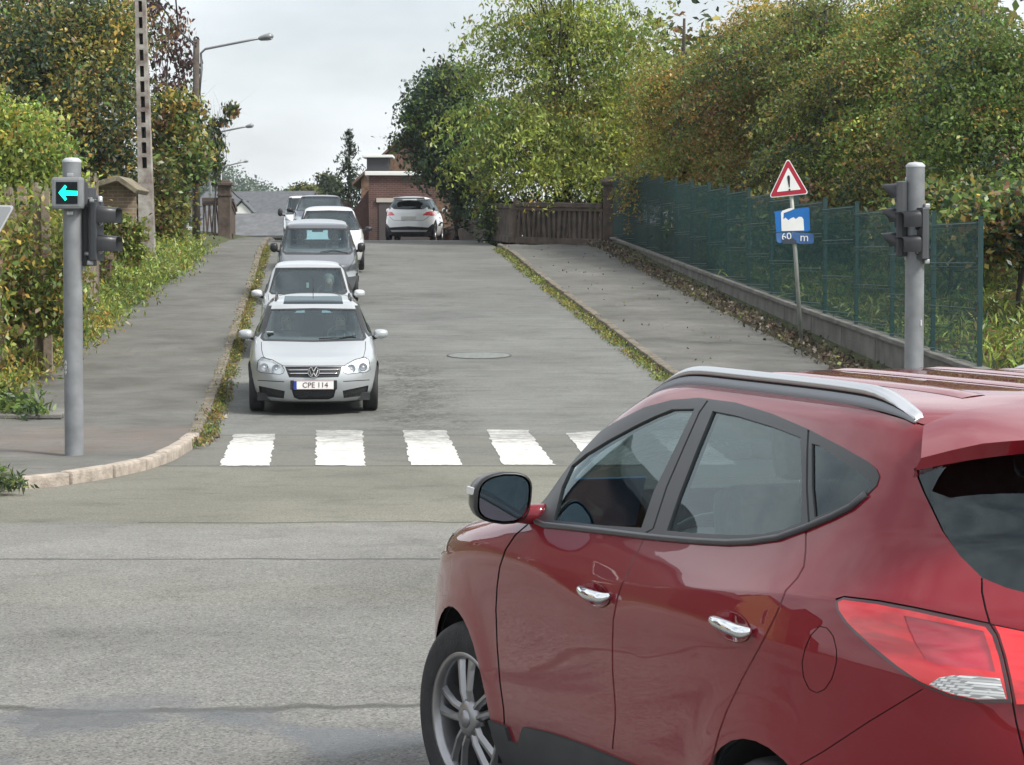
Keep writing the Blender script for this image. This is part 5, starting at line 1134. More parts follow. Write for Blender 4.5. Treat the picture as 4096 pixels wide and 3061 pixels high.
    RD = [(2583, 2146), (2579, 2153), (2536, 2240), (2489, 2338), (2471, 2390), (2454, 2479), (2451, 2570), (2451, 2679), (2462, 2824), (2462, 2878), (2454, 2958), (2451, 2992), (2607, 3049), (2760, 3105), (2830, 3130), (2843, 3061), (2876, 2933), (2908, 2842), (2966, 2722), (3053, 2563), (3104, 2461), (3125, 2411), (3143, 2364), (3190, 2313), (3216, 2266), (3223, 2204), (3224, 2118), (3118, 2155), (3009, 2169), (2917, 2173), (2800, 2167), (2663, 2155)]
    B.region('front_door', 'cam', FD); B.region('rear_door', 'cam', RD)
    B.region('clad', 'side', [(.2, .15), (4.6, .15), (4.6, .40), (3.95, .40), (3.9, .36), (3.1, .36), (3.0, .53), (2.9, .535), (2.2, .505), (1.9, .485), (1.62, .455), (1.52, .375), (1.26, .37), (.5, .36), (.2, .36)])
    B.region('cut', 'side', circ(.87, .36, .395)); B.region('cut', 'side', circ(3.5, .36, .395))
    B.region('low', 'rear', [(-.01, .1), (1.2, .1), (1.2, .40), (.62, .44), (.5, .52), (-.01, .52)])
    B.region('tailgate', 'cam', [(3928, 2316), (3928, 2369), (3942, 2435), (3960, 2493), (3986, 2541), (4013, 2624), (4035, 2722), (4053, 2820), (4065, 2889), (4096, 3016), (4140, 3180), (6400, 3300), (6400, 2300), (4400, 2380), (4096, 2365), (4022, 2348)])
    B.region('window_frame', 'cam', DLO)
    for a in (FD[:10], [(2585, 2142), (2579, 2153), (2536, 2240), (2489, 2338), (2471, 2390), (2454, 2479), (2451, 2570), (2451, 2679), (2462, 2824), (2462, 2878), (2454, 2958), (2451, 2996)], [(2843, 3061), (2876, 2933), (2908, 2842), (2966, 2722), (3053, 2563), (3104, 2461), (3125, 2411), (3143, 2364), (3190, 2313), (3216, 2266), (3223, 2204), (3224, 2112)]): B.seam('cam', a, 3.2)
    B.seam('cam', [(3277, 2506), (3245, 2540), (3222, 2590), (3208, 2650), (3214, 2710), (3236, 2757), (3268, 2772), (3300, 2757), (3328, 2715), (3345, 2655), (3346, 2600), (3333, 2545), (3308, 2512), (3277, 2506)], 1.9)
    B.seam('cam', [(3690, 2757), (3586, 2820), (3477, 2886), (3296, 3005), (3200, 3060)], 2.2)
    B.seam('cam', [(3928, 2312), (3928, 2369), (3942, 2435), (3960, 2496), (3986, 2541), (4013, 2624), (4035, 2722), (4053, 2822), (4065, 2889), (4096, 3016), (4140, 3180)], 4)
    B.seam('cam', [(3343, 2399), (3376, 2388), (3514, 2404), (3659, 2431), (3804, 2462), (3960, 2496), (4120, 2530), (4330, 2590)], 4.5)
    B.seam('cam', [(2800, 1530), (2981, 1537), (3163, 1559), (3344, 1602), (3477, 1635), (3600, 1671), (3724, 1710)], 3)
    B.region('lamp_rim', 'cam', TL); B.region('lamp', 'cam', TLi); B.region('lamp_inner', 'cam', [(3621, 2466), (3800, 2500), (3938, 2528), (3962, 2600), (3985, 2690), (3880, 2676), (3760, 2662), (3706, 2640), (3668, 2580), (3640, 2520)]); B.region('lamp2', 'cam', TG); B.region('reverse', 'cam', RV)
    B.region('glass_rear', 'cam', GLS)
    B.region('glass_front', 'cam', FG); B.region('glass_door', 'cam', RG); B.region('glass_quarter', 'cam', QG)
    B.seam('cam', [(2833, 1606), (2800, 1653), (2735, 1800), (2670, 1950), (2616, 2117), (2590, 2131), (2580, 2150)], 3.2, 'gap')
    B.seam('cam', [(3237, 1722), (3233, 1800), (3231, 1950), (3237, 2060), (3240, 2105)], 4, 'gap')
    # windscreen, headlamp and grille on the front, never seen from here but part of the car
    B.region('windscreen', 'front', [(-.01, 1.185), (.74, 1.20), (.72, 1.30), (.66, 1.45), (.58, 1.575), (-.01, 1.60)])
    B.region('headlamp', 'front', [(.48, .78), (.80, .84), (.93, .93), (.90, .99), (.70, .93), (.50, .85)])
    B.region('grille', 'front', [(-.01, .55), (.42, .58), (.50, .78), (-.01, .80)])
    B.classify()
    B.part(['body', 'seam'], 'body', RED, t, {'body': 0, 'seam': -.007}, mats={'seam': SEAM})
    dl = B.part('front_door', 'front_door', RED, t, .0008, 'pair', rim=.012)
    dr = B.part('rear_door', 'rear_door', RED, t, .0008, 'pair', rim=.012)
    B.part('tailgate', 'tailgate', RED, t, .0008, rim=.01)
    B.part(['clad', 'low'], 'sill_cladding', mat('grey_cladding', (.030, .034, .038), .55, var=.3, vscale=7), t, .012, rim=.03)
    FR = mat('window_frame_black', (.035, .037, .040), .38, var=.15, vscale=5)
    B.part(['window_frame', 'gap'], 'window_frame', FR, t, {'window_frame': .003, 'gap': -.008}, 'pair', mats={'gap': SEAM}, rim=.014)
    B.part('glass_front', 'window', GL, t, -.004, 'pair'); B.part('glass_door', 'window', GL, t, -.004, 'pair'); B.part('glass_quarter', 'window', PRIV, t, -.003, 'pair')
    B.part('glass_rear', 'rear_window', PRIV, t, -.006); B.part('windscreen', 'windscreen', GL, t, -.004)
    # tail lamps: coloured lens over a reflector
    LR = lamp_mat('tail_lamp_red', (.78, .006, .014), (.42, .003, .008)); 
    B.part(['lamp', 'lamp_rim', 'lamp2', 'lamp_inner'], 'tail_lamp', LR, t, {'lamp': .009, 'lamp_rim': .002, 'lamp2': .008, 'lamp_inner': .0045}, 'pair', mats={'lamp_inner': lamp_mat('tail_lamp_deep', (.55, .022, .05), (.36, .008, .02)), 'lamp_rim': mat('lamp_edge', (.05, .004, .008), .25, coat=1)}, rim=.01)
    B.part('reverse', 'reversing_lamp', lamp_mat('reverse_lamp_clear', (.85, .86, .85), (.28, .28, .28), 1), t, .0095, 'pair')
    B.part('headlamp', 'headlamp', lamp_mat('head_lamp_clear', (.62, .63, .62), (.10, .10, .10), 1), t, .003, 'pair')
    B.part('grille', 'grille', BLACK, t, -.01)
    B.lining(t, {'glass_front', 'glass_door', 'glass_quarter', 'glass_rear', 'windscreen', 'cut', 'low', 'clad', 'tailgate', 'lamp', 'lamp_inner', 'lamp2', 'reverse', 'lamp_rim', 'headlamp', 'grille'}, .022)
    def S(px, py, off=0.):                    # point of the shell under a photo pixel
        o = B.Mi @ CAM; d = (B.Mi @ (CAM + ray(px, py) * 5)) - o
        o2 = Vector((-o.y, -o.x, o.z)); d2 = Vector((-d.y, -d.x, d.z)).normalized()
        h, n, i, q = B.bvh.ray_cast(o2, d2)
        return h + B.normal(h) * off
    # window-ledge moulding
    def belt(): 
        g = MB()
        line = [(2148, 2088), (2181, 2103), (2300, 2114), (2409, 2126), (2583, 2147), (2663, 2155), (2800, 2167), (2917, 2173), (3009, 2169), (3118, 2154), (3227, 2114), (3336, 2067), (3408, 2030), (3468, 1978)]
        L = [S(*p, .004) for p in line]
        for sg in (1, -1): g.tube([B.to_obj(Vector((p.x, p.y * sg, p.z))) for p in L], .010, mat('ledge_rubber', (.05, .05, .055), .35), 8)
        g.build('window_ledge', t)
    belt()
    # spoiler over the tailgate glass
    g = MB()
    top = [(0, 3.86, 1.652), (.30, 3.85, 1.645), (.50, 3.82, 1.628), (.585, 3.81, 1.608), (.64, 3.80, 1.585)]
    lip = [(0, 4.28, 1.590), (.30, 4.25, 1.585), (.50, 4.18, 1.575), (.62, 4.08, 1.560), (.715, 3.93, 1.515)]
    low = [(0, 4.24, 1.558), (.30, 4.21, 1.552), (.50, 4.14, 1.540), (.625, 4.05, 1.520), (.725, 3.92, 1.485)]
    inn = [(0, 3.98, 1.555), (.30, 3.96, 1.548), (.50, 3.93, 1.53), (.62, 3.88, 1.49), (.70, 3.86, 1.46)]
    def ln(tab, n=17):
        a = np.array(tab); q = np.linspace(0, a[-1, 0], n); return [(y, np.interp(y, a[:, 0], pchip(a[:, 0], a[:, 1], a[:, 0])), 0) if 0 else (y, float(pchip(a[:, 0], a[:, 1], np.array([y]))[0]), float(pchip(a[:, 0], a[:, 2], np.array([y]))[0])) for y in q]
    rowsS = [ln(r) for r in (top, [((a[0] + b[0]) / 2, (a[1] + b[1]) / 2, (a[2] + b[2]) / 2 + .010) for a, b in zip(top, lip)], lip, low, inn)]
    V, Fc = [], []
    full = [[(-y, x, z) for y, x, z in r[:0:-1]] + r for r in rowsS]; nn = len(full[0])
    for r in full: V += [B.to_obj(Vector((x, y, z))) for y, x, z in r]
    for i in range(4):
        for j in range(nn - 1): Fc.append((i * nn + j, i * nn + j + 1, (i + 1) * nn + j + 1, (i + 1) * nn + j))
    o = mesh_np('spoiler', V, Fc, RED, t); 
    bm = bmesh.new(); bm.from_mesh(o.data); bmesh.ops.recalc_face_normals(bm, faces=bm.faces)
    for e in bm.edges:
        if len(e.link_faces) == 2 and e.calc_face_angle(0) > .6: e.smooth = False
    bm.to_mesh(o.data); bm.free()
    # roof rails
    RAIL = mat('satin_rail', (.62, .63, .65), .28, .85); RAILS = mat('rail_side', (.22, .23, .25), .4, .5)
    for sg in (1, -1):
        g = MB(); g2 = MB()
        xs = np.linspace(1.88, 3.72, 34); pa = []
        for x in xs:
            u = (x - 1.88) / 1.84; lift = .047 * min(1, (math.sin(math.pi * min(u / .22, 1) / 2)), (math.sin(math.pi * min((1 - u) / .16, 1) / 2)))
            hit = B.bvh.ray_cast(Vector((x, .605, 2.5)), Vector((0, 0, -1)))[0]; zz = hit.z if hit else 1.6
            pa.append((x, .60, zz, lift))
        rg = []
        for x, y, zz, lf in pa:
            c = [(y + .027, zz - .01), (y + .027, zz + lf * .42), (y + .017, zz + lf * .45), (y + .017, zz + lf * .53), (y + .026, zz + lf * .56), (y + .023, zz + lf - .006), (y + .006, zz + lf + .004), (y - .012, zz + lf + .002), (y - .020, zz + lf - .008), (y - .020, zz - .01)]
            rg.append([g.b.verts.new(B.to_obj(Vector((x, a * sg, b)))) for a, b in c])
        fs, fd, fk = [], [], []
        for A, C in zip(rg, rg[1:]):
            for i in range(9): (fd if i == 0 else fk if i in (1, 2) else fs).append(g.b.faces.new((A[i], A[i + 1], C[i + 1], C[i])))
        g._fin(fs, RAIL, True); g._fin(fd, RAILS, True); g._fin(fk, SEAM, False); g._fin([g.b.faces.new(rg[0]), g.b.faces.new(rg[-1][::-1])], RAIL, False)
        g.build('roof_rail', t)
    # roof ribs
    for y0 in (.16, .40):
        for sg in (1, -1):
            g = MB(); V, Fc = [], []
            xs = np.linspace(2.3, 3.62, 26)
            for x in xs:
                e = min(1, (x - 2.28) / .12, (3.64 - x) / .12) * .007
                for k, dy in enumerate((-.035, -.018, 0, .018, .035)):
                    hit = B.bvh.ray_cast(Vector((x, max(.001, y0 + dy), 2.5)), Vector((0, 0, -1)))[0]
                    V.append(B.to_obj(Vector((x, sg * (y0 + dy), hit.z + .0012 + e * (1 - (abs(dy) / .035) ** 2)))))
            for i in range(25):
                for j in range(4): Fc.append((i * 5 + j, i * 5 + j + 1, i * 5 + j + 6, i * 5 + j + 5))
            o = mesh_np('roof_rib', V, Fc, RED, t)
            bm = bmesh.new(); bm.from_mesh(o.data); bmesh.ops.recalc_face_normals(bm, faces=bm.faces)
            if sum(f.normal.z for f in bm.faces) < 0: bmesh.ops.reverse_faces(bm, faces=bm.faces)
            bm.to_mesh(o.data); bm.free()
    # door handles with their cups (left ones under their photo positions, right ones mirrored)
    for di, (pts, cup) in enumerate((([(2322, 2362), (2345, 2362), (2395, 2384), (2434, 2396), (2450, 2384)], (2383, 2378, 58, 50)), ([(2851, 2480), (2880, 2484), (2945, 2508), (3000, 2532), (3017, 2524)], (2932, 2506, 72, 62)))):
        P3 = [S(*p) for p in pts]; nrm = B.normal(P3[2])
        for si, sg in enumerate((1, -1)):
            door = (dl, dr)[di][si]
            g = MB(); ml = [Vector((p.x, p.y * sg, p.z)) for p in [q + B.normal(q) * e for q, e in zip(P3, (.004, .020, .034, .026, .006))]]
            rr = [.006, .0135, .018, .0175, .008]
            q = np.linspace(0, 4, 17); co = [Vector([float(pchip(range(5), [m[k] for m in ml], np.array([u]))[0]) for k in range(3)]) for u in q]; ra = [float(pchip(range(5), rr, np.array([u]))[0]) for u in q]
            g.tube([B.to_obj(c) for c in co], ra, CHROME, 14)
            g.build('handle', door)
            c0 = S(cup[0], cup[1]); V = []; Fc = []
            nring = 24
            for ri, (f_, dep) in enumerate(((1.0, .0016), (.86, .0005), (.70, -.0), (.0, .0))):
                for k in range(nring):
                    a = 2 * math.pi * k / nring; p = S(cup[0] + cup[2] * f_ * math.cos(a), cup[1] + cup[3] * f_ * math.sin(a) + cup[2] * f_ * math.cos(a) * .30)
                    p = p + B.normal(p) * (.002 + dep); V.append(B.to_obj(Vector((p.x, p.y * sg, p.z))))
            for ri in range(3):
                for k in range(nring): 
                    q_ = (ri * nring + k, ri * nring + (k + 1) % nring, (ri + 1) * nring + (k + 1) % nring, (ri + 1) * nring + k); Fc.append(q_ if sg < 0 else q_[::-1])
            # cup shading is put in by tilted normals on an almost flat patch
            nn_ = [B.normal(S(cup[0], cup[1]))] 
            N = []
            for ri, lean in enumerate((.0, .75, .55, .0)):
                for k in range(nring):
                    a = 2 * math.pi * k / nring; i_ = ri * nring + k; rad = (Vector(V[i_]) - Vector(V[3 * nring])); 
                    base = B.to_obj(Vector((nn_[0].x, nn_[0].y * sg, nn_[0].z)))
                    N.append((base - (rad.normalized() * lean if rad.length > 1e-5 else Vector((0, 0, 0)))).normalized())
            mesh_np('handle_cup', V, Fc, RED, door, None, True, N)
    # door mirrors
    for sg in (1, -1):
        c = Vector((1.58, 1.02 * sg, 1.213))
        g = MB()
        def sec(x, k): 
            yo = c.y; pts = []
            for a in np.linspace(0, 2 * math.pi, 28, endpoint=False):
                ca, sa = math.cos(a), math.sin(a); ww, hh = .098, .087
                px = ww * math.copysign(abs(ca) ** .62, ca); pz = hh * math.copysign(abs(sa) ** .62, sa)
                px *= 1 + .10 * (pz / hh) * (1 if px < 0 else -.6); pz *= 1 - .16 * max(0, px / ww)       # taller inboard, outer upper corner cut
                pts.append(B.to_obj(Vector((x, yo + sg * px * k, c.z + pz * k))))
            return pts
        st = [(-.150, .30), (-.138, .62), (-.105, .84), (-.05, .96), (0, 1.0), (.02, .985), (.022, .93)]
        rg = [[g.b.verts.new(p) for p in sec(c.x + dx, k)] for dx, k in st]
        fs, fb = [], []
        for bi, (A, C) in enumerate(zip(rg, rg[1:])):
            for i in range(28): (fs if bi < 4 else fb).append(g.b.faces.new((A[i], A[(i + 1) % 28], C[(i + 1) % 28], C[i])))
        g._fin(fs, RED if 0 else mat('mirror_shell_black', (.02, .02, .022), .4, coat=.25), True); g._fin(fb, BLACK, True); g._fin([g.b.faces.new(rg[0])], BLACK, True)
        base = [B.to_obj(Vector((1.60, .86 * sg, 1.15))), B.to_obj(Vector((1.57, .92 * sg, 1.155))), B.to_obj(Vector((1.54, .99 * sg, 1.16)))]
        m = g.build('door_mirror', t)
        g = MB(); g.tube(base, [.042, .034, .03], RED, 12); g.box(B.to_obj(Vector((1.60, .885 * sg, 1.135))), (.04, .12, .05), BLACK, bev=.015); g.build('mirror_arm', m)
        g = MB(); g._fin([g.b.faces.new([g.b.verts.new(p) for p in sec(c.x + .0215, .86)])], mat('mirror_glass', (.20, .25, .29), .02, 1.0), False); o = g.build('mirror_glass', m, norm=False)
        bm = bmesh.new(); bm.from_mesh(o.data)
        for f in bm.faces:
            if f.normal.y > 0: f.normal_flip()
        bm.to_mesh(o.data); bm.free()
        g = MB(); g.box(B.to_obj(Vector((c.x - .05, c.y + sg * .090, c.z + .022))), (.010, .08, .026), LENS_SOLID, bev=.004); g.build('side_repeater', m)
    # wheels
    RIM = mat('alloy_rim', (.33, .33, .34), .3, .9, var=.12, vscale=12)
    for x in (.87, 3.5):
        for sg in (1, -1):
            wheel(t, x, sg * .835, .352, .352, .236, .225, RIM, 5, R(12) if x < 1 else 0)
        wheel_well(t, x, .36, .40, .93, .45)
    # cabin
    SEATM = mat('seat_cloth', (.15, .14, .115), .9, var=.25, vscale=30); LIGHT = mat('light_trim', (.34, .34, .32), .8, var=.1)
    seat(t, 2.28, .40, .55, SEATM, .52, .66); seat(t, 2.28, -.40, .55, SEATM, .52, .66); seat(t, 3.18, 0, .57, SEATM, 1.35, .62, 'rear_seat')
    g = MB(); g.box((0, -1.45, .93), (1.56, .46, .26), DARKTRIM, bev=.08); g.box((0, -1.62, 1.0), (1.5, .10, .10), LIGHT, bev=.03); g.build('dashboard', t)
    g = MB(); g.box((0, -2.6, .30), (1.6, 3.2, .12), DARKTRIM); g.build('cabin_floor', t)
    steering(t, 1.82, .40, 1.0)
    for sg in (1, -1):
        g = MB(); g.box((-sg * .84, -1.95, .98), (.06, .95, .16), LIGHT, bev=.03); g.build('door_card', t)
    g = MB()
    g.box((.42, -1.42, 1.18), (.30, .012, .20), mat('blue_card', (.02, .16, .34), .5), Matrix.Rotation(R(28), 3, 'X'))
    g.build('dash_card', t); g = MB()
    g.box((-.60, -1.40, 1.17), (.28, .008, .20), MATS['blue_card'], Matrix.Rotation(R(30), 3, 'X'))
    g.box((-.60, -1.408, 1.20), (.20, .008, .05), PLATE, Matrix.Rotation(R(30), 3, 'X'))
    g.build('dash_card', t)
    # rear plate and bumper, outside the frame
    g = MB(); g.box((0, -4.49, .72), (.52, .015, .11), PLATE, bev=.004); g.build('number_plate', t)
    return t, B
def lamp_mat(name, col, dark, ribs=0):
    if name in MATS: return MATS[name]
    m = mat(name, col, .12, 0, .6, 1.0); n, l = nodes_of(m); b = n['Principled BSDF']; tc = n.new('ShaderNodeTexCoord'); v = tc.outputs['Object']
    def N(t, **k):
        q = n.new(t)
        for a_, c_ in k.items(): q.inputs[a_].default_value = c_
        return q
    rp = n.new('ShaderNodeValToRGB'); rp.color_ramp.elements[0].color = (*dark, 1); rp.color_ramp.elements[1].color = (*col, 1)
    if ribs:
        ck = N('ShaderNodeTexBrick', Scale=58.); ck.inputs['Color1'].default_value = (1, 1, 1, 1); ck.inputs['Color2'].default_value = (.35, .35, .35, 1); ck.inputs['Mortar'].default_value = (0, 0, 0, 1); ck.inputs['Mortar Size'].default_value = .04; ck.inputs['Row Height'].default_value = .35; ck.inputs['Brick Width'].default_value = .3
        mp = n.new('ShaderNodeSeparateXYZ'); l.new(v, mp.inputs[0]); cb = n.new('ShaderNodeCombineXYZ'); ad = n.new('ShaderNodeMath'); l.new(mp.outputs[0], ad.inputs[0]); l.new(mp.outputs[1], ad.inputs[1]); l.new(ad.outputs[0], cb.inputs[0]); l.new(mp.outputs[2], cb.inputs[1]); l.new(cb.outputs[0], ck.inputs['Vector']); f = ck.outputs['Color']
    else:
        mp = N('ShaderNodeMapping'); mp.inputs['Scale'].default_value = (2., 1.2, 5.); mp.inputs['Rotation'].default_value = (.5, .2, .3); l.new(v, mp.inputs['Vector']); nz = N('ShaderNodeTexNoise', Scale=2.2, Detail=3., Distortion=1.4); l.new(mp.outputs['Vector'], nz.inputs['Vector']); f = nz.outputs['Fac']; rp.color_ramp.elements[0].position = .36; rp.color_ramp.elements[1].position = .56
    l.new(f, rp.inputs['Fac']); l.new(rp.outputs['Color'], b.inputs['Base Color'])
    return m
LENS_SOLID = mat('lens_white', (.75, .76, .77), .2, coat=1.)
suv, SUVB = build_suv()
# ------------------------------------------------------------------ the queue of cars
def person_mesh(shirt, skin, hair):
    key = 'seated_person_%d' % id(shirt)
    if key in MATS: return MATS[key]
    me = bpy.data.meshes.new('person'); 
    J = {'pel': (0, 0, .10), 'sp': (0, -.03, .33), 'ch': (0, -.05, .52), 'nk': (0, -.03, .66), 'h0': (0, .0, .74), 'h1': (0, .01, .83), 'h2': (0, .0, .91),
         'sl': (-.17, -.04, .58), 'el': (-.25, .12, .36), 'wl': (-.17, .36, .42), 'hl': (-.15, .43, .46), 'sr': (.17, -.04, .58), 'er': (.25, .12, .36), 'wr': (.17, .36, .42), 'hr': (.15, .43, .46),
         'kl': (-.14, .44, .16), 'kr': (.14, .44, .16), 'fl': (-.14, .62, -.22), 'fr': (.14, .62, -.22)}
    names = list(J); E = [('pel', 'sp'), ('sp', 'ch'), ('ch', 'nk'), ('nk', 'h0'), ('h0', 'h1'), ('h1', 'h2'), ('ch', 'sl'), ('sl', 'el'), ('el', 'wl'), ('wl', 'hl'), ('ch', 'sr'), ('sr', 'er'), ('er', 'wr'), ('wr', 'hr'), ('pel', 'kl'), ('pel', 'kr'), ('kl', 'fl'), ('kr', 'fr')]
    me.from_pydata([J[k] for k in names], [(names.index(a), names.index(b)) for a, b in E], [])
    o = bpy.data.objects.new('person', me); COL.objects.link(o); md = o.modifiers.new('skin', 'SKIN'); sb = o.modifiers.new('sub', 'SUBSURF'); sb.levels = 2; sb.render_levels = 2
    rad = {'pel': (.17, .13), 'sp': (.15, .11), 'ch': (.17, .12), 'nk': (.055, .055), 'h0': (.075, .085), 'h1': (.085, .105), 'h2': (.06, .075), 'sl': .065, 'sr': .065, 'el': .05, 'er': .05, 'wl': .032, 'wr': .032, 'hl': (.045, .025), 'hr': (.045, .025), 'kl': .075, 'kr': .075, 'fl': .05, 'fr': .05}
    for i, k in enumerate(names): r = rad[k]; me.skin_vertices[0].data[i].radius = r if isinstance(r, tuple) else (r, r); me.skin_vertices[0].data[i].use_root = (k == 'pel')
    dg = bpy.context.evaluated_depsgraph_get(); dg.update(); m2 = bpy.data.meshes.new_from_object(o.evaluated_get(dg)); bpy.data.objects.remove(o)
    m2.materials.clear(); m2.materials.append(shirt); m2.materials.append(skin)
    for p in m2.polygons: p.material_index = 1 if (p.center.z > .67 or p.center.y > .38 and p.center.z > .3) else 0; p.use_smooth = True
    # a face: brow, nose and chin pushed out of the head
    for v in m2.vertices:
        if v.co.y > .06 and v.co.z > .70 and abs(v.co.x) < .03:
            v.co.y += .022 * math.exp(-((v.co.z - .80) / .018) ** 2) + .012 * math.exp(-((v.co.z - .725) / .02) ** 2)
    hm = MB(); hm.lathe([(.001, .975), (.05, .965), (.085, .93), (.098, .87), (.097, .82), (.08, .78)], hair, o=(0, -.022, -.005), n=20); hb = bpy.data.meshes.new('hair'); bmesh.ops.recalc_face_normals(hm.b, faces=hm.b.faces); hm.b.to_mesh(hb); hb.materials.append(hair)
    em = MB()
    for sx in (-1, 1): em.lathe([(.010, 0), (.006, .006), (.001, .007)], mat('eye_dark', (.02, .015, .012), .2), o=(sx * .033, .098, .822), axis='Y', n=10)
    em.box((0, .108, .752), (.045, .01, .010), mat('lips', (.25, .09, .08), .5), bev=.003); eb = bpy.data.meshes.new('face'); em.b.to_mesh(eb); [eb.materials.append(m) for m in em.mats]
    MATS[key] = (m2, hb, eb); return MATS[key]
SKIN = mat('skin', (.42, .25, .18), .55); SHIRTS = [mat('dark_jacket', (.03, .034, .045), .9), mat('grey_jumper', (.09, .09, .095), .9)]; HAIRS = [mat('brown_hair', (.035, .022, .014), .6), mat('grey_hair', (.18, .17, .16), .6)]
def person(car, x, y, z, i, label):
    m2, hb, eb = person_mesh(SHIRTS[i % 2], SKIN, HAIRS[i % 2]); o = bpy.data.objects.new('person', m2); COL.objects.link(o)
    o.matrix_basis = car.matrix_basis @ Matrix.Translation((-y, -x, z)) ; tag(o, label, 'person')
    h = link(bpy.data.objects.new('hair', hb), o); f = link(bpy.data.objects.new('face', eb), o); return o
PLBLK = mat('plate_letters', (.30, .02, .03), .5)
def shade(rows): return rows
def car_rows(L, W, Hh, hood=.72, cowl=(1.08, .97), bel=.92, nose=0., wt=None, wsl=None, rear='wagon', top=None):
    """ring table of an ordinary car: length, half width, height"""
    cx, cz = cowl; w = W; rf = wsl or (cx + (Hh - cz) * 1.72); xm = L * .5; P = []
    def r(z, ww, xf, xr, pf=5.5, qf=2.7, pr=6, qr=2.7, c=None): P.append((z, ww, xf, xr, xm if c is None else c, pf, qf, pr, qr))
    q = {'wagon': (0, .02, .10, .20, .26), 'hatch': (0, .04, .20, .38, .48), 'van': (0, .01, .03, .06, .10)}[rear]
    r(.16, w * .86, .22, L - .25); r(.20, w * .91, .09, L - .12); r(.32, w * .97, .02, L - .03); r(.47, w * .995, 0, L); r(.60, w, .03, L)
    r(hood - .03, w * .995, .075, L - .01); r(hood + .03, w * .985, .19, L - .015); f = (cz - hood)
    r(hood + f * .45, w * .972, .19 + (cx - .19) * .36, L - .02, 6, 2.8); r(hood + f * .78, w * .955, .19 + (cx - .19) * .74, L - .03, 6.5, 3)
    r(cz, w * .938, cx, L - .05, 7, 3.2); tt = wt or (w * .72)
    for u, k in ((.18, 0), (.45, 1), (.72, 2), (.88, 3)):
        z = cz + (Hh - .06 - cz) * u; ww = w * .925 + (tt - w * .925) * (u ** 1.15); r(z, ww, cx + (rf - cx) * u * .98 + .02, L - .06 - q[k + 1] * (u ** .6), 6, 3, 6, 3)
    r(Hh - .055, tt * .955, rf - .01, L - .07 - q[4], 5.5, 3, 6, 3); r(Hh - .028, tt * .84, rf + .12, L - .12 - q[4], 4.6, 2.8, 5, 2.8, max(xm, rf + .5)); r(Hh - .010, tt * .58, rf + .32, L - .25 - q[4], 4, 2.6, 4, 2.6, max(xm, rf + .7)); r(Hh, 0, rf + .7, rf + .9, 3, 2.2, 3, 2.2, rf + .8)
    return P
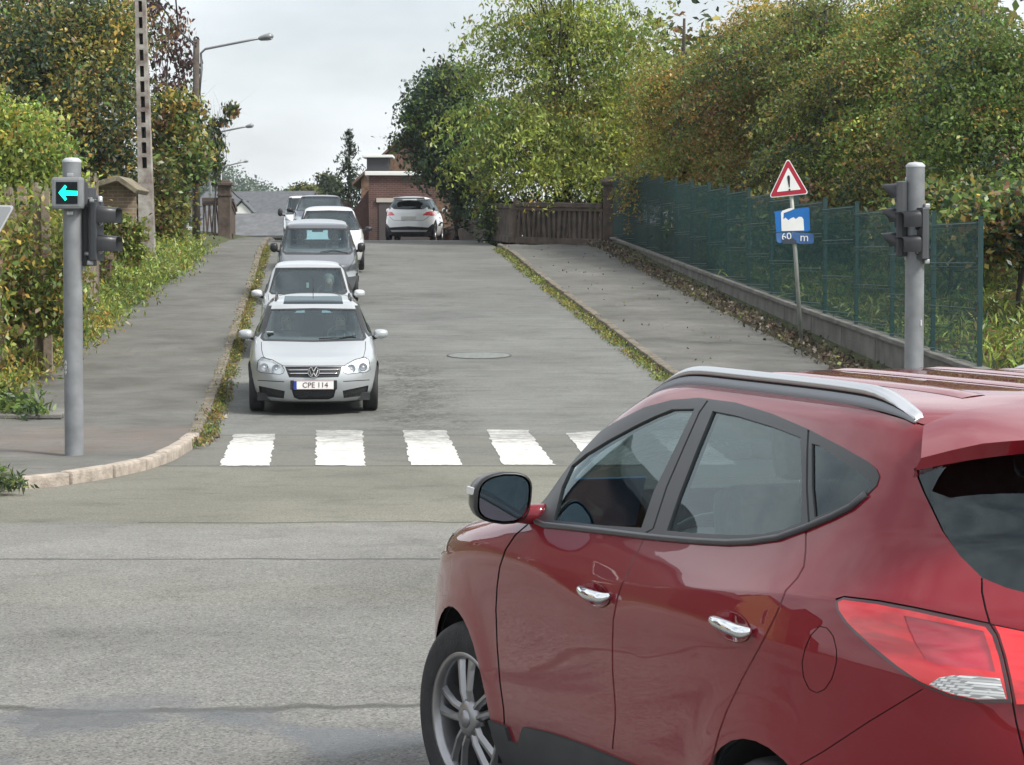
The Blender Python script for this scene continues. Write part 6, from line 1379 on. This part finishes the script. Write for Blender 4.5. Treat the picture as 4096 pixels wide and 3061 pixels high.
def make_car(name, label, cat, loc, rz, pitch, rows, col, regions, seams=(), axles=(.86, 3.44), wr=.315, dims=None, interior=True, group='cars queuing down the hill', rim=None, mirror=None, pm=None, glass=None, low=None, extra=None, front=True):
    t = thing(name, label, cat, loc, 0, group); t.rotation_euler = (pitch, 0, rz)
    t.matrix_basis = Matrix.Translation(loc) @ Matrix.Rotation(rz, 4, 'Z') @ Matrix.Rotation(pitch, 4, 'X'); t.rotation_euler = (pitch, 0, rz)
    L, W, Hh, cx, cz, xb = dims
    def disp(P):
        x, y, z = P[..., 0], P[..., 1], P[..., 2]; side = np.clip((y - W * .5) / (W * .3), 0, 1); d = 0
        for c in axles: d = d + .016 * np.exp(-((np.hypot(x - c, z - wr) - wr - .05) / .07) ** 2) * np.clip((z - .15) / .2, 0, 1)
        d = d + .010 * np.where(z > cz - .13, np.exp(-((z - cz + .13) / .06)), np.exp(-((cz - .13 - z) / .12) ** 1.5)) * np.clip((x - .6) / .5, 0, 1) * np.clip((L - .3 - x) / .4, 0, 1)
        P = P.copy(); P[..., 1] = y + d * side * np.clip((1.3 - z) / .2, 0, 1); return P
    B = Body(rows, 80, 84, disp, t); PT = pm or paint(name + '_paint_' + '_'.join('%.2f' % c for c in col), col, .45, .32)
    GL = glass or glass_mat('car_glass', (.52, .70, .72), 1.15); rf = max(r[2] for r in rows[-6:-3])
    # doors and side glass in the side view
    tz = Hh - .10; bz = cz + .02; ax0, ax1 = axles; d0 = ax0 + .48; d2 = ax1 - .34
    gl0 = cx + .34; ztop = lambda x: min(tz, cz + (x - cx - .28) / (rf - cx - .0) * (Hh - cz))
    F = [(d0, .32), (d0, bz), (gl0 - .05, bz), (rf + .02, tz + .02), (xb, tz + .035), (xb, .32)]; Rr = [(xb, .32), (xb, tz + .035), (d2 + .25, tz + .02), (d2 + .28, bz), (d2 + .22, .80), (d2 - .1, .60), (d2 - .18, .32)]
    if front is not False or True:
        B.region('front_door', 'side', F); B.region('rear_door', 'side', Rr)
    B.region('window_frame', 'side', [(gl0 - .06, bz), (rf + .04, tz + .012), (d2 + .1, tz + .012), (min(L - .45, d2 + .75), tz - .03), (min(L - .35, d2 + .86), bz + .06), (d2, bz + .0)])
    for c in axles: B.region('cut', 'side', circ(c, wr, wr + .045, 30))
    for ln_ in ([(d0, .32), (d0, bz - .0)], [(xb, .32), (xb, bz)], [(d2 - .18, .32), (d2 - .1, .60), (d2 + .22, .80), (d2 + .28, bz)]): B.seam('side', ln_, .004)
    B.region('glass_front', 'side', [(gl0 + .06, bz + .035), (rf + .10, tz - .02), (xb - .05, tz - .015), (xb - .05, bz + .035)])
    B.region('glass_rear_door', 'side', [(xb + .05, bz + .035), (xb + .05, tz - .015), (d2 + .06, tz - .02), (d2 + .18, bz + .10), (d2 + .12, bz + .035)])
    B.region('glass_quarter', 'side', [(d2 + .24, bz + .06), (d2 + .16, tz - .03), (min(L - .55, d2 + .62), tz - .055), (min(L - .45, d2 + .74), bz + .09)])
    for k, m_, p_ in regions:
        if k == 'seamline': B.seam(m_, p_[1:], p_[0])
        else: B.region(k, m_, p_)
    B.classify()
    B.part(['body', 'seam'], 'body', PT, t, {'body': 0, 'seam': -.006}, mats={'seam': SEAM})
    B.part('front_door', 'front_door', PT, t, .0006, 'pair'); B.part('rear_door', 'rear_door', PT, t, .0006, 'pair')
    B.part('window_frame', 'window_frame', BLACK, t, .002, 'pair'); B.part('frame', 'windscreen_surround', BLACK, t, .001)
    for k in ('glass_front', 'glass_rear_door', 'glass_quarter'): B.part(k, 'window', GL, t, -.003, 'pair')
    B.part('windscreen', 'windscreen', GL, t, -.002); B.part('rear_window', 'rear_window', GL, t, -.002)
    B.part('sunroof', 'sunroof', glass_mat('dark_sunroof', (.05, .055, .06), .6), t, .002)
    HL = MATS.get('car_lamp') or lamp_mat('car_lamp', (.62, .64, .66), (.20, .21, .22), 0)
    for b in B.part('headlamp', 'headlamp', mat('lamp_bowl_chrome', (.80, .81, .82), .30, .25), t, -.030, 'pair', rim=-.028): pass
    hl = B.part('headlamp', 'lamp_glass', glass_mat('lamp_cover', (.95, .96, .97), .55), t, .001, 'pair')
    if extra and extra.get('bulbs'):
        for sg in (1, -1):
            for (by, bx, bzz, br) in extra['bulbs']:
                mb = MB(); mb.lathe([(br, 0), (br * .96, .015), (br * .7, .028), (br * .45, .034)], CHROME, axis='Y', n=20); mb.lathe([(br * .45, .034), (br * .3, .012), (.001, .006)], mat('bulb_lens', (.55, .57, .60), .1, coat=1), axis='Y', n=16); o = mb.build('lamp_unit', t); o.location = (-sg * by, -bx, bzz); o.rotation_euler = (0, 0, math.pi)
    B.part('grille', 'grille', BLACK, t, -.012, rim=-.012); B.part('intake', 'air_intake', mat('intake_mesh', (.022, .023, .025), .6, bump=.8, bscale=60), t, -.02, rim=-.02); B.part('lip', 'lower_lip', mat('grey_lip', (.03, .032, .035), .6), t, .001)
    B.part('tail_lamp', 'tail_lamp', MATS.get('tail_lamp_red') or lamp_mat('tail_lamp_red', (.62, .006, .012), (.25, .002, .006)), t, .004, 'pair'); B.part('darktrim', 'rear_trim', BLACK, t, .001); B.part('silvertrim', 'skid_plate', mat('skid_plate_silver', (.6, .61, .62), .35, .5), t, .004)
    B.lining(t, {'glass_front', 'glass_rear_door', 'glass_quarter', 'windscreen', 'rear_window', 'cut', 'headlamp', 'grille', 'intake', 'lip', 'frame', 'tail_lamp', 'sunroof', 'window_frame', 'darktrim'}, .03)
    RM = rim or mat('wheel_trim', (.42, .43, .44), .32, .7)
    for c in axles:
        for sg in (1, -1): wheel(t, c, sg * (W - .115), wr, wr, wr * .66, .20, RM, 7, 0, False)
        wheel_well(t, c, wr, wr + .048, W - .115, W * .45)
    ft = MB(); ft.box((0, -L / 2, .24), (W * 1.7, L - .6, .10), DARKTRIM); ft.build('underbody', t)
    if mirror:
        mx, my, mz, mw, mh, mm = mirror
        for sg in (1, -1):
            mb = MB(); rg = []
            for dx, k in ((-.09, .25), (-.082, .6), (-.05, .9), (0, 1.), (.03, .98), (.034, .9)):
                ring = []
                for a in np.linspace(0, 2 * math.pi, 20, endpoint=False):
                    ca, sa = math.cos(a), math.sin(a); px = mw * math.copysign(abs(ca) ** .7, ca); pz = mh * math.copysign(abs(sa) ** .75, sa); pz *= 1 - .22 * max(0, px / mw) * (1 if pz < 0 else .4)
                    ring.append(mb.b.verts.new(B.to_obj(Vector((mx + dx + .1 * max(0, px), sg * (my + px * (1 if dx < .0 else 1) * k), mz + pz * k)))))
                rg.append(ring)
            fs = []
            for A, C in zip(rg, rg[1:]):
                for i in range(20): fs.append(mb.b.faces.new((A[i], A[(i + 1) % 20], C[(i + 1) % 20], C[i])))
            mb._fin(fs, mm, True); mb._fin([mb.b.faces.new(rg[0]), mb.b.faces.new(rg[-1])], mm, True)
            m_ = mb.build('door_mirror', t); mb = MB(); mb.tube([B.to_obj(Vector((mx + .02, sg * (W * .92), mz - mh * .8))), B.to_obj(Vector((mx, sg * (my - mw * .5), mz - mh * .6)))], [.035, .025], BLACK, 8); mb.build('mirror_arm', m_)
    if interior:
        S_ = mat('car_seat_cloth', (.05, .052, .056), .9); sx = xb - .25; seat(t, sx, W * .42, .50, S_, .50, .60); seat(t, sx, -W * .42, .50, S_, .50, .60); seat(t, sx + .9, 0, .52, S_, W * 1.4, .56, 'rear_seat')
        mb = MB(); mb.box((0, -(cx + .42), cz - .12), (W * 1.66, .55, .22), DARKTRIM, bev=.06); mb.build('dashboard', t); steering(t, cx + .72, W * .42, cz - .02)
        mb = MB(); mb.box((0, -(rf + .02), Hh - .17), (.24, .03, .07), BLACK, bev=.015); mb.build('inner_mirror', t)
    return t, B
def Z3(*pts): return [(900 + x / 1.836, 800 + y / 1.836) for x, y in pts]
def Z2(*pts): return [(800 + x / 2.011, 400 + y / 2.011) for x, y in pts]
def wipers(t, B, pts, r=.009):
    for ln_ in pts:
        mb = MB(); mb.tube([B.to_obj(B.S(*p) + B.normal(B.S(*p)) * .012) for p in ln_], r, BLACK, 6); mb.build('wiper', t)
def bodyS(B):
    def S(px, py):
        o = B.Mi @ CAM; d = (B.Mi @ (CAM + ray(px, py) * 5)) - o; o2 = Vector((-o.y, -o.x, o.z)); d2 = Vector((-d.y, -d.x, d.z)).normalized(); h = B.bvh.ray_cast(o2, d2)[0]
        if h is None:
            h = B.bvh.ray_cast(Vector((o2.x, -o2.y, o2.z)), Vector((d2.x, -d2.y, d2.z)))[0]
            h = Vector((h.x, -h.y, h.z)) if h is not None else B.bvh.find_nearest(o2 + d2 * 30)[0]
        return h
    return S
def text_on(t, name, body, size, m, p, rot, sx=1.): return text_mesh(name, body, size, m, t, p, rot, .001, sx)
RZ = math.pi + .0805
SILV = (.43, .455, .47)
# 1: silver estate at the stop line
Yn = 33.2; W1 = .885
loc = ((1254 - CX) / F_PX * Yn, Yn, g(Yn + 1) - .03)
rows = car_rows(4.55, W1, 1.458, .70, (1.06, .955), rear='wagon', wt=.625, wsl=1.92)
regs = [('seamline', 'cam', [1.3] + Z3((1032, 1040), (1030, 1100), (1018, 1150), (960, 1186), (872, 1218), (630, 1220))),
        ('frame', 'cam', Z3((600, 794), (968, 800), (1040, 1012), (1018, 1034), (600, 1046))),
        ('windscreen', 'cam', Z3((600, 806), (955, 812), (1020, 1004), (1002, 1020), (600, 1031))),
        ('sunroof', 'cam', Z3((600, 708), (855, 706), (868, 764), (600, 764))),
        ('seamline', 'cam', [2.2] + Z3((868, 1246), (888, 1212), (955, 1174), (1030, 1156), (1056, 1180), (1064, 1248), (1040, 1262), (900, 1278), (874, 1268), (868, 1246))),
        ('headlamp', 'cam', Z3((868, 1246), (888, 1212), (955, 1174), (1030, 1156), (1056, 1180), (1064, 1248), (1040, 1262), (900, 1278), (874, 1268))),
        ('grille', 'cam', Z3((600, 1224), (862, 1224), (832, 1302), (600, 1308))),
        ('intake', 'cam', Z3((600, 1392), (816, 1386), (798, 1450), (760, 1466), (600, 1466))),
        ('intake', 'cam', Z3((864, 1402), (1054, 1362), (1044, 1436), (872, 1456))),
        ('seamline', 'cam', [1.6] + Z3((868, 1334), (1062, 1322))),
        ('lip', 'cam', Z3((600, 1484), (880, 1478), (1000, 1470), (1100, 1456), (1150, 1448), (1160, 1570), (600, 1570))),
        ('rear_window', 'rear', [(-.01, 1.02), (.62, 1.02), (.52, 1.40), (-.01, 1.42)]), ('tail_lamp', 'rear', [(.60, .72), (.95, .72), (.95, 1.0), (.60, 1.0)])]
vw, B1 = make_car('estate_car', 'silver estate car with roof rails first in the queue at the crossing', 'car', loc, RZ, -.036, rows, SILV, regs, dims=(4.55, W1, 1.458, 1.06, .955, 2.35), axles=(.88, 3.46), wr=.318, mirror=(1.50, .935, 1.0, .105, .068, paint('silver_mirror', SILV, .45, .32)), extra={'bulbs': [(.50, .15, .625, .058), (.66, .22, .64, .056)]})
B1.S = bodyS(B1)
MIRPT = MATS['silver_mirror']
for y0, y1 in ((1248, 1), (1274, 1)):     # chrome grille bars
    mb = MB(); L_ = []
    for xx in np.linspace(652, 850 - (y0 - 1224) * .38, 9):
        p = B1.S(*Z3((xx, y0))[0]); p = p + B1.normal(p) * -.002; L_.append(p)
    L_ = [Vector((p.x, -p.y, p.z)) for p in L_[::-1]] + L_
    mb.tube([B1.to_obj(p) for p in L_], .0075, CHROME, 6); mb.build('grille_bar', vw)
c0 = B1.S(*Z3((664, 1262))[0]); c0 = B1.to_obj(Vector((c0.x, 0, c0.z)))
mb = MB(); rr = .080
mb.lathe([(rr, .014), (rr * .985, -.010), (rr * .94, -.014), (rr * .86, -.014), (rr * .84, -.006)], CHROME, o=c0 + Vector((0, .045, 0)), axis='Y', n=32); mb.lathe([(rr * .86, .004), (.001, .004)], mat('badge_blue_black', (.02, .025, .035), .3), o=c0 + Vector((0, .045, 0)), axis='Y', n=24)
def stroke(a, b, w=.011):
    A_, B_ = Vector((a[0], 0, a[1])), Vector((b[0], 0, b[1])); d = B_ - A_; mb.box(c0 + Vector((0, .053, 0)) + (A_ + B_) / 2, (d.length, .010, w), CHROME, d.to_track_quat('X', 'Y').to_matrix() if 0 else Matrix.Rotation(-math.atan2(d.z, d.x), 3, 'Y'))
for a, b in (((-.029, .061), (0, .007)), ((0, .007), (.029, .061)), ((-.056, .031), (-.027, -.056)), ((-.027, -.056), (0, -.007)), ((0, -.007), (.027, -.056)), ((.027, -.056), (.056, .031))): stroke(a, b)
mb.build('badge', vw)
pc = B1.S(*Z3((657, 1359))[0]); pc = B1.to_obj(Vector((pc.x - .018, 0, pc.z)))
mb = MB(); mb.box(pc, (.525, .012, .118), PLATE, bev=.004); pl_ = mb.build('number_plate', vw); mb = MB(); mb.box(pc + Vector((.246, .008, 0)), (.04, .004, .112), mat('plate_blue', (.02, .05, .30), .4)); mb.build('plate_band', pl_)
for k in (-1, 1): mb = MB(); mb.box(pc + Vector((0, .0065, k * .0545)), (.515, .002, .004), PLBLK); mb.build('plate_border', pl_)
text_on(pl_, 'plate_text', 'CPE 114', .098, mat('plate_text_dark', (.10, .02, .025), .5), pc + Vector((-.02, .0085, -.002)), (R(90), 0, R(180)), 1.0)
mb = MB(); mb.box(pc + Vector((0, -.012, 0)), (.62, .02, .125), BLACK, bev=.01); mb.build('plate_holder', vw)
for sg in (1, -1):      # black low roof rails
    mb = MB(); L_ = []
    for x in np.linspace(2.15, 4.1, 16):
        h = B1.bvh.ray_cast(Vector((x, .53, 2.4)), Vector((0, 0, -1)))[0]; e = min(1, (x - 2.15) / .15, (4.1 - x) / .15); L_.append(B1.to_obj(Vector((x, sg * .53, h.z + .035 * e))))
    mb.tube(L_, .014, BLACK, 8); mb.build('roof_rail', vw)
h = B1.bvh.ray_cast(Vector((3.95, .001, 2.4)), Vector((0, 0, -1)))[0]; mb = MB(); mb.tube([B1.to_obj(h), B1.to_obj(h + Vector((.16, 0, .24)))], [.006, .003], BLACK, 6); mb.build('antenna', vw)
ws = B1.S(*Z3((968, 980))[0]); mb = MB(); p = B1.to_obj(Vector((ws.x + .02, -ws.y, ws.z))); mb.box(p, (.09, .004, .10), PLATE, Matrix.Rotation(R(-58), 3, 'X')); mb.build('sticker', vw)
wipers(vw, B1, [Z3((690, 1026), (820, 1018), (960, 1002)), ])
person(vw, 1.98, -.38, .36, 0, 'passenger in a dark jacket behind the windscreen of the first silver car, image left')
person(vw, 1.98, .38, .36, 1, 'driver in a grey jumper at the wheel of the first silver car')
# 2: small silver hatchback
Yn = 41.4; W2 = .80; loc = ((1245 - CX) / F_PX * (Yn + .6), Yn, g(Yn + 1.) - .02)
rows = car_rows(3.45, W2, 1.465, .74, (.86, .975), rear='hatch', wt=.585)
regs = [('frame', 'cam', Z3((560, 496), (850, 498), (900, 676), (880, 694), (560, 696))), ('windscreen', 'cam', Z3((560, 506), (840, 508), (888, 670), (872, 680), (560, 684))),
        ('seamline', 'cam', [1.] + Z3((906, 690), (900, 740))), ('headlamp', 'front', [(.42, .60), (.66, .64), (.76, .76), (.72, .84), (.52, .74)]), ('grille', 'front', [(-.01, .34), (.40, .34), (.46, .48), (-.01, .48)]), ('lip', 'front', [(-.01, .1), (.9, .1), (.9, .25), (-.01, .25)]),
        ('rear_window', 'rear', [(-.01, 1.0), (.56, 1.0), (.48, 1.34), (-.01, 1.36)]), ('tail_lamp', 'rear', [(.56, .75), (.9, .75), (.9, 1.05), (.6, 1.05)])]
c2, B2 = make_car('small_hatchback', 'small silver hatchback second in the queue, behind the estate car', 'car', loc, RZ, -math.atan(slope(43)), rows, (.42, .44, .455), regs, dims=(3.45, W2, 1.465, .86, .975, 1.95), axles=(.68, 3.02), wr=.28, mirror=(1.22, .87, .985, .098, .068, paint('silver_mirror2', (.6, .62, .63), .45, .32)))
B2.S = bodyS(B2); person(c2, 1.66, .35, .33, 1, 'driver behind the windscreen of the small silver hatchback')
mb = MB(); p = B2.S(*Z3((668, 560))[0]); p = B2.to_obj(Vector((p.x + .08, .0, p.z))); mb.tube([p, p + Vector((.01, 0, -.12))], .006, BLACK, 5); mb.box(p + Vector((.012, 0, -.16)), (.045, .01, .09), PLATE, bev=.004); mb.build('hanging_tag', c2)
# 3: dark grey compact van-like car
Yn = 52.4; W3 = .87; loc = ((1287 - CX) / F_PX * (Yn + 1), Yn, g(Yn + 1.2) - .02)
rows = car_rows(3.98, W3, 1.635, .83, (.95, 1.10), rear='van', wt=.66, wsl=1.72)
regs = [('frame', 'cam', Z3((600, 206), (915, 208), (942, 380), (920, 402), (600, 404))), ('windscreen', 'cam', Z3((600, 218), (904, 220), (930, 372), (912, 384), (600, 390))), ('seamline', 'cam', [1.] + Z3((950, 400), (948, 440), (900, 520))),
        ('headlamp', 'cam', Z3((886, 524), (960, 508), (985, 520), (984, 556), (905, 566))), ('grille', 'front', [(-.01, .60), (.5, .60), (.5, .74), (-.01, .74)]), ('intake', 'front', [(-.01, .26), (.6, .26), (.62, .40), (-.01, .40)]),
        ('rear_window', 'rear', [(-.01, 1.08), (.60, 1.08), (.54, 1.50), (-.01, 1.52)]), ('tail_lamp', 'rear', [(.68, .8), (.95, .8), (.95, 1.3), (.7, 1.3)])]
c3, B3 = make_car('compact_van', 'dark grey tall compact van with black mirrors, two people inside, third in the queue', 'car', loc, RZ, -math.atan(slope(54)), rows, (.13, .14, .155), regs, dims=(3.98, W3, 1.635, .95, 1.10, 2.15), axles=(.78, 3.32), wr=.31, mirror=(1.32, .935, 1.12, .085, .105, BLACK))
B3.S = bodyS(B3); wipers(c3, B3, [Z3((700, 388), (800, 372), (900, 394))])
person(c3, 1.85, .38, .50, 0, 'driver in a dark jacket in the dark grey compact van'); person(c3, 1.85, -.38, .50, 1, 'passenger in grey beside the driver of the dark grey compact van')
# 4: white car half hidden behind the grey one
Yn = 62.2; W4 = .875; loc = ((1333 - CX) / F_PX * (Yn + 1), Yn, g(Yn + 1.2) - .02)
rows = car_rows(4.1, W4, 1.50, .74, (1.02, .98), rear='hatch', wt=.62)
regs = [('frame', 'front', [(-.01, .985), (.76, .985), (.70, 1.18), (.585, 1.435), (-.01, 1.45)]), ('windscreen', 'front', [(-.01, 1.01), (.725, 1.01), (.67, 1.17), (.56, 1.415), (-.01, 1.43)]), ('headlamp', 'front', [(.50, .60), (.74, .62), (.84, .72), (.82, .82), (.62, .74)]), ('grille', 'front', [(-.01, .58), (.42, .58), (.46, .70), (-.01, .70)]), ('intake', 'front', [(-.01, .26), (.6, .26), (.62, .40), (-.01, .40)]),
        ('rear_window', 'rear', [(-.01, 1.0), (.58, 1.0), (.5, 1.38), (-.01, 1.40)])]
c4, B4 = make_car('hatchback', 'white hatchback half hidden behind the dark grey van, fourth in the queue', 'car', loc, RZ, -math.atan(slope(64)), rows, (.72, .73, .74), regs, dims=(4.1, W4, 1.50, 1.02, .98, 2.25), axles=(.84, 3.38), wr=.315, mirror=(1.45, .99, 1.0, .10, .065, BLACK))
# 5: dark blue car near the crest
Yn = 79.5; W5 = .875; loc = ((1293 - CX) / F_PX * (Yn + 1), Yn, g(Yn + 1.2) - .02)
rows = car_rows(4.05, W5, 1.52, .76, (.98, 1.0), rear='hatch', wt=.62)
regs = [('frame', 'front', [(-.01, 1.0), (.77, 1.0), (.70, 1.20), (.59, 1.455), (-.01, 1.47)]), ('windscreen', 'front', [(-.01, 1.03), (.735, 1.03), (.67, 1.19), (.565, 1.432), (-.01, 1.45)]), ('headlamp', 'front', [(.46, .66), (.74, .68), (.86, .82), (.80, .90), (.60, .82)]), ('grille', 'front', [(-.01, .5), (.40, .5), (.44, .70), (-.01, .70)]), ('intake', 'front', [(-.01, .26), (.6, .26), (.62, .40), (-.01, .40)])]
c5, B5 = make_car('hatchback', 'dark blue hatchback with bright headlamps just on the crest, fifth in the queue', 'car', loc, RZ, -.02, rows, (.035, .045, .085), regs, dims=(4.05, W5, 1.52, .98, 1.0, 2.2), axles=(.84, 3.38), wr=.315, mirror=(1.4, .99, 1.03, .10, .07, BLACK))
# 6: white van
Yn = 101; W6 = .96; loc = ((1238 - CX) / F_PX * (Yn + 1), Yn, g(Yn + 1.2) + .02)
rows = car_rows(4.9, W6, 2.02, .95, (.95, 1.22), rear='van', wt=.76, wsl=1.85)
regs = [('frame', 'front', [(-.01, 1.22), (.86, 1.22), (.80, 1.6), (.72, 1.90), (-.01, 1.92)]), ('windscreen', 'front', [(-.01, 1.25), (.82, 1.25), (.76, 1.6), (.69, 1.87), (-.01, 1.89)]), ('headlamp', 'front', [(.52, .78), (.84, .82), (.90, 1.02), (.80, 1.05), (.6, .92)]), ('grille', 'front', [(-.01, .62), (.5, .62), (.5, .82), (-.01, .82)])]
c6, B6 = make_car('white_van', 'white van at the back of the queue, behind the blue car', 'van', loc, RZ, 0, rows, (.74, .75, .75), regs, dims=(4.9, W6, 2.02, .95, 1.22, 2.0), axles=(.9, 3.9), wr=.33, mirror=(1.4, 1.10, 1.32, .10, .17, BLACK), interior=True)
# white crossover seen from behind on the crest
Yr = 90.2; W7 = .915; Lc = 4.45; rz7 = R(4.6 - 8.5); hd_ = Vector((-math.sin(rz7), math.cos(rz7), 0)); rear_p = Vector(((1634 - CX) / F_PX * Yr, Yr, 0)); fr = rear_p + hd_ * Lc
rows = car_rows(Lc, W7, 1.60, .82, (1.05, 1.05), rear='hatch', wt=.64)
def Q2(*pts): return Z2(*pts)
regs = [('rear_window', 'cam', Q2((1640, 812), (1578, 816), (1570, 852), (1592, 868), (1700, 872), (1760, 872))), ('seamline', 'rear', [.006, (.0, .70), (.55, .72), (.72, .86)]),
        ('tail_lamp', 'rear', [(.50, .90), (.98, .88), (.98, 1.0), (.84, 1.06), (.62, 1.02)]), ('darktrim', 'rear', [(-.01, .16), (1., .16), (1., .36), (.84, .60), (.70, .46), (-.01, .50)]), ('silvertrim', 'rear', [(-.01, .30), (.62, .30), (.68, .37), (-.01, .37)])]
regs[0] = ('rear_window', 'rear', [(-.01, 1.10), (.54, 1.12), (.66, 1.20), (.58, 1.40), (.52, 1.44), (-.01, 1.46)])
c7, B7 = make_car('crossover', 'white crossover seen from behind, driving away over the crest beside the brick garage', 'car', (fr.x, fr.y, g(91) + .04), rz7, 0, rows, (.80, .81, .82), regs, dims=(Lc, W7, 1.60, 1.05, 1.05, 2.35), axles=(.92, 3.60), wr=.345, group=None, mirror=(1.6, 1.04, 1.12, .10, .08, paint('white_mirror', (.8, .81, .82), .2, .3)), pm=paint('white_crossover_paint', (.90, .91, .92), .0, .4), glass=glass_mat('dark_rear_glass', (.05, .055, .06), .6))
mb = MB(); mb.box((0, -Lc - .005, .80), (.53, .02, .12), mat('plate_pale', (.62, .62, .58), .5), bev=.004); mb.build('number_plate', c7); mb = MB(); mb.box((0, -Lc + .30, 1.515), (1.12, .34, .035), MATS['white_crossover_paint'], Matrix.Rotation(R(-6), 3, 'X'), bev=.012); mb.build('spoiler', c7)
# silver roof of a parked vehicle far left beyond the parapet
t = thing('parked_car', 'pale parked car partly hidden behind the left bridge parapet', 'car', tuple(at(528, 535, 108) )); t.rotation_euler = (0, 0, R(70)); bpy.context.view_layer.update()
t2, B8 = (t, None)
rows = car_rows(4.1, .86, 1.46, .74, (1.0, .97), rear='hatch', wt=.62)
bpy.data.objects.remove(t)
p8 = at(545, 535, 106)
c8, B8 = make_car('parked_car', 'pale silver car parked beyond the bridge, only its roof edge showing right of the parapet', 'car', (p8.x + 2.0, p8.y, at(530, 492, 106).z - 1.47), R(84), 0, rows, (.62, .64, .65), [('windscreen', 'front', [(-.01, 1.0), (.72, 1.0), (.56, 1.37), (-.01, 1.39)]), ('rear_window', 'rear', [(-.01, 1.0), (.6, 1.0), (.5, 1.34), (-.01, 1.36)])], dims=(4.1, .86, 1.46, 1.0, .97, 2.2), axles=(.84, 3.38), wr=.31, group=None, interior=False)

# ------------------------------------------------------------------ thin air
hm_ = bpy.data.materials.new('haze'); hm_.use_nodes = True; n_, l_ = nodes_of(hm_); n_.remove(n_['Principled BSDF']); pv = n_.new('ShaderNodeVolumePrincipled'); pv.inputs['Color'].default_value = (.86, .92, 1, 1); pv.inputs['Density'].default_value = .00018; l_.new(pv.outputs[0], n_['Material Output'].inputs['Volume'])
mb = MB(); mb.box((0, 1200, 12), (5200, 2700, 44), hm_); hz_ = tag(mb.build('haze'), 'thin autumn haze in the air', 'haze', kind='stuff')
